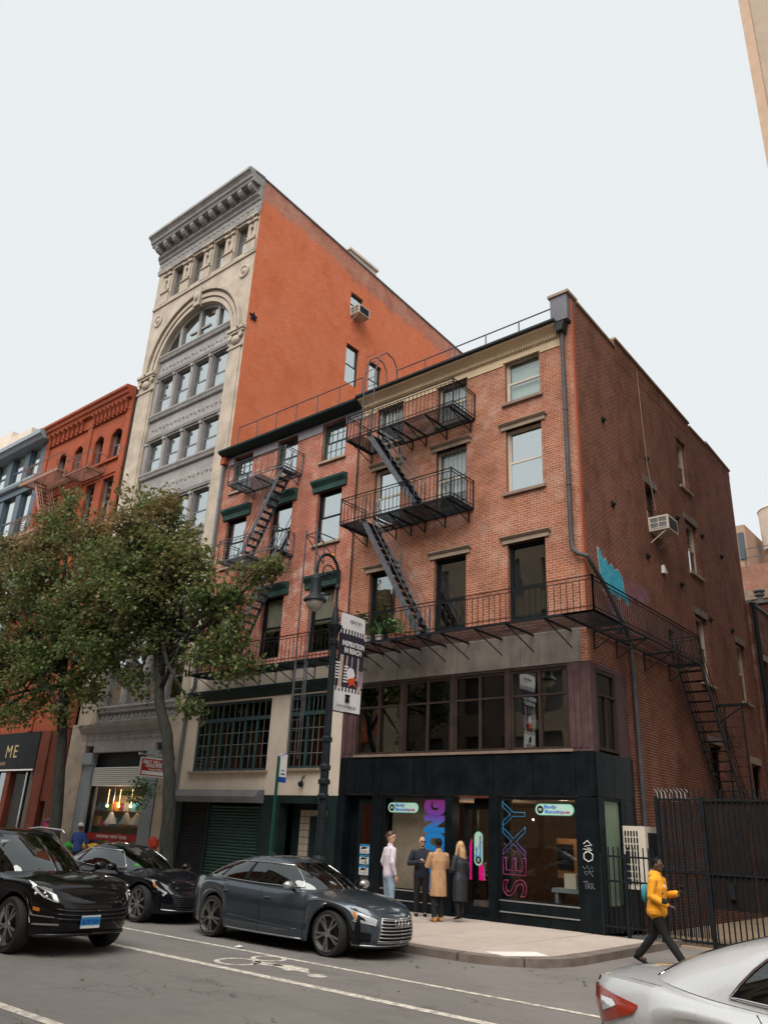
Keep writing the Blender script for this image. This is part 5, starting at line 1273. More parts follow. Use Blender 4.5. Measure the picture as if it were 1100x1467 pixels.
# ================================================================== plants
m = N('leaf'); gi = m.n('NewGeometry'); rnd = gi.outputs['Random Per Island']
c = m.ramp(rnd, [(0, (.075, .125, .04)), (.4, (.11, .175, .055)), (.75, (.16, .22, .07)), (.9, (.20, .19, .08)), (1, (.26, .17, .085))])
big = m.mr(m.noise(m.pos(), .7, 4), .38, .62, 0, .85); hz = m.n('SeparateXYZ'); m.link(m.pos(), hz.inputs[0])
c = m.mix(m.math('MULTIPLY', big, m.mr(hz.outputs[2], 7, 12, .15, 1)), c, (.25, .155, .08))
pb = m.n('BsdfPrincipled'); m.link(c, pb.inputs['Base Color']); pb.inputs['Roughness'].default_value = .5; pb.inputs['Specular IOR Level'].default_value = .3
tl = m.n('BsdfTranslucent'); m.link(c, tl.inputs[0]); ms = m.n('MixShader'); ms.inputs[0].default_value = .4
m.link(pb.outputs[0], ms.inputs[1]); m.link(tl.outputs[0], ms.inputs[2]); m.link(ms.outputs[0], m.out.inputs['Surface'])
m = N('leaf_pot'); rnd = m.n('NewGeometry').outputs['Random Per Island']
m.principled(m.ramp(rnd, [(0, (.03, .10, .025)), (1, (.09, .22, .05))]), .45)
m = N('bark'); p = m.pos(); g = m.noise(m.stretch(p, (14, 14, 3)), 1, 5, .65)
m.principled(m.mix(m.mr(g, .35, .65), (.010, .012, .009), (.034, .034, .025)), .9, 0, g, .8, .02)
plain('pot_clay', (.30, .12, .07), .8, var=.2); plain('pot_pale', (.45, .40, .34), .8, var=.15)
def leaves(mb, c, n, spread, size, rnd, droop=.3):
    for _ in range(n):
        o = Vector((rnd.gauss(0, spread), rnd.gauss(0, spread), rnd.gauss(0, spread * .75))) + c
        d = Vector((rnd.uniform(-1, 1), rnd.uniform(-1, 1), rnd.uniform(-.7, .35) - droop)).normalized(); s = d.cross(Vector((rnd.uniform(-.5, .5), rnd.uniform(-.5, .5), 1))).normalized(); u = s.cross(d)
        L = size * rnd.uniform(.7, 1.3); w = L * .36; f = w * .3
        mb.add([tuple(o), tuple(o + d * L * .45 + s * w + u * f), tuple(o + d * L), tuple(o + d * L * .45 - s * w + u * f)], [(0, 2, 1), (0, 3, 2)])
def tree(label, base, trunk, r0, blobs, nleaf, seed, stubs=()):
    """trunk: polyline; blobs: (centre, radius) of the leaf masses, each reached by its own limb"""
    rnd = random.Random(seed); t = empty('street_tree', base, label, 'tree', 'street trees on the kerb')
    mb = MB(); n = len(trunk)
    pts = [Vector(p) for p in trunk]; fine = []
    for i in range(n - 1):
        for k in range(4): fine.append(pts[i].lerp(pts[i + 1], k / 4) + Vector((rnd.gauss(0, .012), rnd.gauss(0, .012), 0)))
    fine.append(pts[-1]); rs = [r0 * (1.25 if i == 0 else 1) * (1 - .45 * i / len(fine)) for i in range(len(fine))]
    mb.tube([tuple(p) for p in fine], rs, 12); build('trunk', mb, 'bark', t, smooth=True)
    lv = MB(); tw = MB(); top = pts[-1]
    for c, rad in blobs:
        c = Vector(c); st_ = fine[rnd.randint(int(len(fine) * .62), len(fine) - 1)]
        mid = st_.lerp(c, .5) + Vector((rnd.gauss(0, .25), rnd.gauss(0, .25), rnd.uniform(-.1, .35))); L = (c - st_).length
        path = [st_, st_.lerp(mid, .5) + Vector((0, 0, .06)), mid, mid.lerp(c, .5), c]
        lb = MB(); lb.tube([tuple(p) for p in path], [r0 * .46, r0 * .36, r0 * .27, r0 * .17, .012], 7); build('limb', lb, 'bark', t, smooth=True)
        k = max(6, int(rad * rad * 29))
        for _ in range(k):
            d = Vector((rnd.gauss(0, 1), rnd.gauss(0, 1), rnd.gauss(0, .8))).normalized() * rad * rnd.uniform(.35, 1.05) ** .7
            e = c + d; s = path[3].lerp(c, rnd.random()) if rnd.random() < .6 else c + d * rnd.uniform(.1, .4)
            q = s.lerp(e, .5) + Vector((rnd.gauss(0, .08), rnd.gauss(0, .08), .05)); tw.tube([tuple(s), tuple(q), tuple(e)], [.016, .010, .004], 4, False)
            leaves(lv, e, int(nleaf * rnd.uniform(.25, .95)), .19, .15, rnd); leaves(lv, q, int(nleaf * .3), .16, .14, rnd)
    build('twigs', tw, 'bark', t, kind='stuff', fix=False); build('crown', lv, 'leaf', t, fix=False)
    return t
tree('street tree with reddish-green crown and straight bare trunk before the shuttered shop', (-9.75, -4.6, ZS),
     [(-9.55, -4.6, .1), (-9.72, -4.6, 1.6), (-9.98, -4.6, 3.1), (-10.35, -4.6, 4.2), (-10.9, -4.6, 5.1), (-11.3, -4.6, 6.4), (-11.7, -4.55, 8.0), (-12.3, -4.5, 9.6)], .19,
     [((-13.7, -4.6, 11.7), 1.0), ((-12.6, -4.9, 10.9), 1.0), ((-13.9, -4.0, 10.2), 1.1), ((-11.6, -4.5, 10.2), .9), ((-12.9, -5.2, 9.4), 1.1), ((-10.8, -4.6, 8.9), .95), ((-9.7, -4.7, 9.0), .7), ((-10.2, -4.2, 7.9), .9), ((-9.0, -4.8, 7.9), .75), ((-8.1, -4.6, 7.9), .55), ((-7.3, -4.7, 8.35), .38), ((-6.75, -4.6, 8.5), .2), ((-7.9, -4.5, 6.9), .6), ((-8.6, -4.8, 6.3), .55), ((-7.5, -4.5, 6.0), .38),
      ((-11.6, -5.2, 8.2), 1.1), ((-12.4, -4.2, 7.6), 1.1), ((-11.2, -4.4, 6.8), .85), ((-13.2, -5.0, 6.9), .95), ((-9.6, -4.3, 6.6), .6), ((-9.35, -4.6, 4.85), .26), ((-14.4, -4.8, 8.6), 1.1), ((-12.2, -4.6, 5.9), .55), ((-8.1, -4.6, 5.75), .3), ((-15.0, -4.5, 9.9), 1.0), ((-13.4, -4.3, 8.4), 1.0), ((-14.9, -4.9, 7.4), .9), ((-11.0, -4.9, 9.6), .8), ((-12.0, -4.5, 11.4), .7)], 46, 11)
tree('street tree with dark trunk standing before the orange-red building', (-15.9, -4.4, ZS),
     [(-15.3, -4.4, .1), (-15.7, -4.4, 2.0), (-16.1, -4.4, 4.0), (-16.6, -4.4, 5.6), (-17.2, -4.4, 7.4), (-17.6, -4.4, 9.3)], .2,
     [((-18.7, -4.4, 12.0), 1.1), ((-17.0, -4.6, 11.4), 1.1), ((-20.2, -4.4, 11.7), 1.1), ((-15.9, -4.3, 10.4), 1.1), ((-21.8, -4.6, 11.2), 1.1), ((-18.6, -5.0, 10.2), 1.2), ((-20.6, -4.2, 9.6), 1.2), ((-16.3, -4.8, 8.9), 1.1), ((-22.6, -4.6, 9.4), 1.2), ((-18.0, -4.2, 8.4), 1.2), ((-14.8, -4.6, 7.4), .95), ((-15.4, -4.2, 6.3), .75), ((-19.8, -4.8, 7.9), 1.1), ((-17.2, -4.9, 7.1), 1.0), ((-21.6, -4.5, 7.6), 1.1), ((-19.2, -4.4, 6.5), .9), ((-16.6, -4.3, 6.0), .7), ((-23.2, -4.3, 7.4), 1.0), ((-20.9, -4.5, 6.2), .8), ((-17.9, -4.5, 5.6), .5), ((-24.2, -4.4, 10.6), 1.1), ((-13.8, -4.4, 6.3), .6), ((-22.6, -4.4, 12.0), 1.0), ((-24.4, -4.4, 8.6), 1.1), ((-20.0, -4.3, 12.6), .8), ((-18.4, -4.6, 13.0), .6), ((-22.0, -4.8, 6.3), .8), ((-16.6, -4.5, 7.6), .9), ((-18.6, -4.6, 5.2), .55), ((-20.2, -4.4, 5.3), .6), ((-21.8, -4.5, 5.2), .6), ((-16.0, -4.6, 5.0), .4), ((-23.4, -4.5, 5.8), .7), ((-14.6, -4.5, 5.5), .4)], 46, 23)
def potted(label, x, y, z, r, h, kind, pot='pot_clay', seed=0, group='potted plants on the balcony'):
    rnd = random.Random(seed); e = empty('potted_plant', (x, y, z), label, 'plant', group)
    b = MB(); b.lathe([(r * .7, 0), (r, h * .9), (r * 1.1, h * .9), (r * 1.1, h), (r * .9, h), (r * .85, h * .85)], (x, y, z), 14); build('pot', b, pot, e, smooth=True, angle=40)
    b = MB()
    if kind == 'bush':
        for _ in range(16): leaves(b, Vector((x + rnd.gauss(0, r), y + rnd.gauss(0, r), z + h + rnd.uniform(.05, .4))), 9, .06, .10, rnd, -.3)
        for k in range(6): b.tube([(x, y, z + h * .8), (x + rnd.gauss(0, r), y + rnd.gauss(0, r), z + h + .3)], .006, 4, False)
    elif kind == 'spiky':
        for k in range(12):
            a = rnd.uniform(0, 6.28); L = rnd.uniform(.25, .5); dx, dy = math.cos(a) * L * .35, math.sin(a) * L * .35
            b.tube([(x, y, z + h * .8), (x + dx * .5, y + dy * .5, z + h + L * .6), (x + dx, y + dy, z + h + L)], [.015, .014, .002], 5)
    else:
        for k in range(3):
            a = rnd.uniform(0, 6.28); q = (x + .12 * math.cos(a), y + .12 * math.sin(a), z + h + .45 + .12 * k); b.tube([(x, y, z + h * .8), q], .008, 4, False); leaves(b, Vector(q), 14, .07, .16, rnd, 0)
    build('foliage', b, 'leaf_pot', e, fix=False)
zb = 6.99
potted('tall leafy plant in a clay pot on the balcony beside the banner', -6.75, -.95, zb, .13, .24, 'tall', 'pot_clay', 1)
potted('dense green plant in a pale pot on the balcony beside the banner', -6.42, -1.0, zb, .14, .26, 'bush', 'pot_pale', 2)
potted('bare pale pot with a small sprout between the two leafy balcony plants', -5.95, -1.0, zb, .12, .24, 'spiky', 'pot_pale', 3)
potted('bushy flowering plant in a clay pot before the left balcony window', -5.5, -.95, zb, .14, .22, 'bush', 'pot_clay', 4)
potted('low clay bowl with a short plant next to the bushy balcony plant', -5.15, -1.0, zb, .16, .16, 'spiky', 'pot_clay', 5)
potted('small clay pot with a sprig at the foot of the stairs on the balcony', -4.72, -1.02, zb, .15, .2, 'spiky', 'pot_clay', 6)
g2 = 'plants behind the second level windows'
potted('spiky aloe in a clay pot behind the second level window by the plum pilaster', -.92, .42, 4.12, .10, .2, 'spiky', 'pot_clay', 7, g2)
potted('leafy plant behind the second level window left of the aloe', -1.75, .45, 4.6, .14, .24, 'bush', 'pot_pale', 8, g2)
potted('leafy plant behind the second level window beside the lamp post', -6.2, .4, 4.12, .12, .2, 'tall', 'pot_pale', 9, g2)

# ================================================================== lamp post and banner
plain('lamp_iron', (.014, .020, .024), .42, var=.4, vs=8)
LX, LY = -4.15, -4.75
lp = empty('street_lamp', (LX, LY, ZS), 'dark cast iron street lamp with curled crook arm and hanging bell lantern', 'street lamp')
b = MB(); b.lathe([(.26, 0), (.26, .12), (.22, .16), (.24, .22), (.22, .5), (.24, .56), (.17, .66), (.20, .74), (.19, 1.0), (.22, 1.06), (.13, 1.18), (.15, 1.26), (.11, 1.34)], (LX, LY, ZS), 16); build('base', b, 'lamp_iron', lp, smooth=True, angle=35)
b = MB(); pr = [(.10, 1.3), (.095, 2.6), (.13, 2.62), (.13, 2.68), (.10, 2.72), (.10, 2.9), (.135, 2.92), (.135, 3.0), (.095, 3.03), (.095, 3.2), (.125, 3.22), (.125, 3.3), (.095, 3.34), (.09, 3.8), (.12, 3.82), (.12, 3.9), (.085, 3.94), (.075, 6.0), (.11, 6.03), (.11, 6.12), (.07, 6.16), (.09, 6.3), (.17, 6.42), (.18, 6.48), (.10, 6.52), (.08, 6.75), (.06, 6.8), (.06, 6.9), (.04, 6.95), (.038, 7.35), (.06, 7.38), (.06, 7.46), (.035, 7.5)]
b.lathe([(r, z - ZS) for r, z in pr], (LX, LY, ZS), 14); build('shaft', b, 'lamp_iron', lp, smooth=True, angle=35)
b = MB(); cr = [(LX, LY, 7.48)] + [(LX, LY - .365 + .365 * math.cos(R(a)), 7.72 + .42 * math.sin(R(a))) for a in range(0, 181, 15)] + [(LX, LY - .73, 7.6)]
b.tube(cr, .038, 10); b.tube([(LX, LY - .10 - .22 * (1 - k / 20) * 0 + .0 - .25 + .26 * (1 - k / 26) * math.cos(k * .38), 7.66 + .26 * (1 - k / 26) * math.sin(k * .38)) for k in range(22)], .018, 7); b.ell((LX, LY - .34, 7.68), .05); build('crook_arm', b, 'lamp_iron', lp, smooth=True, angle=60)
b = MB(); b.ell((LX, LY - .22, 8.17), .045, n=8, m=6); build('photocell', b, plain('photocell_orange', (.6, .22, .02), .5), lp)
b = MB(); b.lathe([(.03, .82), (.05, .74), (.12, .66), (.13, .30), (.15, .26), (.26, .16), (.27, .12), (.22, .11)], (LX, LY - .73, 6.78), 16); lt = build('lantern', b, 'lamp_iron', lp, smooth=True, angle=35)
m = N('lamp_glass'); m.principled((.6, .57, .5), .15, 0, Transmission_Weight=.5)
b = MB(); b.lathe([(.21, .115), (.20, .04), (.15, -.05), (.07, -.11), (.01, -.12)], (LX, LY - .73, 6.78), 16); build('globe', b, 'lamp_glass', lt, smooth=True)
plain('banner_white', (.66, .65, .66), .75, var=.05); plain('banner_navy', (.030, .028, .045), .75, var=.15); plain('banner_pink', (.48, .36, .30), .75, var=.2); plain('banner_red', (.62, .08, .03), .7); plain('banner_lilac', (.26, .20, .24), .75, var=.3)
bn = empty('street_banner', (LX, LY + .55, 4.55), 'vertical navy and white street banner reading Inspiration in Reach hung from the lamp post', 'banner')
BX, BY0, BY1 = LX, -4.56, -3.66
def bpt(s, z, o): # s in 0..1 across the banner; cloth sways a little; lower part swings out
    lean = (6.8 - z) * -.02
    return (BX + .03 * math.sin(s * 3 + z) + o, BY0 + (BY1 - BY0) * s + lean, z)
def cloth(s0, s1, z0, z1, o, m, nm, par=bn, n=8):
    for sg in (1,):
        b = MB(); q = []
        b.grid([[bpt(s0 + (s1 - s0) * i / n, z0 + (z1 - z0) * j / n, o) for i in range(n + 1)] for j in range(n + 1)]); b.grid([[bpt(s0 + (s1 - s0) * i / n, z0 + (z1 - z0) * j / n, -o if o else -.002) for i in range(n + 1)] for j in range(n + 1)])
    return build(nm, b, m, par, fix=False)
cloth(0, 1, 5.0, 6.84, .002, 'banner_navy', 'cloth'); tp = cloth(0, 1, 6.48, 6.85, .006, 'banner_white', 'top_band'); lo = cloth(-.06, .96, 4.55, 5.0, .006, 'banner_white', 'bottom_band')
for k in range(9): cloth(.005 + k * .118, .06 + k * .118, 6.36, 6.48, .006, 'banner_white', 'notch', tp, 2); cloth(-.05 + k * .118, .01 + k * .118, 5.0, 5.1, .006, 'banner_white', 'notch', lo, 2)
cloth(.10, .22, 5.05, 5.85, .005, 'banner_pink', 'stripe'); cloth(.32, .37, 5.5, 5.85, .005, 'banner_pink', 'stripe'); cloth(.5, .56, 5.45, 5.85, .005, 'banner_lilac', 'stripe'); cloth(.74, .8, 5.3, 5.85, .005, 'banner_pink', 'stripe'); cloth(.8, 1, 5.15, 5.55, .004, 'banner_lilac', 'stripe')
for k in range(6): cloth(-.05, .12, 5.28 + k * .07, 5.315 + k * .07, .0055, 'banner_white', 'stripe', n=2); cloth(.27, .42, 5.22 + k * .07, 5.255 + k * .07, .0055, 'banner_white', 'stripe', n=2)
def bshape(pts, o, m, nm):
    b = MB(); b.prism(pts, lambda q, k: bpt(q[0], q[1], o + .002 * k)); build(nm, b, m, bn)
bshape([(.36, 5.46), (.45, 5.58), (.6, 5.56), (.68, 5.42), (.6, 5.32), (.42, 5.3)], .0065, 'banner_white', 'figure_patch'); bshape([(.4, 5.28), (.52, 5.34), (.74, 5.36), (.66, 5.26), (.76, 5.14), (.6, 5.2), (.46, 5.12), (.48, 5.22)], .009, 'banner_red', 'figure_patch'); bshape([(.78, 5.15), (.9, 5.2), (.92, 5.08), (.82, 5.02)], .0085, 'banner_pink', 'figure_patch')
SIDEROT = Matrix(((0, 0, 1), (1, 0, 0), (0, 1, 0))).to_euler()
def btext(body, s, z, w, h, m, bold=0.0):
    o = fit_text('lettering', body, m, bn, 0, 0, 0, w, h, bold=bold, ext=.002); o.rotation_euler = SIDEROT
    p = bpt(s, z, .036); o.location = Vector(p) - wloc(bn)
btext('INSPIRATION', .5, 6.12, .78, .13, 'banner_white', .03); btext('IN REACH', .5, 5.96, .60, .13, 'banner_white', .03); btext('MARTE 2013', .55, 6.68, .42, .07, 'print_black'); btext('SHOWFIELDS', .44, 4.66, .66, .06, 'print_black')
bshape([(.37, 4.76), (.53, 4.76), (.51, 4.92), (.39, 4.92)], .035, 'print_black', 'castle_icon'); bshape([(.36, 4.9), (.54, 4.9), (.54, 4.94), (.36, 4.94)], .036, 'print_black', 'castle_icon')
b = MB(); b.tube([(LX, LY, 6.87), (LX, BY1 + .05, 6.87)], .015, 6); build('banner_rod', b, 'iron_black', bn); b = MB(); b.tube([(LX, LY, 4.52), (LX, BY1 - .1, 4.52)], .015, 6); build('banner_rod', b, 'iron_black', bn)
# ---- bus stop pole
plain('pole_green', (.008, .06, .042), .5); plain('sign_blue', (.02, .07, .35), .5)
bs = empty('bus_stop_sign', (-5.5, -4.9, ZS), 'slim green bus stop pole with a white and blue plate', 'sign post')
b = MB(); b.tube([(-5.5, -4.9, ZS), (-5.5, -4.9, 3.5)], .035, 8); b.box(-5.56, -5.44, -4.96, -4.84, ZS, ZS + .03); build('pole', b, 'pole_green', bs)
b = MB(); b.box(-5.505, -5.495, -4.86, -4.63, 2.95, 3.58); pt = build('plate', b, 'paper_white', bs)
b = MB(); b.box(-5.494, -5.491, -4.86, -4.63, 2.95, 3.07); build('blue_stripe', b, 'sign_blue', pt)
b = MB(); b.box(-5.494, -5.491, -4.80, -4.68, 3.12, 3.15); b.box(-5.494, -5.491, -4.80, -4.7, 3.2, 3.22); b.tube([(-5.5, -4.95, 3.5), (-5.5, -4.63, 3.6)], .01, 5); build('bus_symbol', b, 'sign_blue', pt)
# ---- hanging red shop sign
rs_ = empty('shop_sign', (-16.0, -.9, 3.4), 'red hanging hardware shop sign with white lettering on a projecting bar', 'sign')
b = MB(); b.tube([(-16.0, -1.55, 4.15), (-16.0, .0, 4.15)], .035, 8); b.ell((-16.0, -1.57, 4.15), .05); build('bar', b, 'aluminium', rs_)
b = MB(); b.box(-16.03, -15.97, -1.5, -.25, 3.42, 4.05); build('panel', b, 'white_paint', rs_); b = MB(); b.box(-15.968, -15.962, -1.46, -.29, 3.46, 4.01); build('red_face', b, 'sign_red', rs_)
b = MB(); b.box(-15.961, -15.957, -1.42, -.33, 3.49, 3.61); build('white_strip', b, 'white_paint', rs_)
for tx, z, w, h in (('B&D VILLAGE', 3.91, 1.05, .12), ('HARDWARE', 3.79, .85, .12), ('Tools Paint', 3.67, .6, .07)):
    o = fit_text('lettering', tx, 'white_paint', rs_, 0, 0, 0, w, h, bold=.02, ext=.003); o.rotation_euler = SIDEROT; o.location = Vector((-15.956, -.875, z)) - wloc(rs_)
# ---- goods and fittings at the hardware shop
b = MB(); b.lathe([(.16, 0), (.16, .45), (.22, .5), (.22, .85), (.16, .9), (.14, 1.05), (.20, 1.1), (.18, 1.3), (.04, 1.4)], (-15.95, -.55, ZS), 14); single('standpipe', b, plain('hydrant_red', (.45, .06, .03), .5), (-15.95, -.55, ZS), 'red standpipe beside the loft building pilaster', 'standpipe')
cols_ = {'goods_yellow': (.6, .38, .05), 'goods_green': (.04, .35, .05), 'goods_teal': (.15, .42, .45), 'goods_magenta': (.6, .03, .3), 'goods_orange': (.55, .14, .04), 'goods_blue': (.05, .2, .5), 'goods_white': (.6, .6, .58)}
for k, v in cols_.items(): plain(k, v, .5, var=.15)
gg = 'goods outside the hardware shop'
def sack(x, y, z, rx, ry, rz, m, lab):
    b = MB(); b.ell((x, y, z + rz), rx, ry, rz, 14, 8); single('sack', b, m, (x, y, z), lab, 'sack', gg, smooth=True)
def table(x0, x1, y0, y1, z, lab):
    e = empty('display_table', ((x0 + x1) / 2, (y0 + y1) / 2, ZS), lab, 'table'); b = MB(); b.box(x0, x1, y0, y1, z - .05, z); build('table_top', b, 'brown_sill', e)
    for x in (x0 + .06, x1 - .06):
        for y in (y0 + .06, y1 - .06): b = MB(); b.box(x - .03, x + .03, y - .03, y + .03, ZS, z - .05); build('leg', b, 'brown_sill', e)
table(-21.2, -17.9, -1.05, -.45, .85, 'low wooden display table under the hardware shop window')
sack(-20.9, -.75, .85, .28, .2, .16, 'goods_green', 'green sack at the left end of the hardware display table'); sack(-20.1, -.75, .85, .42, .22, .2, 'goods_yellow', 'big yellow sack on the hardware display table'); sack(-19.2, -.75, .85, .4, .2, .17, 'goods_yellow', 'flatter yellow sack in the middle of the hardware display table'); sack(-18.35, -.75, .85, .38, .2, .15, 'goods_green', 'green sack at the right end of the hardware display table')
rk = empty('goods_rack', (-22.4, -.7, ZS), 'wire rack of small coloured goods by the loft building pilaster', 'rack')
b = MB()
for x in (-22.8, -22.0): b.tube([(x, -.7, ZS), (x, -.7, 2.0)], .02, 6)
for z in (.6, 1.05, 1.5, 1.9): b.box(-22.8, -22.0, -.9, -.5, z - .01, z + .01)
build('rack_frame', b, 'iron_grey', rk)
rnd = random.Random(5); ks = list(cols_)
for z in (.61, 1.06, 1.51):
    for i in range(4):
        b = MB(); x = -22.75 + i * .19; h = rnd.uniform(.15, .34); b.box(x, x + .15, -.85, -.6, z, z + h); c_ = rnd.choice(ks); single('goods_box', b, c_, (x, -.7, z), '%s box on the %s shelf of the wire goods rack, number %s along' % (c_[6:], {.61: 'bottom', 1.06: 'middle', 1.51: 'top'}[z], ('one', 'two', 'three', 'four')[i]), 'box', gg)
emit('bulb', (1, .55, .2), 4)
for i in range(4):
    b = MB(); x = -20.6 + i * .78; b.ell((x, .42, 2.5), .05, n=8, m=6); b.tube([(x, .42, 2.54), (x, .42, 3.1)], .006, 4); single('bulb', b, 'bulb', (x, .42, 2.45), 'warm lit bulb hanging inside the hardware shop window', 'lamp', 'bulbs in the hardware shop window')
dk = random.Random(9)
for i in range(12):
    x = -21.0 + i * .26; h = dk.uniform(.2, .5); z = .62
    b = MB(); b.lathe([(.08, 0), (.10, h * .6), (.06, h * .8), (.07, h)], (x, .32 + dk.uniform(0, .25), z + .02), 10); ck = ks[i % 7]; single('display_item', b, ck, (x, .6, z), 'small %s item standing low inside the hardware shop window' % ck[6:], 'goods', '%s items in the hardware shop window' % ck[6:])
for i, x in enumerate((-20.3, -19.3, -18.6)):
    b = MB(); b.lathe([(.04, .42), (.08, .38), (.24, .02), (.24, 0)], (x, .48, 1.85), 14); b.tube([(x, .48, 2.27), (x, .48, 3.15)], .008, 4); single('lamp_shade', b, ('goods_white', 'iron_grey', 'goods_white')[i], (x, .36, 1.85), 'conical lampshade hanging inside the hardware shop window', 'lampshade', 'lampshades in the hardware shop window')
b = MB(); rnd = random.Random(4)
for _ in range(40): leaves(b, Vector((-16.9 + rnd.gauss(0, .35), -.75 + rnd.gauss(0, .2), 3.0 + rnd.gauss(0, .3))), 14, .12, .11, rnd)
hb = empty('hanging_plant', (-16.9, -.7, 2.6), 'hanging green plant below the red shop sign', 'plant'); build('foliage', b, 'leaf_pot', hb, fix=False)
b = MB(); b.tube([(-16.9, .05, 3.35), (-16.9, -.75, 3.35), (-16.9, -.75, 3.05)], .012, 5); build('hook', b, 'iron_black', hb)
b = MB(); b.lathe([(.1, 0), (.2, .2), (.22, .25)], (-16.9, -.75, 2.8), 12); build('basket', b, 'brown_sill', hb)

sr = random.Random(31)
for zi, z in enumerate((1.18, 1.78, 2.33)):
    for i in range(16):
        x = -22.7 + i * .31 + sr.uniform(-.05, .05); h = sr.uniform(.15, .36); w = sr.uniform(.08, .13); ck = ks[(i * 3 + zi * 2) % 7]
        b = MB()
        if i % 3: b.box(x - w, x + w, .62, .8, z, z + h)
        else: b.lathe([(w * .8, 0), (w, h * .7), (w * .5, h * .85), (w * .5, h)], (x, .71, z), 10)
        single('shelf_item', b, ck, (x, .71, z), '%s item on the %s shelf of the hardware shop display' % (ck[6:], ('lowest', 'middle', 'highest')[zi]), 'goods', '%s goods on the %s display shelf' % (ck[6:], ('lowest', 'middle', 'highest')[zi]))
# ================================================================== cars
def spl(pts, x):
    """monotone piecewise cubic through (x, v) points"""
    if x <= pts[0][0]: return pts[0][1]
    if x >= pts[-1][0]: return pts[-1][1]
    n = len(pts)
    for i in range(n - 1):
        if pts[i][0] <= x <= pts[i + 1][0]:
            h = pts[i + 1][0] - pts[i][0]; t = (x - pts[i][0]) / h
            def sl(k):
                if k <= 0 or k >= n - 1: return (pts[min(k + 1, n - 1)][1] - pts[max(k - 1, 0)][1]) / (pts[min(k + 1, n - 1)][0] - pts[max(k - 1, 0)][0])
                a = (pts[k][1] - pts[k - 1][1]) / (pts[k][0] - pts[k - 1][0]); b = (pts[k + 1][1] - pts[k][1]) / (pts[k + 1][0] - pts[k][0])
                return 0 if a * b <= 0 else 2 * a * b / (a + b)
            a, b = sl(i) * h, sl(i + 1) * h
            return pts[i][1] * (2 * t ** 3 - 3 * t ** 2 + 1) + a * (t ** 3 - 2 * t ** 2 + t) + pts[i + 1][1] * (-2 * t ** 3 + 3 * t ** 2) + b * (t ** 3 - t ** 2)
def half_loop(x0, x1, b, nr, nf, taper=0, N_=150):
    """half plan outline from tail centre (x0) along the side (+y) to nose centre (x1), even arc length"""
    xm = (x0 + x1) / 2; a = (x1 - x0) / 2; P = []
    for k in range(1601):
        ph = math.pi * (1 - k / 1600); c, s = math.cos(ph), math.sin(ph); n = nr if c < 0 else nf
        x = math.copysign(abs(c) ** (2 / n), c) * a; y = abs(s) ** (2 / n) * b * (1 - taper * (x / a) ** 2); P.append((xm + x, y))
    L = [0]
    for i in range(1, len(P)): L.append(L[-1] + math.dist(P[i], P[i - 1]))
    out = []; j = 0
    for k in range(N_ + 1):
        d = L[-1] * k / N_
        while j < len(L) - 2 and L[j + 1] < d: j += 1
        t = (d - L[j]) / max(1e-9, L[j + 1] - L[j]); out.append((P[j][0] + (P[j + 1][0] - P[j][0]) * t, P[j][1] + (P[j + 1][1] - P[j][1]) * t))
    out[0] = (x0, 0); out[-1] = (x1, 0); return out
def paint(name, c, metal=.35, rough=.28):
    m = N(name); p = m.objc(); fl = m.noise(p, 900, 1); dirt = m.noise(p, 3.5, 4)
    cc = m.mix(m.mr(fl, .4, .6), lum(c, .88), lum(c, 1.12)); cc = m.mix(m.mr(dirt, .55, .8, 0, .12 if max(c) > .03 else .03), cc, (.12, .11, .1))
    m.principled(cc, m.mr(dirt, .3, .7, rough, rough + .08), metal, Coat_Weight=1.0 if max(c) > .03 else .8, Coat_Roughness=.04, Specular_IOR_Level=.3 if max(c) > .03 else .0); return m.m
glass('car_glass', tint=(.10, .13, .12), refl=.05, gain=1.7, wave=.0); glass('car_glass_clear', tint=(.16, .20, .19), refl=.05, gain=1.8, wave=0)
m = N('tyre'); m.principled(m.mix(m.mr(m.noise(m.objc(), 20, 3), .3, .7), (.012, .012, .012), (.026, .025, .024)), .85)
plain('rim_metal', (.42, .41, .40), .3, metal=.9, var=.1); plain('rim_dark', (.035, .035, .037), .4, metal=.5); plain('car_black', (.008, .008, .009), .5); plain('chrome', (.70, .70, .70), .12, metal=1, var=.03); plain('seat_dark', (.02, .019, .018), .7)
m = N('lens'); m.principled((.75, .78, .8), .08, 0, Transmission_Weight=.35, Coat_Weight=1.0); plain('lamp_dark', (.05, .05, .055), .2, metal=.6); plain('amber', (.65, .20, .02), .3, coat=1); plain('tail_red', (.42, .035, .012), .22, coat=1, var=.15); plain('reflector_white', (.8, .82, .85), .2, metal=.5, var=.05)

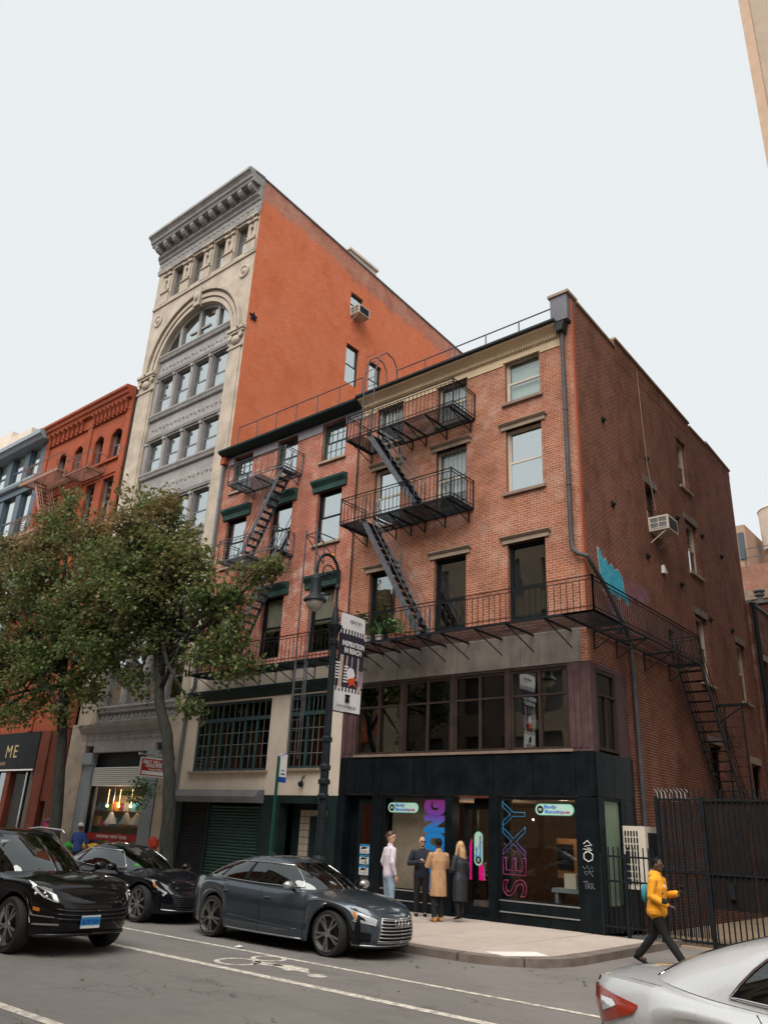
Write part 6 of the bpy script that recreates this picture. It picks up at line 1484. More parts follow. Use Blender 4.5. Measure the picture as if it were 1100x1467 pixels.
class Car:
    def __init__(s, name, label, p):
        s.p = p; s.e = empty(name, (0, 0, 0), label, 'car'); s.body_loop = half_loop(p['x0'], p['x1'], p['b'], p.get('nr', 4.5), p.get('nf', 3.4), p.get('taper', .06))
        s.NL = len(s.body_loop) - 1; s.K = 18
        s.build_body(); s.build_cabin(); s.wheels()
    def zb(s, x, side):
        z = spl(s.p['zb'], x)
        if side:
            for xw in (s.p['fa'], s.p['ra']):
                d = x - xw; r = s.p['ar']
                if abs(d) < r: z = max(z, s.p['wr'] + math.sqrt(r * r - d * d))
        return z
    def S(s, f, t):
        """f: loop fraction 0..1, t: height fraction"""
        q = f * s.NL; i = min(int(q), s.NL - 1); u = q - i; a, b = s.body_loop[i], s.body_loop[i + 1]
        x, y = a[0] + (b[0] - a[0]) * u, a[1] + (b[1] - a[1]) * u; p = s.p
        side = y > p['b'] * .75
        z0, z1 = s.zb(x, side), spl(p['zs'], x)
        w = spl(p['wv'], t); fr = x / p['x1'] if x > 0 else x / p['x0']; e = spl(p['nx'] if x > 0 else p['tx'], t); k = max(0, (fr - .72) / .28)
        return Vector((x * (1 - (1 - e) * k * k), y * w, z0 + (z1 - z0) * t))
    def fx(s, x):
        best = min(range(s.NL + 1), key=lambda i: abs(s.body_loop[i][0] - x) + (0 if s.body_loop[i][1] > s.p['b'] * .6 else 5)); return best / s.NL
    def fy(s, y, front=True):
        r = range(int(s.NL * .75), s.NL + 1) if front else range(0, int(s.NL * .25)); L = [(abs(s.body_loop[i][1] - abs(y)), i) for i in r]; return min(L)[1] / s.NL
    def off(s, f, t, o, sg):
        h = .004; p = s.S(f, t); a = s.S(min(1, f + h), t) - s.S(max(0, f - h), t); b = s.S(f, min(1, t + .02)) - s.S(f, max(0, t - .02)); n = b.cross(a)
        if n.length < 1e-9: n = Vector((1, 0, 0))
        n.normalize()
        if n.dot(Vector((p.x * .3, p.y, 0))) < 0: n = -n
        q = p + n * o; return (q.x, q.y * sg, q.z)
    def build_body(s):
        for nm, m in (('body', s.p['paint']),):
            b = MB(); K = s.K
            for sg in (1, -1):
                b.grid([[tuple(Vector(s.S(i / s.NL, j / K)) * 1) if sg == 1 else (lambda v: (v.x, -v.y, v.z))(s.S(i / s.NL, j / K)) for j in range(K + 1)] for i in range(s.NL + 1)])
            M_c = 14; rows = []
            for i in range(s.NL + 1):
                p = s.S(i / s.NL, 1.0); cr = spl(s.p['crown'], p.x)
                rows.append([(p.x, p.y * (1 - 2 * k / M_c), p.z + cr * (1 - (1 - 2 * k / M_c) ** 2) * min(1, p.y / .5) + (s.p.get('bulge', 0) * math.exp(-((abs(p.y * (1 - 2 * k / M_c)) - .42) / .14) ** 2) * max(0, min(1, (p.x - .8) / .4)) * max(0, min(1, (s.p['x1'] - .12 - p.x) / .5)))) for k in range(M_c + 1)])
            b.grid(rows)
            s.body = build('body', b, m, s.e, smooth=True, fix=True, merge=.0008, angle=38)
        u = MB(); p = s.p; u.box(p['x0'] + .25, p['x1'] - .35, -p['b'] + .28, p['b'] - .28, p['zb'][1][1] + .0, .62); build('underbody', u, 'car_black', s.e)
        for xw in (p['fa'], p['ra']):
            for sg in (1, -1):
                u = MB(); n = 14; r = p['ar'] + .005
                u.grid([[(xw + r * math.cos(math.pi * k / n), sg * yy, p['wr'] + r * math.sin(math.pi * k / n)) for yy in (p['b'] * .5, min(s.S(s.fx(xw + r * math.cos(math.pi * k / n)), .25).y, s.S(s.fx(xw), .5).y) - .03)] for k in range(n + 1)]); build('wheel_arch', u, 'car_black', s.e, fix=False)
    def cab(s, i, j, K):
        p = s.p; t = j / K; a, b = s.cb[i], s.cr[i]; e = t - p.get('cbulge', .10) * math.sin(math.pi * t)
        x, y = a[0] + (b[0] - a[0]) * e, a[1] + (b[1] - a[1]) * e
        f = p['fold']
        z0 = spl(p['zs'], a[0]) + spl(p['crown'], a[0]) * (1 - min(1, (a[1] / p['b'])) ** 2) - .01; z1 = spl(p['roof'], b[0])
        return Vector((x, y, z0 + (z1 - z0) * t))
    def build_cabin(s):
        p = s.p; NC = 110; K = 12
        s.cb = half_loop(p['cx0'], p['cx1'], p['cb'], p.get('cnr', 3.2), p.get('cnf', 3.0), .06, NC); s.cr = half_loop(p['rx0'], p['rx1'], p['rb'], p.get('cnr', 3.2), p.get('cnf', 3.0), .06, NC)
        cls = {}
        for i in range(NC):
            a, b = s.cb[i], s.cb[i + 1]; y = (a[1] + b[1]) / 2 / p['cb']; x = (a[0] + b[0]) / 2
            fx = (x - p['cx0']) / (p['cx1'] - p['cx0'])
            if y < p.get('ws_y', .86) and fx > .6: c = 'windscreen'
            elif y < p.get('rs_y', .84) and fx < .4: c = 'rear_window'
            elif fx > p.get('apil', .90) or fx < p.get('cpil', .14): c = None
            elif any(abs(fx - q) < w for q, w in p['pillars']): c = 'pillar'
            else: c = 'side_window'
            cls[i] = c
        solid = MB(); darks = {}; gl = {}
        for sg in (1, -1):
            for i in range(NC):
                for j in range(K):
                    q = [s.cab(i, j, K), s.cab(i + 1, j, K), s.cab(i + 1, j + 1, K), s.cab(i, j + 1, K)]; q = [(v.x, v.y * sg, v.z) for v in q]; c = cls[i]
                    t = (j + .5) / K
                    if c in ('windscreen', 'rear_window'): ok = .04 < t < .93
                    elif c == 'side_window': ok = .09 < t < p.get('dlo', .84)
                    elif c == 'pillar' and .09 < t < p.get('dlo', .84): darks.setdefault((sg, min(range(len(p['pillars'])), key=lambda z: abs(p['pillars'][z][0] - ((s.cb[i][0] - p['cx0']) / (p['cx1'] - p['cx0']))))), MB()).quad(*q); continue
                    else: ok = False
                    if ok: gl.setdefault((c, sg if c == 'side_window' else 0), MB()).quad(*q)
                    else: solid.quad(*q)
        rows = []; Mc = 12
        for i in range(NC + 1):
            v = s.cab(i, K, K); rows.append([(v.x, v.y * (1 - 2 * k / Mc), v.z + .035 * (1 - (1 - 2 * k / Mc) ** 2) * min(1, v.y / .4)) for k in range(Mc + 1)])
        if p.get('roof_dark'):
            r = MB(); r.grid(rows); build('roof_panel', r, p['roof_dark'], s.e, smooth=True, merge=.0008)
        else: solid.grid(rows)
        for b in darks.values(): build('window_pillar', b, 'car_black', s.e, smooth=True, merge=.0008)
        build('cabin', solid, p['paint'], s.e, smooth=True, merge=.0008, angle=45)
        for (c, _), b in gl.items(): build(c, b, p.get('glass', 'car_glass') if c != 'windscreen' else p.get('wglass', 'car_glass_clear'), s.e, smooth=True, merge=.0008, fix=False)
        # bright trim round the side glass
        if p.get('trim'):
            ii = [i for i in range(NC + 1) if cls.get(min(i, NC - 1)) in ('side_window', 'pillar')]; i0, i1 = min(ii), max(ii) + 1
            for sg in (1, -1):
                def P(i, t): v = s.cab(i, t * K, K); return (v.x, (v.y + .006) * sg, v.z)
                b = MB(); T0, T1 = .085, p.get('dlo', .84) + .01
                b.tube([P(i, T0) for i in range(i0, i1 + 1, 2)] + [P(i1, T0 + (T1 - T0) * k / 5) for k in range(1, 6)] + [P(i, T1) for i in range(i1, i0 - 1, -2)] + [P(i0, T1 + (T0 - T1) * k / 4) for k in range(1, 5)], .011, 5); build('window_trim', b, p['trim'], s.e, smooth=True)
        # seats and dashboard seen through the glass
        zf = spl(p['zs'], 0)
        for x in (.15, -.85):
            for y in (-.36, .36):
                b = MB(); b.box(x - .1, x + .1, y - .24, y + .24, .5, zf + .12); b.ell((x - .03, y, zf + .2), .07, .14, .1); build('seat', b, 'seat_dark', s.e)
        b = MB(); b.box(p['cx1'] - .75, p['cx1'] - .25, -p['cb'] + .15, p['cb'] - .15, .6, spl(p['zs'], p['cx1']) - .03); build('dashboard', b, 'seat_dark', s.e)
        b = MB(); b.lathe([(.19, 0), (.2, .015), (.19, .03), (.17, .015)], (p['cx1'] - .85, .36, zf + .02), 18, 'x'); build('steering_wheel', b, 'seat_dark', s.e)
    def wheels(s):
        p = s.p; r = p['wr']; w = .235; rr_ = r * p.get('rimf', .76)
        ty = MB(); ty.lathe([(rr_, 0), (rr_ + .012, .004), (r * .93, -.004), (r * .985, .03), (r, .06), (r, w - .06), (r * .985, w - .03), (r * .93, w), (rr_, w)], (0, 0, 0), 40, 'y', False); tm = ty.mesh('tyre', smooth=True); tm.materials.append(MATS['tyre'])
        try: tm.set_sharp_from_angle(angle=R(40))
        except Exception: pass
        rim = MB(); rim.lathe([(rr_ + .004, -.002), (rr_ + .004, .012), (rr_ - .018, .016), (rr_ - .03, .05), (rr_ - .03, .12)], (0, 0, 0), 40, 'y', False)
        n = p.get('spokes', 5)
        for k in range(n):
            a = 2 * math.pi * k / n + .3
            for da, da2 in ((-.09, -.17), (.09, .17)) if p.get('double', True) else ((0, 0),):
                r0 = .05; rim.bar((r0 * math.cos(a + da), .022, r0 * math.sin(a + da)), ((rr_ - .015) * math.cos(a + da2), .014, (rr_ - .015) * math.sin(a + da2)), .028, .03, up=(0, 1, 0))
        rim.lathe([(.07, .03), (.062, .004), (.03, .0), (.0, .002)], (0, 0, 0), 16, 'y'); rm = piece('rim', rim, 'rim_metal', smooth=False)
        bk = MB(); bk.lathe([(rr_ - .012, .10), (rr_ - .012, .11), (.05, .11)], (0, 0, 0), 24, 'y'); bk.lathe([(rr_ * .66, .075), (rr_ * .66, .095)], (0, 0, 0), 24, 'y'); bm2 = piece('brake_disc', bk, 'rim_dark')
        for xw in (p['fa'], p['ra']):
            for sg in (1, -1):
                g = empty('wheel', (xw, sg * (s.S(s.fx(xw), .6).y - .022), r)); g.parent = s.e; g.rotation_euler = (0, xw * 1.3, R(180) if sg == 1 else 0)
                for nm, me in (('tyre', tm), ('rim', rm), ('brake_disc', bm2)):
                    o = bpy.data.objects.new(nm, me); col.objects.link(o); o.parent = g
    # ---- details drawn on the surface
    def patch(s, nm, quad, o, m, sides=(1, -1), n=10, kk=6, par=None, label=None):
        r = None
        for sg in sides:
            b = MB(); (f0_, t0), (f1, t1), (f2, t2), (f3, t3) = quad
            b.grid([[s.off(f0_ * (1 - u) * (1 - v) + f1 * u * (1 - v) + f2 * u * v + f3 * (1 - u) * v, t0 * (1 - u) * (1 - v) + t1 * u * (1 - v) + t2 * u * v + t3 * (1 - u) * v, o, sg) for u in [i / n for i in range(n + 1)]] for v in [j / kk for j in range(kk + 1)]])
            r = build(nm, b, m, par or s.e, smooth=True, fix=False, label=label)
        return r
    def line(s, nm, pts, rad, m, sides=(1, -1), o=.001, par=None):
        for sg in sides: b = MB(); b.tube([s.off(f, t, o, sg) for f, t in pts], rad, 5); r = build(nm, b, m, par or s.e, smooth=True)
        return r
    def doors(s, xs, handles, t0=.06, t1=.985):
        for x in xs:
            s.line('door_gap', [(s.fx(x + .03 * math.sin(3 * k / 12)), t0 + (t1 - t0) * k / 12) for k in range(13)], .0045, 'car_black')
        for x in handles:
            for sg in (1, -1):
                f = s.fx(x); p = s.off(f, s.p.get('ht', .83), .012, sg); b = MB(); b.ell(p, .095, .018, .016, 12, 6); build('door_handle', b, s.p.get('handle', s.p['paint']), s.e, smooth=True)
    def mirrors(s, x, z, m, y=None):
        for sg in (1, -1):
            y_ = (y or s.p['b'] * 1.02) * sg; e = MB(); e.ell((x, y_ + .06 * sg, z), .085, .12, .075, 14, 8); o = build('mirror', e, m, s.e, smooth=True); b = MB(); b.bar((x, y_ - .10 * sg, z - .09), (x, y_ + .02 * sg, z - .04), .05, .03); build('mirror_arm', b, 'car_black', o)
    def place(s, x, y, deg=0): s.e.location = (x, y, 0); s.e.rotation_euler = (0, 0, R(deg))
WV = [(0, .935), (.12, .97), (.3, .985), (.5, .998), (.68, 1.0), (.79, .985), (.83, .992), (.93, .962), (1, .925)]
def front_grille(c, y0, y1, ta, tb, n, chrome, dark, frame=True, slatr=.011, waist=1.0):
    f0_, f1 = c.fy(y0), 1.0
    fm_ = c.fy(y1)
    g = c.patch('grille', [(fm_, ta), (1, ta), (1, tb), (f0_, tb)], .008, dark, n=14)
    for k in range(n):
        t = ta + (tb - ta) * (k + .5) / n; fe = fm_ + (f0_ - fm_) * (k + .5) / n
        c.line('grille_bar', [(fe + (1 - fe) * i / 10, t) for i in range(11)], slatr, chrome, o=.016, par=g)
    if frame: c.line('grille_frame', [(1, tb), (f0_ + (1 - f0_) * .5, tb), (f0_, tb), ((f0_ + fm_) / 2, (ta + tb) / 2), (fm_, ta), (fm_ + (1 - fm_) * .5, ta), (1, ta)], .014, chrome, o=.012, par=g)
    return g
def plate(c, y, t, w, h, body, front, mback, mtxt):
    f = 1.0 if front else 0.0; p = Vector(c.off(f, t, .035, 1)); x = p.x + (.012 if front else -.012)
    b = MB(); b.box(x - .006, x + .006, y - w / 2, y + w / 2, p.z - h / 2, p.z + h / 2); o = build('number_plate', b, mback, c.e)
    b = MB(); b.box(x + .0065, x + .008, y - w / 2, y + w / 2, p.z - h / 2, p.z - h * .28); b.box(x + .0065, x + .0081, y - w / 2, y + w / 2, p.z + h * .38, p.z + h / 2); build('plate_band', b, 'paper_white', o)
    tx = fit_text('plate_number', body, mtxt, o, 0, 0, 0, w * .86, h * .45, bold=.02, ext=.002); tx.rotation_euler = SIDEROT; tx.location = Vector((x + .009, y, p.z - .005))

# ---- grey hatchback-saloon parked in front
paint('paint_grey', (.052, .070, .088), .55, .3)
c = Car('parked_car', 'dark grey four-door fastback parked before the boutique with four-ring grille badge', dict(
    x0=-2.50, x1=2.46, b=.97, nr=3.9, nf=2.9, taper=.05, fa=1.52, ra=-1.48, wr=.355, ar=.405, rimf=.80,
    zb=[(-2.5, .34), (-2.1, .24), (0, .20), (2.0, .2), (2.46, .20)], zs=[(-2.5, .98), (-2.3, 1.035), (-1.8, 1.03), (-1.0, .99), (0, .955), (.9, .935), (1.5, .885), (2.0, .80), (2.3, .735), (2.46, .69)],
    crown=[(-2.5, .01), (-1.5, .03), (0, .05), (1.0, .075), (2.0, .07), (2.46, .03)], bulge=.012, wv=[(0, .935), (.12, .965), (.22, .985), (.3, .975), (.5, .985), (.70, 1.0), (.80, .99), (.84, .972), (.92, .945), (1, .905)], nx=[(0, .955), (.15, .985), (.35, 1), (.7, .99), (.9, .975), (1, .945)], tx=[(0, .95), (.3, .99), (.55, 1), (.8, .985), (.97, .985), (1, .96)],
    paint='paint_grey', cx0=-2.28, cx1=1.16, cb=.80, rx0=-1.12, rx1=.18, rb=.55, roof=[(-1.2, 1.40), (-.7, 1.445), (-.3, 1.455), (.2, 1.42)], fold=0, cnr=3.4, cnf=3.2, pillars=[(.455, .016), (.235, .012)], cpil=.115, apil=.93, ws_y=.80, rs_y=.80, trim='chrome', dlo=.80, cbulge=.12, handle='paint_grey', ht=.80, spokes=5))
c.doors([1.02, -.10, -1.18], [.12, -1.02]); c.mirrors(.72, 1.04, 'aluminium', .96)
front_grille(c, .40, .46, .14, .84, 7, 'aluminium', 'car_black', waist=.9)
for k in range(4):
    p = Vector(c.off(1, .73, .03, 1)); b = MB(); yy = (-.129 + k * .086); R0 = .055
    b.tube([(p.x + .02, yy + R0 * math.cos(2 * math.pi * q / 20), p.z + R0 * math.sin(2 * math.pi * q / 20)) for q in range(21)], .008, 6); build('badge_ring', b, 'chrome', c.e, smooth=True)
hl = c.patch('headlight', [(c.fx(1.90), .90), (c.fy(.47), .81), (c.fy(.50), .60), (c.fx(2.02), .68)], .007, 'lens')
c.patch('headlight_core', [(c.fx(2.05), .82), (c.fy(.62), .76), (c.fy(.60), .68), (c.fx(2.08), .73)], .010, 'lamp_dark'); c.patch('amber_marker', [(c.fx(1.94), .87), (c.fx(2.03), .85), (c.fx(2.07), .72), (c.fx(2.02), .71)], .012, 'amber')
c.line('daytime_strip', [(c.fx(2.04), .69), (c.fy(.72), .645), (c.fy(.52), .62)], .009, 'reflector_white', o=.012); c.line('headlight_edge', [(c.fx(1.92), .89), (c.fx(2.2), .85), (c.fy(.46), .80)], .006, 'car_black', o=.008)
c.patch('side_intake', [(c.fy(.86), .42), (c.fy(.55), .38), (c.fy(.55), .14), (c.fy(.88), .12)], .006, 'car_black'); c.line('intake_trim', [(c.fy(.87), .44), (c.fy(.885), .28), (c.fy(.90), .11)], .013, 'aluminium', o=.012); c.line('lip', [(c.fx(2.0), .05)] + [(c.fx(2.0) + (1 - c.fx(2.0)) * k / 10, .04) for k in range(1, 11)], .014, 'aluminium', o=.008); c.line('splitter', [(c.fx(2.0) + (1 - c.fx(2.0)) * k / 10, .0) for k in range(11)], .022, 'car_black', o=.012)
c.line('sill_trim', [(c.fx(-.98 + 1.95 * k / 10), .03) for k in range(11)], .010, 'aluminium', o=.004); c.line('lower_crease', [(c.fx(-.95 + 1.85 * k / 10), .30 - .08 * k / 10) for k in range(11)], .006, 'paint_grey', o=.003)
c.patch('tail_light', [(c.fy(.45, False), .90), (c.fx(-2.25), .90), (c.fx(-2.22), .76), (c.fy(.45, False), .74)], .008, 'tail_red'); c.patch('fender_vent', [(c.fx(1.18), .90), (c.fx(1.30), .90), (c.fx(1.30), .87), (c.fx(1.18), .86)], .006, 'chrome', n=3, kk=2)
b = MB(); b.prism([(-.9, 1.46), (-.72, 1.46), (-.9, 1.53)], lambda q, k: (q[0], -.015 + .03 * k, q[1])); build('roof_fin', b, 'paint_grey', c.e)
for sg in (-.35, .3): b = MB(); b.bar((1.06, sg, 1.03), (.78, sg + .42, 1.11), .014); build('wiper', b, 'car_black', c.e)
c.place(-3.18, -6.21)
# ---- black coupe behind it
paint('paint_black_blue', (.008, .010, .014), .4, .22)
c = Car('parked_car', 'black two-door coupe parked behind the grey fastback', dict(
    x0=-2.50, x1=2.42, b=.96, nr=3.6, nf=2.7, taper=.06, fa=1.48, ra=-1.52, wr=.36, ar=.41, rimf=.78, double=False, spokes=9,
    zb=[(-2.5, .36), (-2.1, .25), (0, .2), (2.0, .2), (2.42, .22)], zs=[(-2.5, .98), (-2.2, 1.03), (-1.5, 1.04), (-.6, .97), (.2, .94), (1.0, .94), (1.55, .90), (2.0, .79), (2.42, .64)],
    crown=[(-2.5, .01), (0, .05), (1.0, .085), (2.0, .07), (2.42, .02)], bulge=.03, wv=WV, nx=[(0, .95), (.3, 1), (.7, .985), (1, .92)], tx=[(0, .95), (.5, 1), (1, .96)],
    paint='paint_black_blue', cx0=-2.15, cx1=1.12, cb=.79, rx0=-1.05, rx1=.05, rb=.52, roof=[(-1.2, 1.39), (-.5, 1.45), (.1, 1.42)], fold=0, pillars=[(.30, .02)], cpil=.17, apil=.92, ws_y=.80, rs_y=.8, trim='chrome', dlo=.8, glass='car_glass', ht=.8))
c.doors([.95, -.75], [-.5]); c.mirrors(.68, 1.03, 'paint_black_blue', .95); front_grille(c, .5, .38, .2, .72, 6, 'lamp_dark', 'car_black')
c.patch('headlight', [(c.fx(1.78), .93), (c.fy(.55), .76), (c.fy(.6), .60), (c.fx(1.95), .76)], .008, 'lens'); c.patch('headlight_core', [(c.fx(1.95), .85), (c.fx(2.15), .78), (c.fx(2.17), .70), (c.fx(2.0), .77)], .012, 'reflector_white'); c.patch('headlight_core', [(c.fx(2.2), .77), (c.fy(.7), .72), (c.fy(.72), .64), (c.fx(2.22), .69)], .012, 'lamp_dark'); c.patch('amber_marker', [(c.fx(1.78), .93), (c.fx(1.88), .91), (c.fx(1.96), .78), (c.fx(1.9), .8)], .012, 'amber', n=3, kk=3)
c.line('lip', [(c.fx(1.95) + (1 - c.fx(1.95)) * k / 10, .16 - .05 * k / 10) for k in range(11)], .012, 'aluminium', o=.006)
b = MB(); b.quad((.98, -.62, 1.06), (.98, -.5, 1.06), (.90, -.5, 1.10), (.90, -.62, 1.10)); build('parking_slip', b, 'goods_green', c.e, fix=False)
c.place(-8.72, -6.18)
# ---- black SUV in the traffic lane
paint('paint_black', (.006, .006, .007), .25, .18)
c = Car('moving_suv', 'glossy black sport utility car in the traffic lane with blue and white number plate', dict(
    x0=-2.45, x1=2.47, b=1.0, nr=4.2, nf=3.7, taper=.07, fa=1.50, ra=-1.42, wr=.39, ar=.44, rimf=.74, spokes=5,
    zb=[(-2.45, .42), (-2.1, .32), (0, .27), (2.0, .27), (2.47, .30)], zs=[(-2.45, 1.06), (-2.2, 1.14), (-1.4, 1.13), (0, 1.07), (.9, 1.06), (1.5, 1.04), (2.0, .98), (2.3, .91), (2.47, .84)],
    crown=[(-2.45, .01), (0, .05), (1.2, .055), (2.0, .055), (2.47, .03)], bulge=.02, wv=[(0, .94), (.15, .98), (.35, .99), (.6, 1.0), (.75, 1.0), (.85, .985), (.93, .96), (1, .90)], nx=[(0, .94), (.2, .985), (.45, 1), (.75, .985), (1, .91)], tx=[(0, .95), (.5, 1), (1, .95)],
    paint='paint_black', cx0=-2.2, cx1=1.12, cb=.83, rx0=-1.7, rx1=.12, rb=.60, roof=[(-1.8, 1.60), (-1.0, 1.68), (-.4, 1.695), (.15, 1.655)], fold=0, cnr=3.4, cnf=3.2, pillars=[(.50, .016), (.25, .02)], cpil=.12, apil=.94, ws_y=.84, rs_y=.8, dlo=.82, wglass='car_glass_clear', cbulge=.08, ht=.82))
c.doors([1.0, -.05, -1.1], [.15, -.95]); c.mirrors(.72, 1.17, 'paint_black', .98)
for y in (.66, -.66): b = MB(); b.tube([(.0, y, 1.66), (-.1, y, 1.715), (-.9, y, 1.74), (-1.6, y, 1.68), (-1.7, y, 1.62)], .02, 6); build('roof_rail', b, 'aluminium', c.e, smooth=True)
c.patch('headlight', [(c.fx(1.72), .985), (c.fy(.60), .90), (c.fy(.58), .74), (c.fx(2.17), .78)], .008, 'lens', n=14); c.patch('headlight_core', [(c.fx(1.92), .955), (c.fy(.66), .885), (c.fy(.64), .77), (c.fx(2.16), .82)], .011, 'lamp_dark', n=12)
for q, tq in ((.83, .88), (.74, .87), (.80, .82), (.71, .81)):
    for sg in (1, -1): b = MB(); p = c.off(c.fy(q), tq, .010, sg); b.ell(p, .022, .026, .022, 10, 6); build('lamp_projector', b, 'reflector_white', c.e, smooth=True)
c.patch('grille', [(c.fy(.55), .32), (1, .32), (1, .66), (c.fy(.62), .66)], .006, 'car_black')
for t in (.40, .50, .60): c.line('grille_bar', [(c.fy(.6) + (1 - c.fy(.6)) * k / 8, t) for k in range(9)], .012, 'lamp_dark', o=.012)
c.patch('side_intake', [(c.fy(.88), .50), (c.fy(.64), .52), (c.fy(.64), .18), (c.fy(.86), .16)], .006, 'car_black'); c.patch('intake_blade', [(c.fy(.86), .43), (c.fy(.62), .43), (c.fy(.60), .41), (c.fy(.85), .405)], .013, 'aluminium', n=6, kk=1); c.patch('intake_blade', [(c.fy(.84), .26), (c.fy(.56), .29), (c.fy(.55), .25), (c.fy(.83), .23)], .013, 'aluminium', n=6, kk=1)
c.patch('side_marker', [(c.fx(2.0), .58), (c.fx(2.13), .57), (c.fx(2.13), .50), (c.fx(2.0), .51)], .012, 'amber', n=3, kk=2); c.line('chin', [(c.fx(2.05) + (1 - c.fx(2.05)) * k / 10, .03) for k in range(11)], .03, 'lamp_dark', o=.01)
p = c.S(1, 1); b = MB(); b.prism([(-.035, .05), (.035, .05), (.035, 0), (0, -.05), (-.035, 0)], lambda q, k: (p.x - .12 + .01 * k - q[1] * .9, q[0], p.z + .028 + q[1] * .35 + .006 * k)); build('bonnet_badge', b, 'gold_letter', c.e)
plain('plate_blue', (.03, .24, .50), .5); plate(c, -.12, .36, .32, .17, 'EU·9T·JGN', True, 'plate_blue', 'sign_blue')
for sg in (-.3, .3): b = MB(); b.bar((1.05, sg, 1.13), (.8, sg + .4, 1.22), .016); build('wiper', b, 'car_black', c.e)
b = MB(); b.box(.2, .26, -.13, .13, 1.46, 1.52); build('rear_view_mirror', b, 'car_black', c.e); b = MB(); b.box(.215, .23, -.62, -.42, 1.50, 1.54); build('toll_tag', b, 'paper_white', c.e)
c.line('bonnet_crease', [(1, 1)] * 2, .001, 'car_black') if False else None
for sg in (): b = MB(); b.tube([(x, sg * (.30 + .14 * (1.1 - x) / -1.3), spl(c.p['zs'], x) + spl(c.p['crown'], x) * .86 + .004) for x in (1.15, 1.4, 1.7, 2.0, 2.25)], .008, 5); build('bonnet_crease', b, 'paint_black', c.e, smooth=True)
c.place(-6.1, -10.25, 0); c.e.scale = (1.02, 1.02, 1.02)
# ---- silver saloon close to the photographer
paint('paint_silver', (.70, .72, .73), .15, .25)
c = Car('moving_saloon', 'silver saloon with red wedge-shaped tail light driving past the alley', dict(
    x0=-2.46, x1=2.48, b=.96, nr=3.5, nf=3.0, taper=.07, fa=1.46, ra=-1.45, wr=.35, ar=.40, rimf=.72, spokes=10, double=False,
    zb=[(-2.46, .38), (-2.1, .24), (0, .2), (2.0, .2), (2.48, .22)], zs=[(-2.46, 1.02), (-2.36, 1.075), (-2.1, 1.085), (-1.4, 1.05), (-.4, 1.0), (.9, .96), (1.6, .90), (2.2, .79), (2.48, .70)],
    crown=[(-2.46, .01), (-2.2, .035), (-1.6, .05), (0, .05), (1, .07), (2.48, .02)], wv=[(0, .93), (.15, .965), (.35, .98), (.55, .985), (.72, 1.0), (.8, .995), (.86, .965), (.94, .93), (1, .88)], nx=[(0, .95), (.3, 1), (1, .94)], tx=[(0, .94), (.35, .99), (.6, .985), (.8, 1), (.97, 1.005), (1, .99)],
    paint='paint_silver', cx0=-2.0, cx1=1.12, cb=.81, rx0=-1.05, rx1=.15, rb=.56, roof=[(-1.15, 1.46), (-.6, 1.515), (-.2, 1.525), (.2, 1.48)], fold=0, cnr=3.4, cnf=3.2, pillars=[(.46, .016), (.315, .012)], cpil=.20, apil=.93, ws_y=.8, rs_y=.50, trim='chrome', dlo=.8, cbulge=.12, ht=.80))
c.doors([1.0, -.05, -1.15], [.1, -.98]); c.mirrors(.72, 1.08, 'paint_silver', .96)
tl = c.patch('tail_light', [(c.fy(.50, False), .93), (c.fx(-1.95), .86), (c.fx(-1.98), .80), (c.fy(.50, False), .60)], .010, 'tail_red', n=16); c.patch('reversing_lens', [(c.fy(.60, False), .85), (c.fx(-2.16), .85), (c.fx(-2.12), .82), (c.fy(.62, False), .75)], .015, 'lens', n=10)
c.patch('boot_gap', [(c.fy(.50, False), .99), (c.fy(.52, False), .99), (c.fy(.52, False), .55), (c.fy(.50, False), .55)], .004, 'car_black', n=1)
for sg in (1, -1):
    q = [c.S(f / 100, 1.0) for f in range(int(100 * c.fy(.5, False)), int(100 * c.fx(-1.75)))]; b = MB(); b.tube([(v.x + .03, (v.y - .06) * sg, v.z + .006) for v in q], .004, 5); build('boot_seam', b, 'car_black', c.e)
plate(c, 0, .5, .32, .17, 'NEW', False, 'paper_white', 'sign_blue') if False else None
c.patch('fuel_flap', [(c.fx(-1.68), .86), (c.fx(-1.5), .86), (c.fx(-1.5), .68), (c.fx(-1.68), .68)], .0015, 'paint_silver')
c.place(8.05, -11.55)
# ================================================================== people
def loft(mb, pts, rad, side=(0, 1, 0), n=14, flat=False):
    """closed skin along pts; rad: (across side, other) per point"""
    pts = [Vector(p) for p in pts]; side = Vector(side); rings = []
    rad = [r if isinstance(r, tuple) else (r, r) for r in rad]
    P = [pts[0] - (pts[1] - pts[0]).normalized() * min(rad[0]) * .6] + pts + [pts[-1] + (pts[-1] - pts[-2]).normalized() * min(rad[-1]) * .6]; Q = [tuple(x * .45 for x in rad[0])] + rad + [tuple(x * .45 for x in rad[-1])]
    if flat: P[-1] = pts[-1] + (pts[-1] - pts[-2]).normalized() * .004; Q[-1] = tuple(x * .96 for x in rad[-1])
    for i, p in enumerate(P):
        d = (P[min(i + 1, len(P) - 1)] - P[max(i - 1, 0)]).normalized(); a = side - d * side.dot(d)
        if a.length < .1: a = Vector((1, 0, 0)) - d * d.x
        a.normalize(); b = d.cross(a)
        rings.append([tuple(p + a * (Q[i][0] * math.cos(2 * math.pi * k / n)) + b * (Q[i][1] * math.sin(2 * math.pi * k / n))) for k in range(n)])
    o = [v for r in rings for v in r]; m_ = len(P)
    mb.add(o, [(i * n + k, i * n + (k + 1) % n, (i + 1) * n + (k + 1) % n, (i + 1) * n + k) for i in range(m_ - 1) for k in range(n)] + [tuple(range(n - 1, -1, -1)), tuple((m_ - 1) * n + k for k in range(n))])
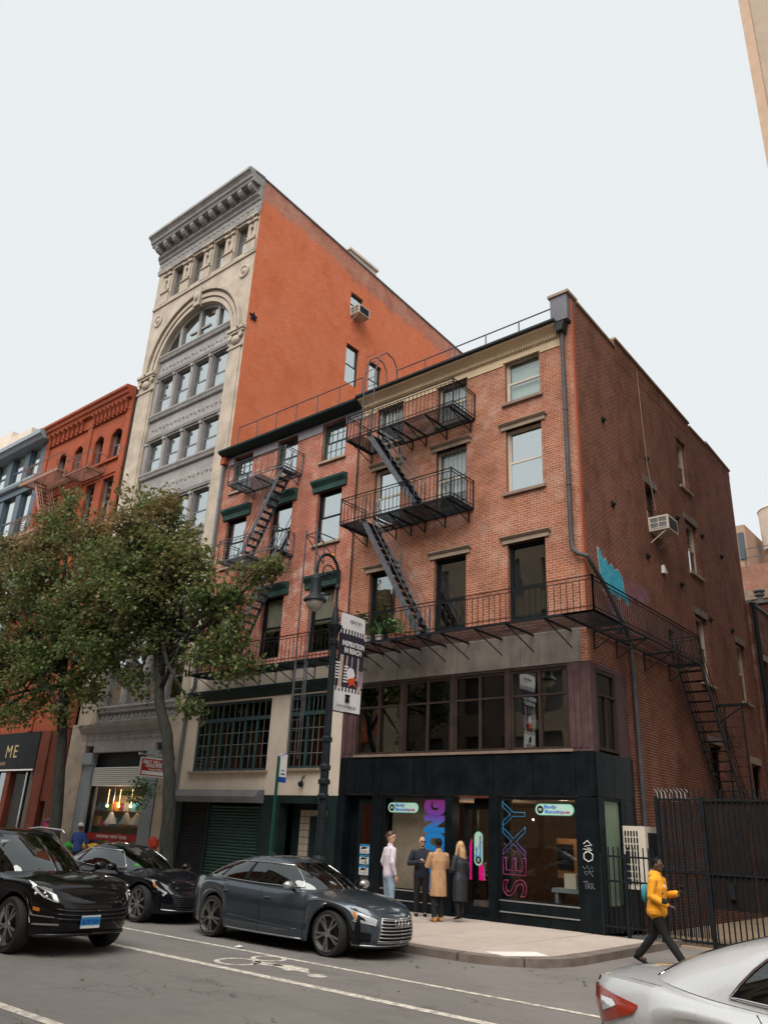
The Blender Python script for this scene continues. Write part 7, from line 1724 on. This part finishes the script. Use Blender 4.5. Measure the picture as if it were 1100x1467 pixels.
def skin(name, mb, mat_, par, vox=.010, sm=6):
    """fuse the overlapping shapes of one garment or body into one continuous surface"""
    o = build(name, mb, mat_, par, fix=True)
    r = o.modifiers.new('fuse', 'REMESH'); r.mode = 'VOXEL'; r.voxel_size = vox; r.use_smooth_shade = True
    s_ = o.modifiers.new('smooth', 'SMOOTH'); s_.factor = .5; s_.iterations = sm
    dg = bpy.context.evaluated_depsgraph_get(); me = bpy.data.meshes.new_from_object(o.evaluated_get(dg)); o.modifiers.clear(); old = o.data; o.data = me; me.name = name; bpy.data.meshes.remove(old)
    me.polygons.foreach_set('use_smooth', [True] * len(me.polygons)); return o
def cloth(name, c, rough=.85, var=.2, fold=.35):
    m = N(name); p = m.objc(); f = m.noise(m.stretch(p, (6, 6, 2.5)), 2.2, 4, .6, .8); g = m.noise(p, 240, 2)
    cc = m.mix(m.mr(f, .3, .7), lum(c, 1 - var), lum(c, 1 + var)); m.principled(cc, rough, 0, m.math('ADD', f, m.math('MULTIPLY', g, .05)), fold, .05); return m.m
def skinmat(name, c): 
    m = N(name); f = m.noise(m.objc(), 30, 3); m.principled(m.mix(m.mr(f, .3, .7), lum(c, .88), lum(c, 1.08)), .5, 0, **{'Subsurface_Weight': .08}); return m.m
skinmat('skin_light', (.50, .29, .21)); skinmat('skin_brown', (.16, .075, .045)); skinmat('skin_dark', (.075, .038, .024))
cloth('shirt_pink', (.64, .57, .64)); cloth('jeans_pale', (.24, .33, .42)); cloth('navy_jacket', (.012, .016, .030)); cloth('black_cloth', (.004, .004, .005)); cloth('camel_coat', (.44, .25, .13)); cloth('hoodie_yellow', (.78, .33, .015)); cloth('puffer_black', (.016, .019, .026), .55); cloth('blue_tee', (.02, .05, .20)); cloth('scarf_white', (.62, .62, .6)); cloth('teal_cloth', (.03, .22, .30)); plain('shoe_tan', (.50, .24, .08), .6); plain('shoe_black', (.010, .010, .010), .45); plain('shoe_white', (.6, .6, .58), .6)
m = N('hair_brown'); m.principled(m.mix(m.mr(m.noise(m.stretch(m.objc(), (60, 60, 6)), 1, 3), .3, .7), (.035, .018, .010), (.09, .05, .028)), .5)
m = N('hair_blonde'); m.principled(m.mix(m.mr(m.noise(m.stretch(m.objc(), (60, 60, 5)), 1, 3), .3, .7), (.32, .17, .07), (.62, .42, .22)), .45)
plain('hair_black', (.008, .007, .007), .6); plain('eye_dark', (.01, .01, .01), .2)
def hand(mb, wr, dirv, palm, sc=1.0, curl=.5):
    """palm and five separate fingers; dirv: pointing direction, palm: direction the palm faces"""
    d = Vector(dirv).normalized(); pn = Vector(palm); pn = (pn - d * pn.dot(d)).normalized(); s = d.cross(pn); w = Vector(wr)
    loft(mb, [w, w + d * .045 * sc, w + d * .09 * sc], [(.026 * sc, .018 * sc), (.040 * sc, .016 * sc), (.042 * sc, .013 * sc)], s, 10)
    for k, L in zip((-1.5, -.5, .5, 1.5), (.062, .076, .080, .070)):
        b = w + d * .088 * sc + s * (k * .021 * sc); a1 = (d * math.cos(curl) + pn * math.sin(curl)); a2 = (d * math.cos(curl * 2.2) + pn * math.sin(curl * 2.2))
        loft(mb, [b, b + a1 * L * .5 * sc, b + a1 * L * .5 * sc + a2 * L * .5 * sc], [.0095 * sc, .009 * sc, .0075 * sc], s, 8)
    b = w + d * .03 * sc + s * .035 * sc; a1 = (d * .7 + s * .6 + pn * .35).normalized(); loft(mb, [b, b + a1 * .035 * sc, b + (a1 * .035 + (d * .9 + pn * .4) * .03) * sc], [.012 * sc, .011 * sc, .009 * sc], s, 8)
def person(label, loc, heading, H, top, bottom, skin_, shoes, hair, arms, legs=None, lean=(0, 0), style='shirt', hair_m='hair_brown', look=0, curl=.5, build_w=1.0, extra=None):
    """arms: per side (elbow, wrist, hand direction, palm) in body coordinates, forward = +x, left = +y; legs: per side (knee, ankle)"""
    e = empty('person', (0, 0, 0), label, 'person'); k = H / 1.75; V = lambda *p: Vector(p) * k
    legs = legs or {1: ((.02, .10, .50), (-.02, .105, .085)), -1: ((.02, -.10, .50), (-.02, -.105, .085))}
    bw = build_w; lx, ly = lean
    hip, waist, chest, sh, nk = V(0, 0, .92), V(lx * .4, ly * .4, 1.08), V(lx * .8, ly * .8, 1.28), V(lx, ly, 1.42), V(lx * 1.05, ly, 1.49); hd = V(lx * 1.25 + .02, ly * 1.1, 1.635)
    ts = [hip - V(0, 0, .06), hip, waist, chest, sh]
    def torso(mb, g): loft(mb, ts, [((.155 * bw + g) * k, (.105 + g) * k), ((.165 * bw + g) * k, (.115 + g) * k), ((.145 * bw + g) * k, (.10 + g) * k), ((.175 * bw + g) * k, (.115 + g) * k), ((.155 * bw + g * .6) * k, (.08 + g * .6) * k)])
    shp = {1: V(lx, ly + .18 * bw, 1.405), -1: V(lx, ly - .18 * bw, 1.405)}
    def arm(mb, g, s, stop=1.0):
        el, wr = V(*arms[s][0]), V(*arms[s][1]); w2 = el.lerp(wr, stop); loft(mb, [shp[s], shp[s].lerp(el, .5), el, el.lerp(w2, .5), w2], [(.055 + g) * k, (.048 + g) * k, (.040 + g) * k, (.036 + g) * k, (.027 + g) * k])
    def leg(mb, g, s, stop=1.0, flare=0):
        kn, an = V(*legs[s][0]), V(*legs[s][1]); a2 = kn.lerp(an, stop); hp = hip + V(0, .085 * s, -.03); loft(mb, [hp, hp.lerp(kn, .5), kn, kn.lerp(a2, .4), a2], [(.088 + g) * k, (.074 + g) * k, (.055 + g) * k, (.052 + g + flare * .3) * k, (.036 + g + flare) * k])
    b = MB(); torso(b, 0)                                            # body: one continuous figure
    for s in (1, -1):
        arm(b, 0, s); leg(b, 0, s); hand(b, V(*arms[s][1]), arms[s][2], arms[s][3], k * .98, curl); an = V(*legs[s][1]); loft(b, [an, an + V(.06, 0, -.045), an + V(.13, 0, -.055)], [(.036 * k, .034 * k)] * 2 + [(.034 * k, .02 * k)])
    loft(b, [nk - V(0, 0, .05), nk + V(.005, 0, .03), hd - V(.01, 0, .06)], [.058 * k, .052 * k, .055 * k])
    cl_, sl_ = math.cos(look), math.sin(look); F_ = lambda x, y, z: hd + V(x * cl_ - y * sl_, x * sl_ + y * cl_, z)
    b.ell(tuple(hd + V(0, 0, .012)), .096 * k, .078 * k, .112 * k, 18, 12); b.ell(tuple(F_(.022, 0, -.055)), .066 * k, .058 * k, .062 * k, 14, 8)
    loft(b, [F_(.088, 0, .03), F_(.102, 0, .0), F_(.108, 0, -.018)], [.009 * k, .012 * k, .016 * k], n=8); b.ell(tuple(F_(.086, 0, -.052)), .012 * k, .024 * k, .008 * k, 8, 6); b.ell(tuple(F_(.08, 0, .035)), .016 * k, .05 * k, .012 * k, 10, 6)
    for s in (1, -1): b.ell(tuple(F_(-.005, .080 * s, .0)), .022 * k, .010 * k, .032 * k, 10, 6)
    skin('body', b, skin_, e, .0085, 4)
    for s in (1, -1):
        b = MB(); b.ell(tuple(F_(.086, .030 * s, .014)), .010 * k, .013 * k, .008 * k, 8, 6); build('eye', b, 'eye_dark', e, smooth=True)
    # garments
    b = MB(); g = .018
    if style == 'coat':
        torso(b, .035); loft(b, [waist, hip, V(-.01, 0, .72), V(-.01, 0, .53)], [(.18 * k, .135 * k), (.195 * k, .15 * k), (.20 * k, .16 * k), (.205 * k, .165 * k)], flat=True)
        for s in (1, -1): arm(b, .026, s, .95)
        loft(b, [nk - V(0, 0, .06), nk + V(-.01, 0, .02)], [(.085 * k, .075 * k), (.075 * k, .068 * k)])
    elif style == 'dress':
        torso(b, .028); loft(b, [waist, hip, V(0, 0, .68), V(0, 0, .45)], [(.165 * k, .12 * k), (.20 * k, .15 * k), (.205 * k, .16 * k), (.20 * k, .15 * k)], flat=True)
        for s in (1, -1): arm(b, .026, s, .93)
    else:
        torso(b, g if style != 'hoodie' else .05)
        for s in (1, -1): arm(b, (.014 if style == 'shirt' else .028 if style in ('hoodie', 'jacket') else .016), s, .93 if style != 'tee' else .15)
        if style in ('hoodie',): loft(b, [hip - V(0, 0, .07), hip], [(.205 * bw * k, .165 * k), (.21 * bw * k, .17 * k)]); b.ell(tuple(nk + V(-.075, 0, -.01)), .075 * k, .115 * k, .075 * k); loft(b, [nk - V(0, 0, .05), nk + V(0, 0, .03)], [.085 * k, .08 * k])
        elif style in ('shirt', 'jacket'): loft(b, [nk - V(0, 0, .055), nk + V(-.006, 0, .015)], [.068 * k, .06 * k])
    skin({'coat': 'coat', 'dress': 'dress_and_jacket', 'hoodie': 'hoodie', 'jacket': 'jacket', 'tee': 'shirt'}.get(style, 'shirt'), b, top, e, .012, 6)
    b = MB(); loft(b, [hip - V(0, 0, .08), hip + V(0, 0, .03), waist - V(0, 0, .06)], [((.165 * bw) * k, .115 * k), ((.178 * bw) * k, .125 * k), ((.163 * bw) * k, .113 * k)])
    for s in (1, -1): leg(b, .016, s, .97, .012 if style != 'dress' else -.006)
    skin('trousers', b, bottom, e, .012, 5)
    for s in (1, -1):
        an = V(*legs[s][1]); b = MB(); fl = an.copy(); heel = style == 'dress'
        tilt = legs[s][2] if len(legs[s]) > 2 else 0
        c1, s1_ = math.cos(tilt), math.sin(tilt); Tt = lambda x, z: an + V(x * c1 - z * s1_, 0, x * s1_ + z * c1)
        if heel: loft(b, [Tt(-.02, .03), Tt(.0, -.02), Tt(.07, -.05), Tt(.15, -.068)], [(.04 * k, .04 * k), (.04 * k, .035 * k), (.042 * k, .025 * k), (.03 * k, .012 * k)]); b.tube([tuple(Tt(-.04, -.02)), tuple(Tt(-.045, -.083))], [.014 * k, .007 * k], 8)
        else: loft(b, [Tt(-.01, .07), Tt(-.01, .01), Tt(.0, -.03)], [.046 * k, .05 * k, (.048 * k, .05 * k)]); loft(b, [Tt(-.055, -.048), Tt(.03, -.045), Tt(.12, -.052), Tt(.185, -.06)], [(.036 * k, .034 * k), (.042 * k, .038 * k), (.047 * k, .03 * k), (.034 * k, .02 * k)])
        skin('shoe', b, shoes, e, .007, 3)
    if hair:
        b = MB()
        if hair in ('short', 'bun', 'long'):
            b.ell(tuple(F_(-.016, 0, .036)), .101 * k, .088 * k, .106 * k, 16, 10); b.ell(tuple(F_(-.05, 0, -.02)), .062 * k, .078 * k, .085 * k, 14, 8)
        if hair == 'bun': b.ell(tuple(F_(-.125, 0, .02)), .042 * k, .042 * k, .042 * k)
        if hair == 'long':
            loft(b, [F_(-.06, 0, .04), F_(-.085, 0, -.10), F_(-.09, 0, -.26), F_(-.075, 0, -.36)], [(.075 * k, .045 * k), (.095 * k, .05 * k), (.10 * k, .04 * k), (.07 * k, .02 * k)])
            for s in (1, -1): loft(b, [F_(.02, .075 * s, .05), F_(.03, .092 * s, -.08), F_(.06, .10 * s, -.25), F_(.08, .085 * s, -.38)], [(.02 * k, .03 * k), (.026 * k, .036 * k), (.03 * k, .04 * k), (.018 * k, .02 * k)])
        if hair == 'crop': b.ell(tuple(F_(-.014, 0, .032)), .095 * k, .082 * k, .100 * k, 16, 10)
        skin('hair', b, hair_m, e, .008, 2)
        # keep the face clear of hair: the cap sits behind the brow line
    if extra: extra(e, V, F_, arms)
    e.location = loc; e.rotation_euler = (0, 0, R(heading)); return e
down = lambda s, f=0.0, o=.0: ((-.02 + f, s * (.25 + o), 1.13), (.06 + f, s * (.235 + o), .88), (.25, 0, -1), (0, -s, 0))
person('person with hair bun in pale pink shirt and light blue jeans, seen from behind', (-3.95, -2.6, ZS), 62, 1.88, 'shirt_pink', 'jeans_pale', 'skin_light', 'shoe_white', 'bun', {1: ((-.05, .27, 1.14), (.07, .21, .93), (.4, -.1, -1), (0, -1, 0)), -1: ((-.06, -.28, 1.14), (.04, -.235, .90), (.3, 0, -1), (0, 1, 0))}, look=-1.05, curl=.5)
def sunglasses(e, V, F_, arms):
    b = MB()
    for s in (1, -1): b.ell(tuple(F_(.094, .032 * s, .016)), V(.012, 0, 0).x, V(.030, 0, 0).x, V(.019, 0, 0).x, 12, 8)
    b.tube([tuple(F_(.09, -.07, .02)), tuple(F_(.105, 0, .02)), tuple(F_(.09, .07, .02)), tuple(F_(0, .083, .02))], .004, 5); build('sunglasses', b, 'eye_dark', e, smooth=True)
def phone_at(p, rot, label):
    b = MB(); b.box(-.036, .036, -.005, .005, -.073, .073); me = piece('phone', b, 'print_black'); o = bpy.data.objects.new('phone', me); col.objects.link(o); o.location = p; o.rotation_euler = rot; tag(o, label, 'phone')
person('bald person in sunglasses and dark navy jacket with hands together', (-4.42, -.75, ZS), -52, 1.80, 'navy_jacket', 'black_cloth', 'skin_light', 'shoe_black', None, {1: ((.04, .30, 1.14), (.27, .06, 1.20), (.7, -.7, .1), (-.3, -.3, 1)), -1: ((.04, -.30, 1.14), (.27, -.05, 1.19), (.7, .7, .1), (-.3, .3, 1))}, style='jacket', curl=.9, build_w=1.08, look=.3, extra=sunglasses)
person('person in long camel coat, black trousers and tan boots, hands raised', (-3.42, -1.42, ZS), 152, 1.78, 'camel_coat', 'black_cloth', 'skin_dark', 'shoe_tan', 'crop', {1: ((.06, .26, 1.15), (.29, .13, 1.22), (.9, -.4, .15), (0, -.5, 1)), -1: ((.07, -.27, 1.15), (.31, -.10, 1.22), (.9, .4, .15), (0, .5, 1))}, style='coat', hair_m='hair_black', curl=.7, legs={1: ((.02, .10, .50), (-.04, .10, .085)), -1: ((.05, -.09, .50), (.03, -.09, .085))})
def strap(e, V, F_, arms):
    b = MB(); b.tube([tuple(V(.02, -.10, 1.44)), tuple(V(-.13, -.16, 1.25)), tuple(V(-.12, -.24, 1.05)), tuple(V(-.04, -.25, .95))], .011, 6); build('green_strap', b, 'pole_green', e)
person('blonde long-haired person in black jacket, black dress and heels', (-3.12, -.95, ZS), 168, 1.73, 'puffer_black', 'black_cloth', 'skin_light', 'shoe_black', 'long', {1: ((.02, .24, 1.13), (.20, .13, 1.10), (.8, -.4, .2), (0, -1, 0)), -1: ((.03, -.24, 1.13), (.23, -.10, 1.12), (.9, .3, .2), (0, 1, 0))}, style='dress', hair_m='hair_blonde', curl=.6, legs={1: ((.02, .08, .50), (-.03, .085, .13)), -1: ((.06, -.08, .50), (.07, -.085, .13))}, look=.25, build_w=.9, extra=strap)
def hoodie_print(e, V, F_, arms):
    b = MB(); b.ell(tuple(V(.155, -.02, 1.25)), .03, .09, .10, 12, 8); build('chest_print', b, 'goods_teal', e, smooth=True)
    b = MB(); b.ell(tuple(V(.165, -.03, 1.29)), .026, .055, .05, 12, 8); build('chest_print', b, 'scarf_white', e, smooth=True)
    b = MB(); loft(b, [V(.10, .10, 1.45), V(.165, .0, 1.33), V(.16, -.12, 1.2), V(.06, -.215, 1.12)], [(.02, .008)] * 4, (0, .6, .6)); build('bag_strap', b, 'navy_jacket', e, smooth=True)
    b = MB(); b.ell(tuple(V(-.20, .06, 1.16)), .07, .13, .16, 14, 10); build('shoulder_bag', b, 'teal_cloth', e, smooth=True)
    b = MB(); loft(b, [V(.19, -.255, 1.075), V(.25, -.235, 1.04)], [.062, .058]); build('sleeve_patch', b, 'black_cloth', e, smooth=True)
person('person in bright yellow hooded top and black trousers striding with a phone', (2.42, -2.88, 0.0), 4, 1.76, 'hoodie_yellow', 'black_cloth', 'skin_dark', 'shoe_black', 'crop', {-1: ((.0, -.29, 1.14), (.28, -.23, 1.01), (1, .1, -.15), (0, .3, -1)), 1: ((.06, .29, 1.14), (.34, .17, 1.20), (.8, -.3, .45), (0, -.5, .8))}, {-1: ((.16, -.09, .50), (.44, -.09, .12), .15), 1: ((-.12, .09, .50), (-.42, .09, .16), -.35)}, (.04, 0), 'hoodie', 'hair_black', -.15, .8, 1.28, hoodie_print)
phone_at((2.42 + .43, -2.88 + .12, 1.30), (R(60), 0, R(20)), 'dark phone held up by the person in the yellow hooded top')
def headwrap(e, V, F_, arms):
    b = MB(); loft(b, [F_(-.03, 0, .03), F_(-.02, 0, .075)], [(.098, .108), (.09, .10)]); build('headscarf', b, 'scarf_white', e, smooth=True)
person('person in dark blue top and white headband outside the hardware shop', (-17.35, -2.5, ZS), 115, 1.72, 'blue_tee', 'black_cloth', 'skin_brown', 'shoe_black', 'short', {1: ((.03, .27, 1.14), (.22, .22, 1.02), (.9, 0, -.2), (0, -1, 0)), -1: ((.03, -.27, 1.14), (.2, -.23, 1.0), (.9, 0, -.2), (0, 1, 0))}, style='tee', extra=headwrap)
phone_at((-4.25, -1.02, 1.36), (R(70), R(20), R(40)), 'dark phone held between the navy-jacketed and camel-coated people')

# ---- litter on the road
b = MB(); b.add([(-3.35, -7.58, .006), (-3.22, -7.62, .012), (-3.12, -7.56, .03), (-3.2, -7.5, .02), (-3.3, -7.5, .035)], [(0, 1, 4), (1, 2, 3), (1, 3, 4)]); single('paper_scrap', b, 'paper_white', (-3.25, -7.55, 0), 'crumpled white paper scrap on the road beside the grey fastback', 'litter', fix=False)
lr = random.Random(12); b = MB()
for _ in range(60):
    x, y = lr.uniform(-9, 6), lr.choice([lr.uniform(-5.9, -5.42), lr.uniform(-6.3, -5.42), lr.uniform(-12, -5.5)])
    leaves(b, Vector((x, y, .012)), 1, .0, .08, lr, 0)
o = build('fallen_leaves', b, 'leaf', fix=False, kind='stuff'); tag(o, 'scattered fallen leaves along the gutter and road', 'leaves')
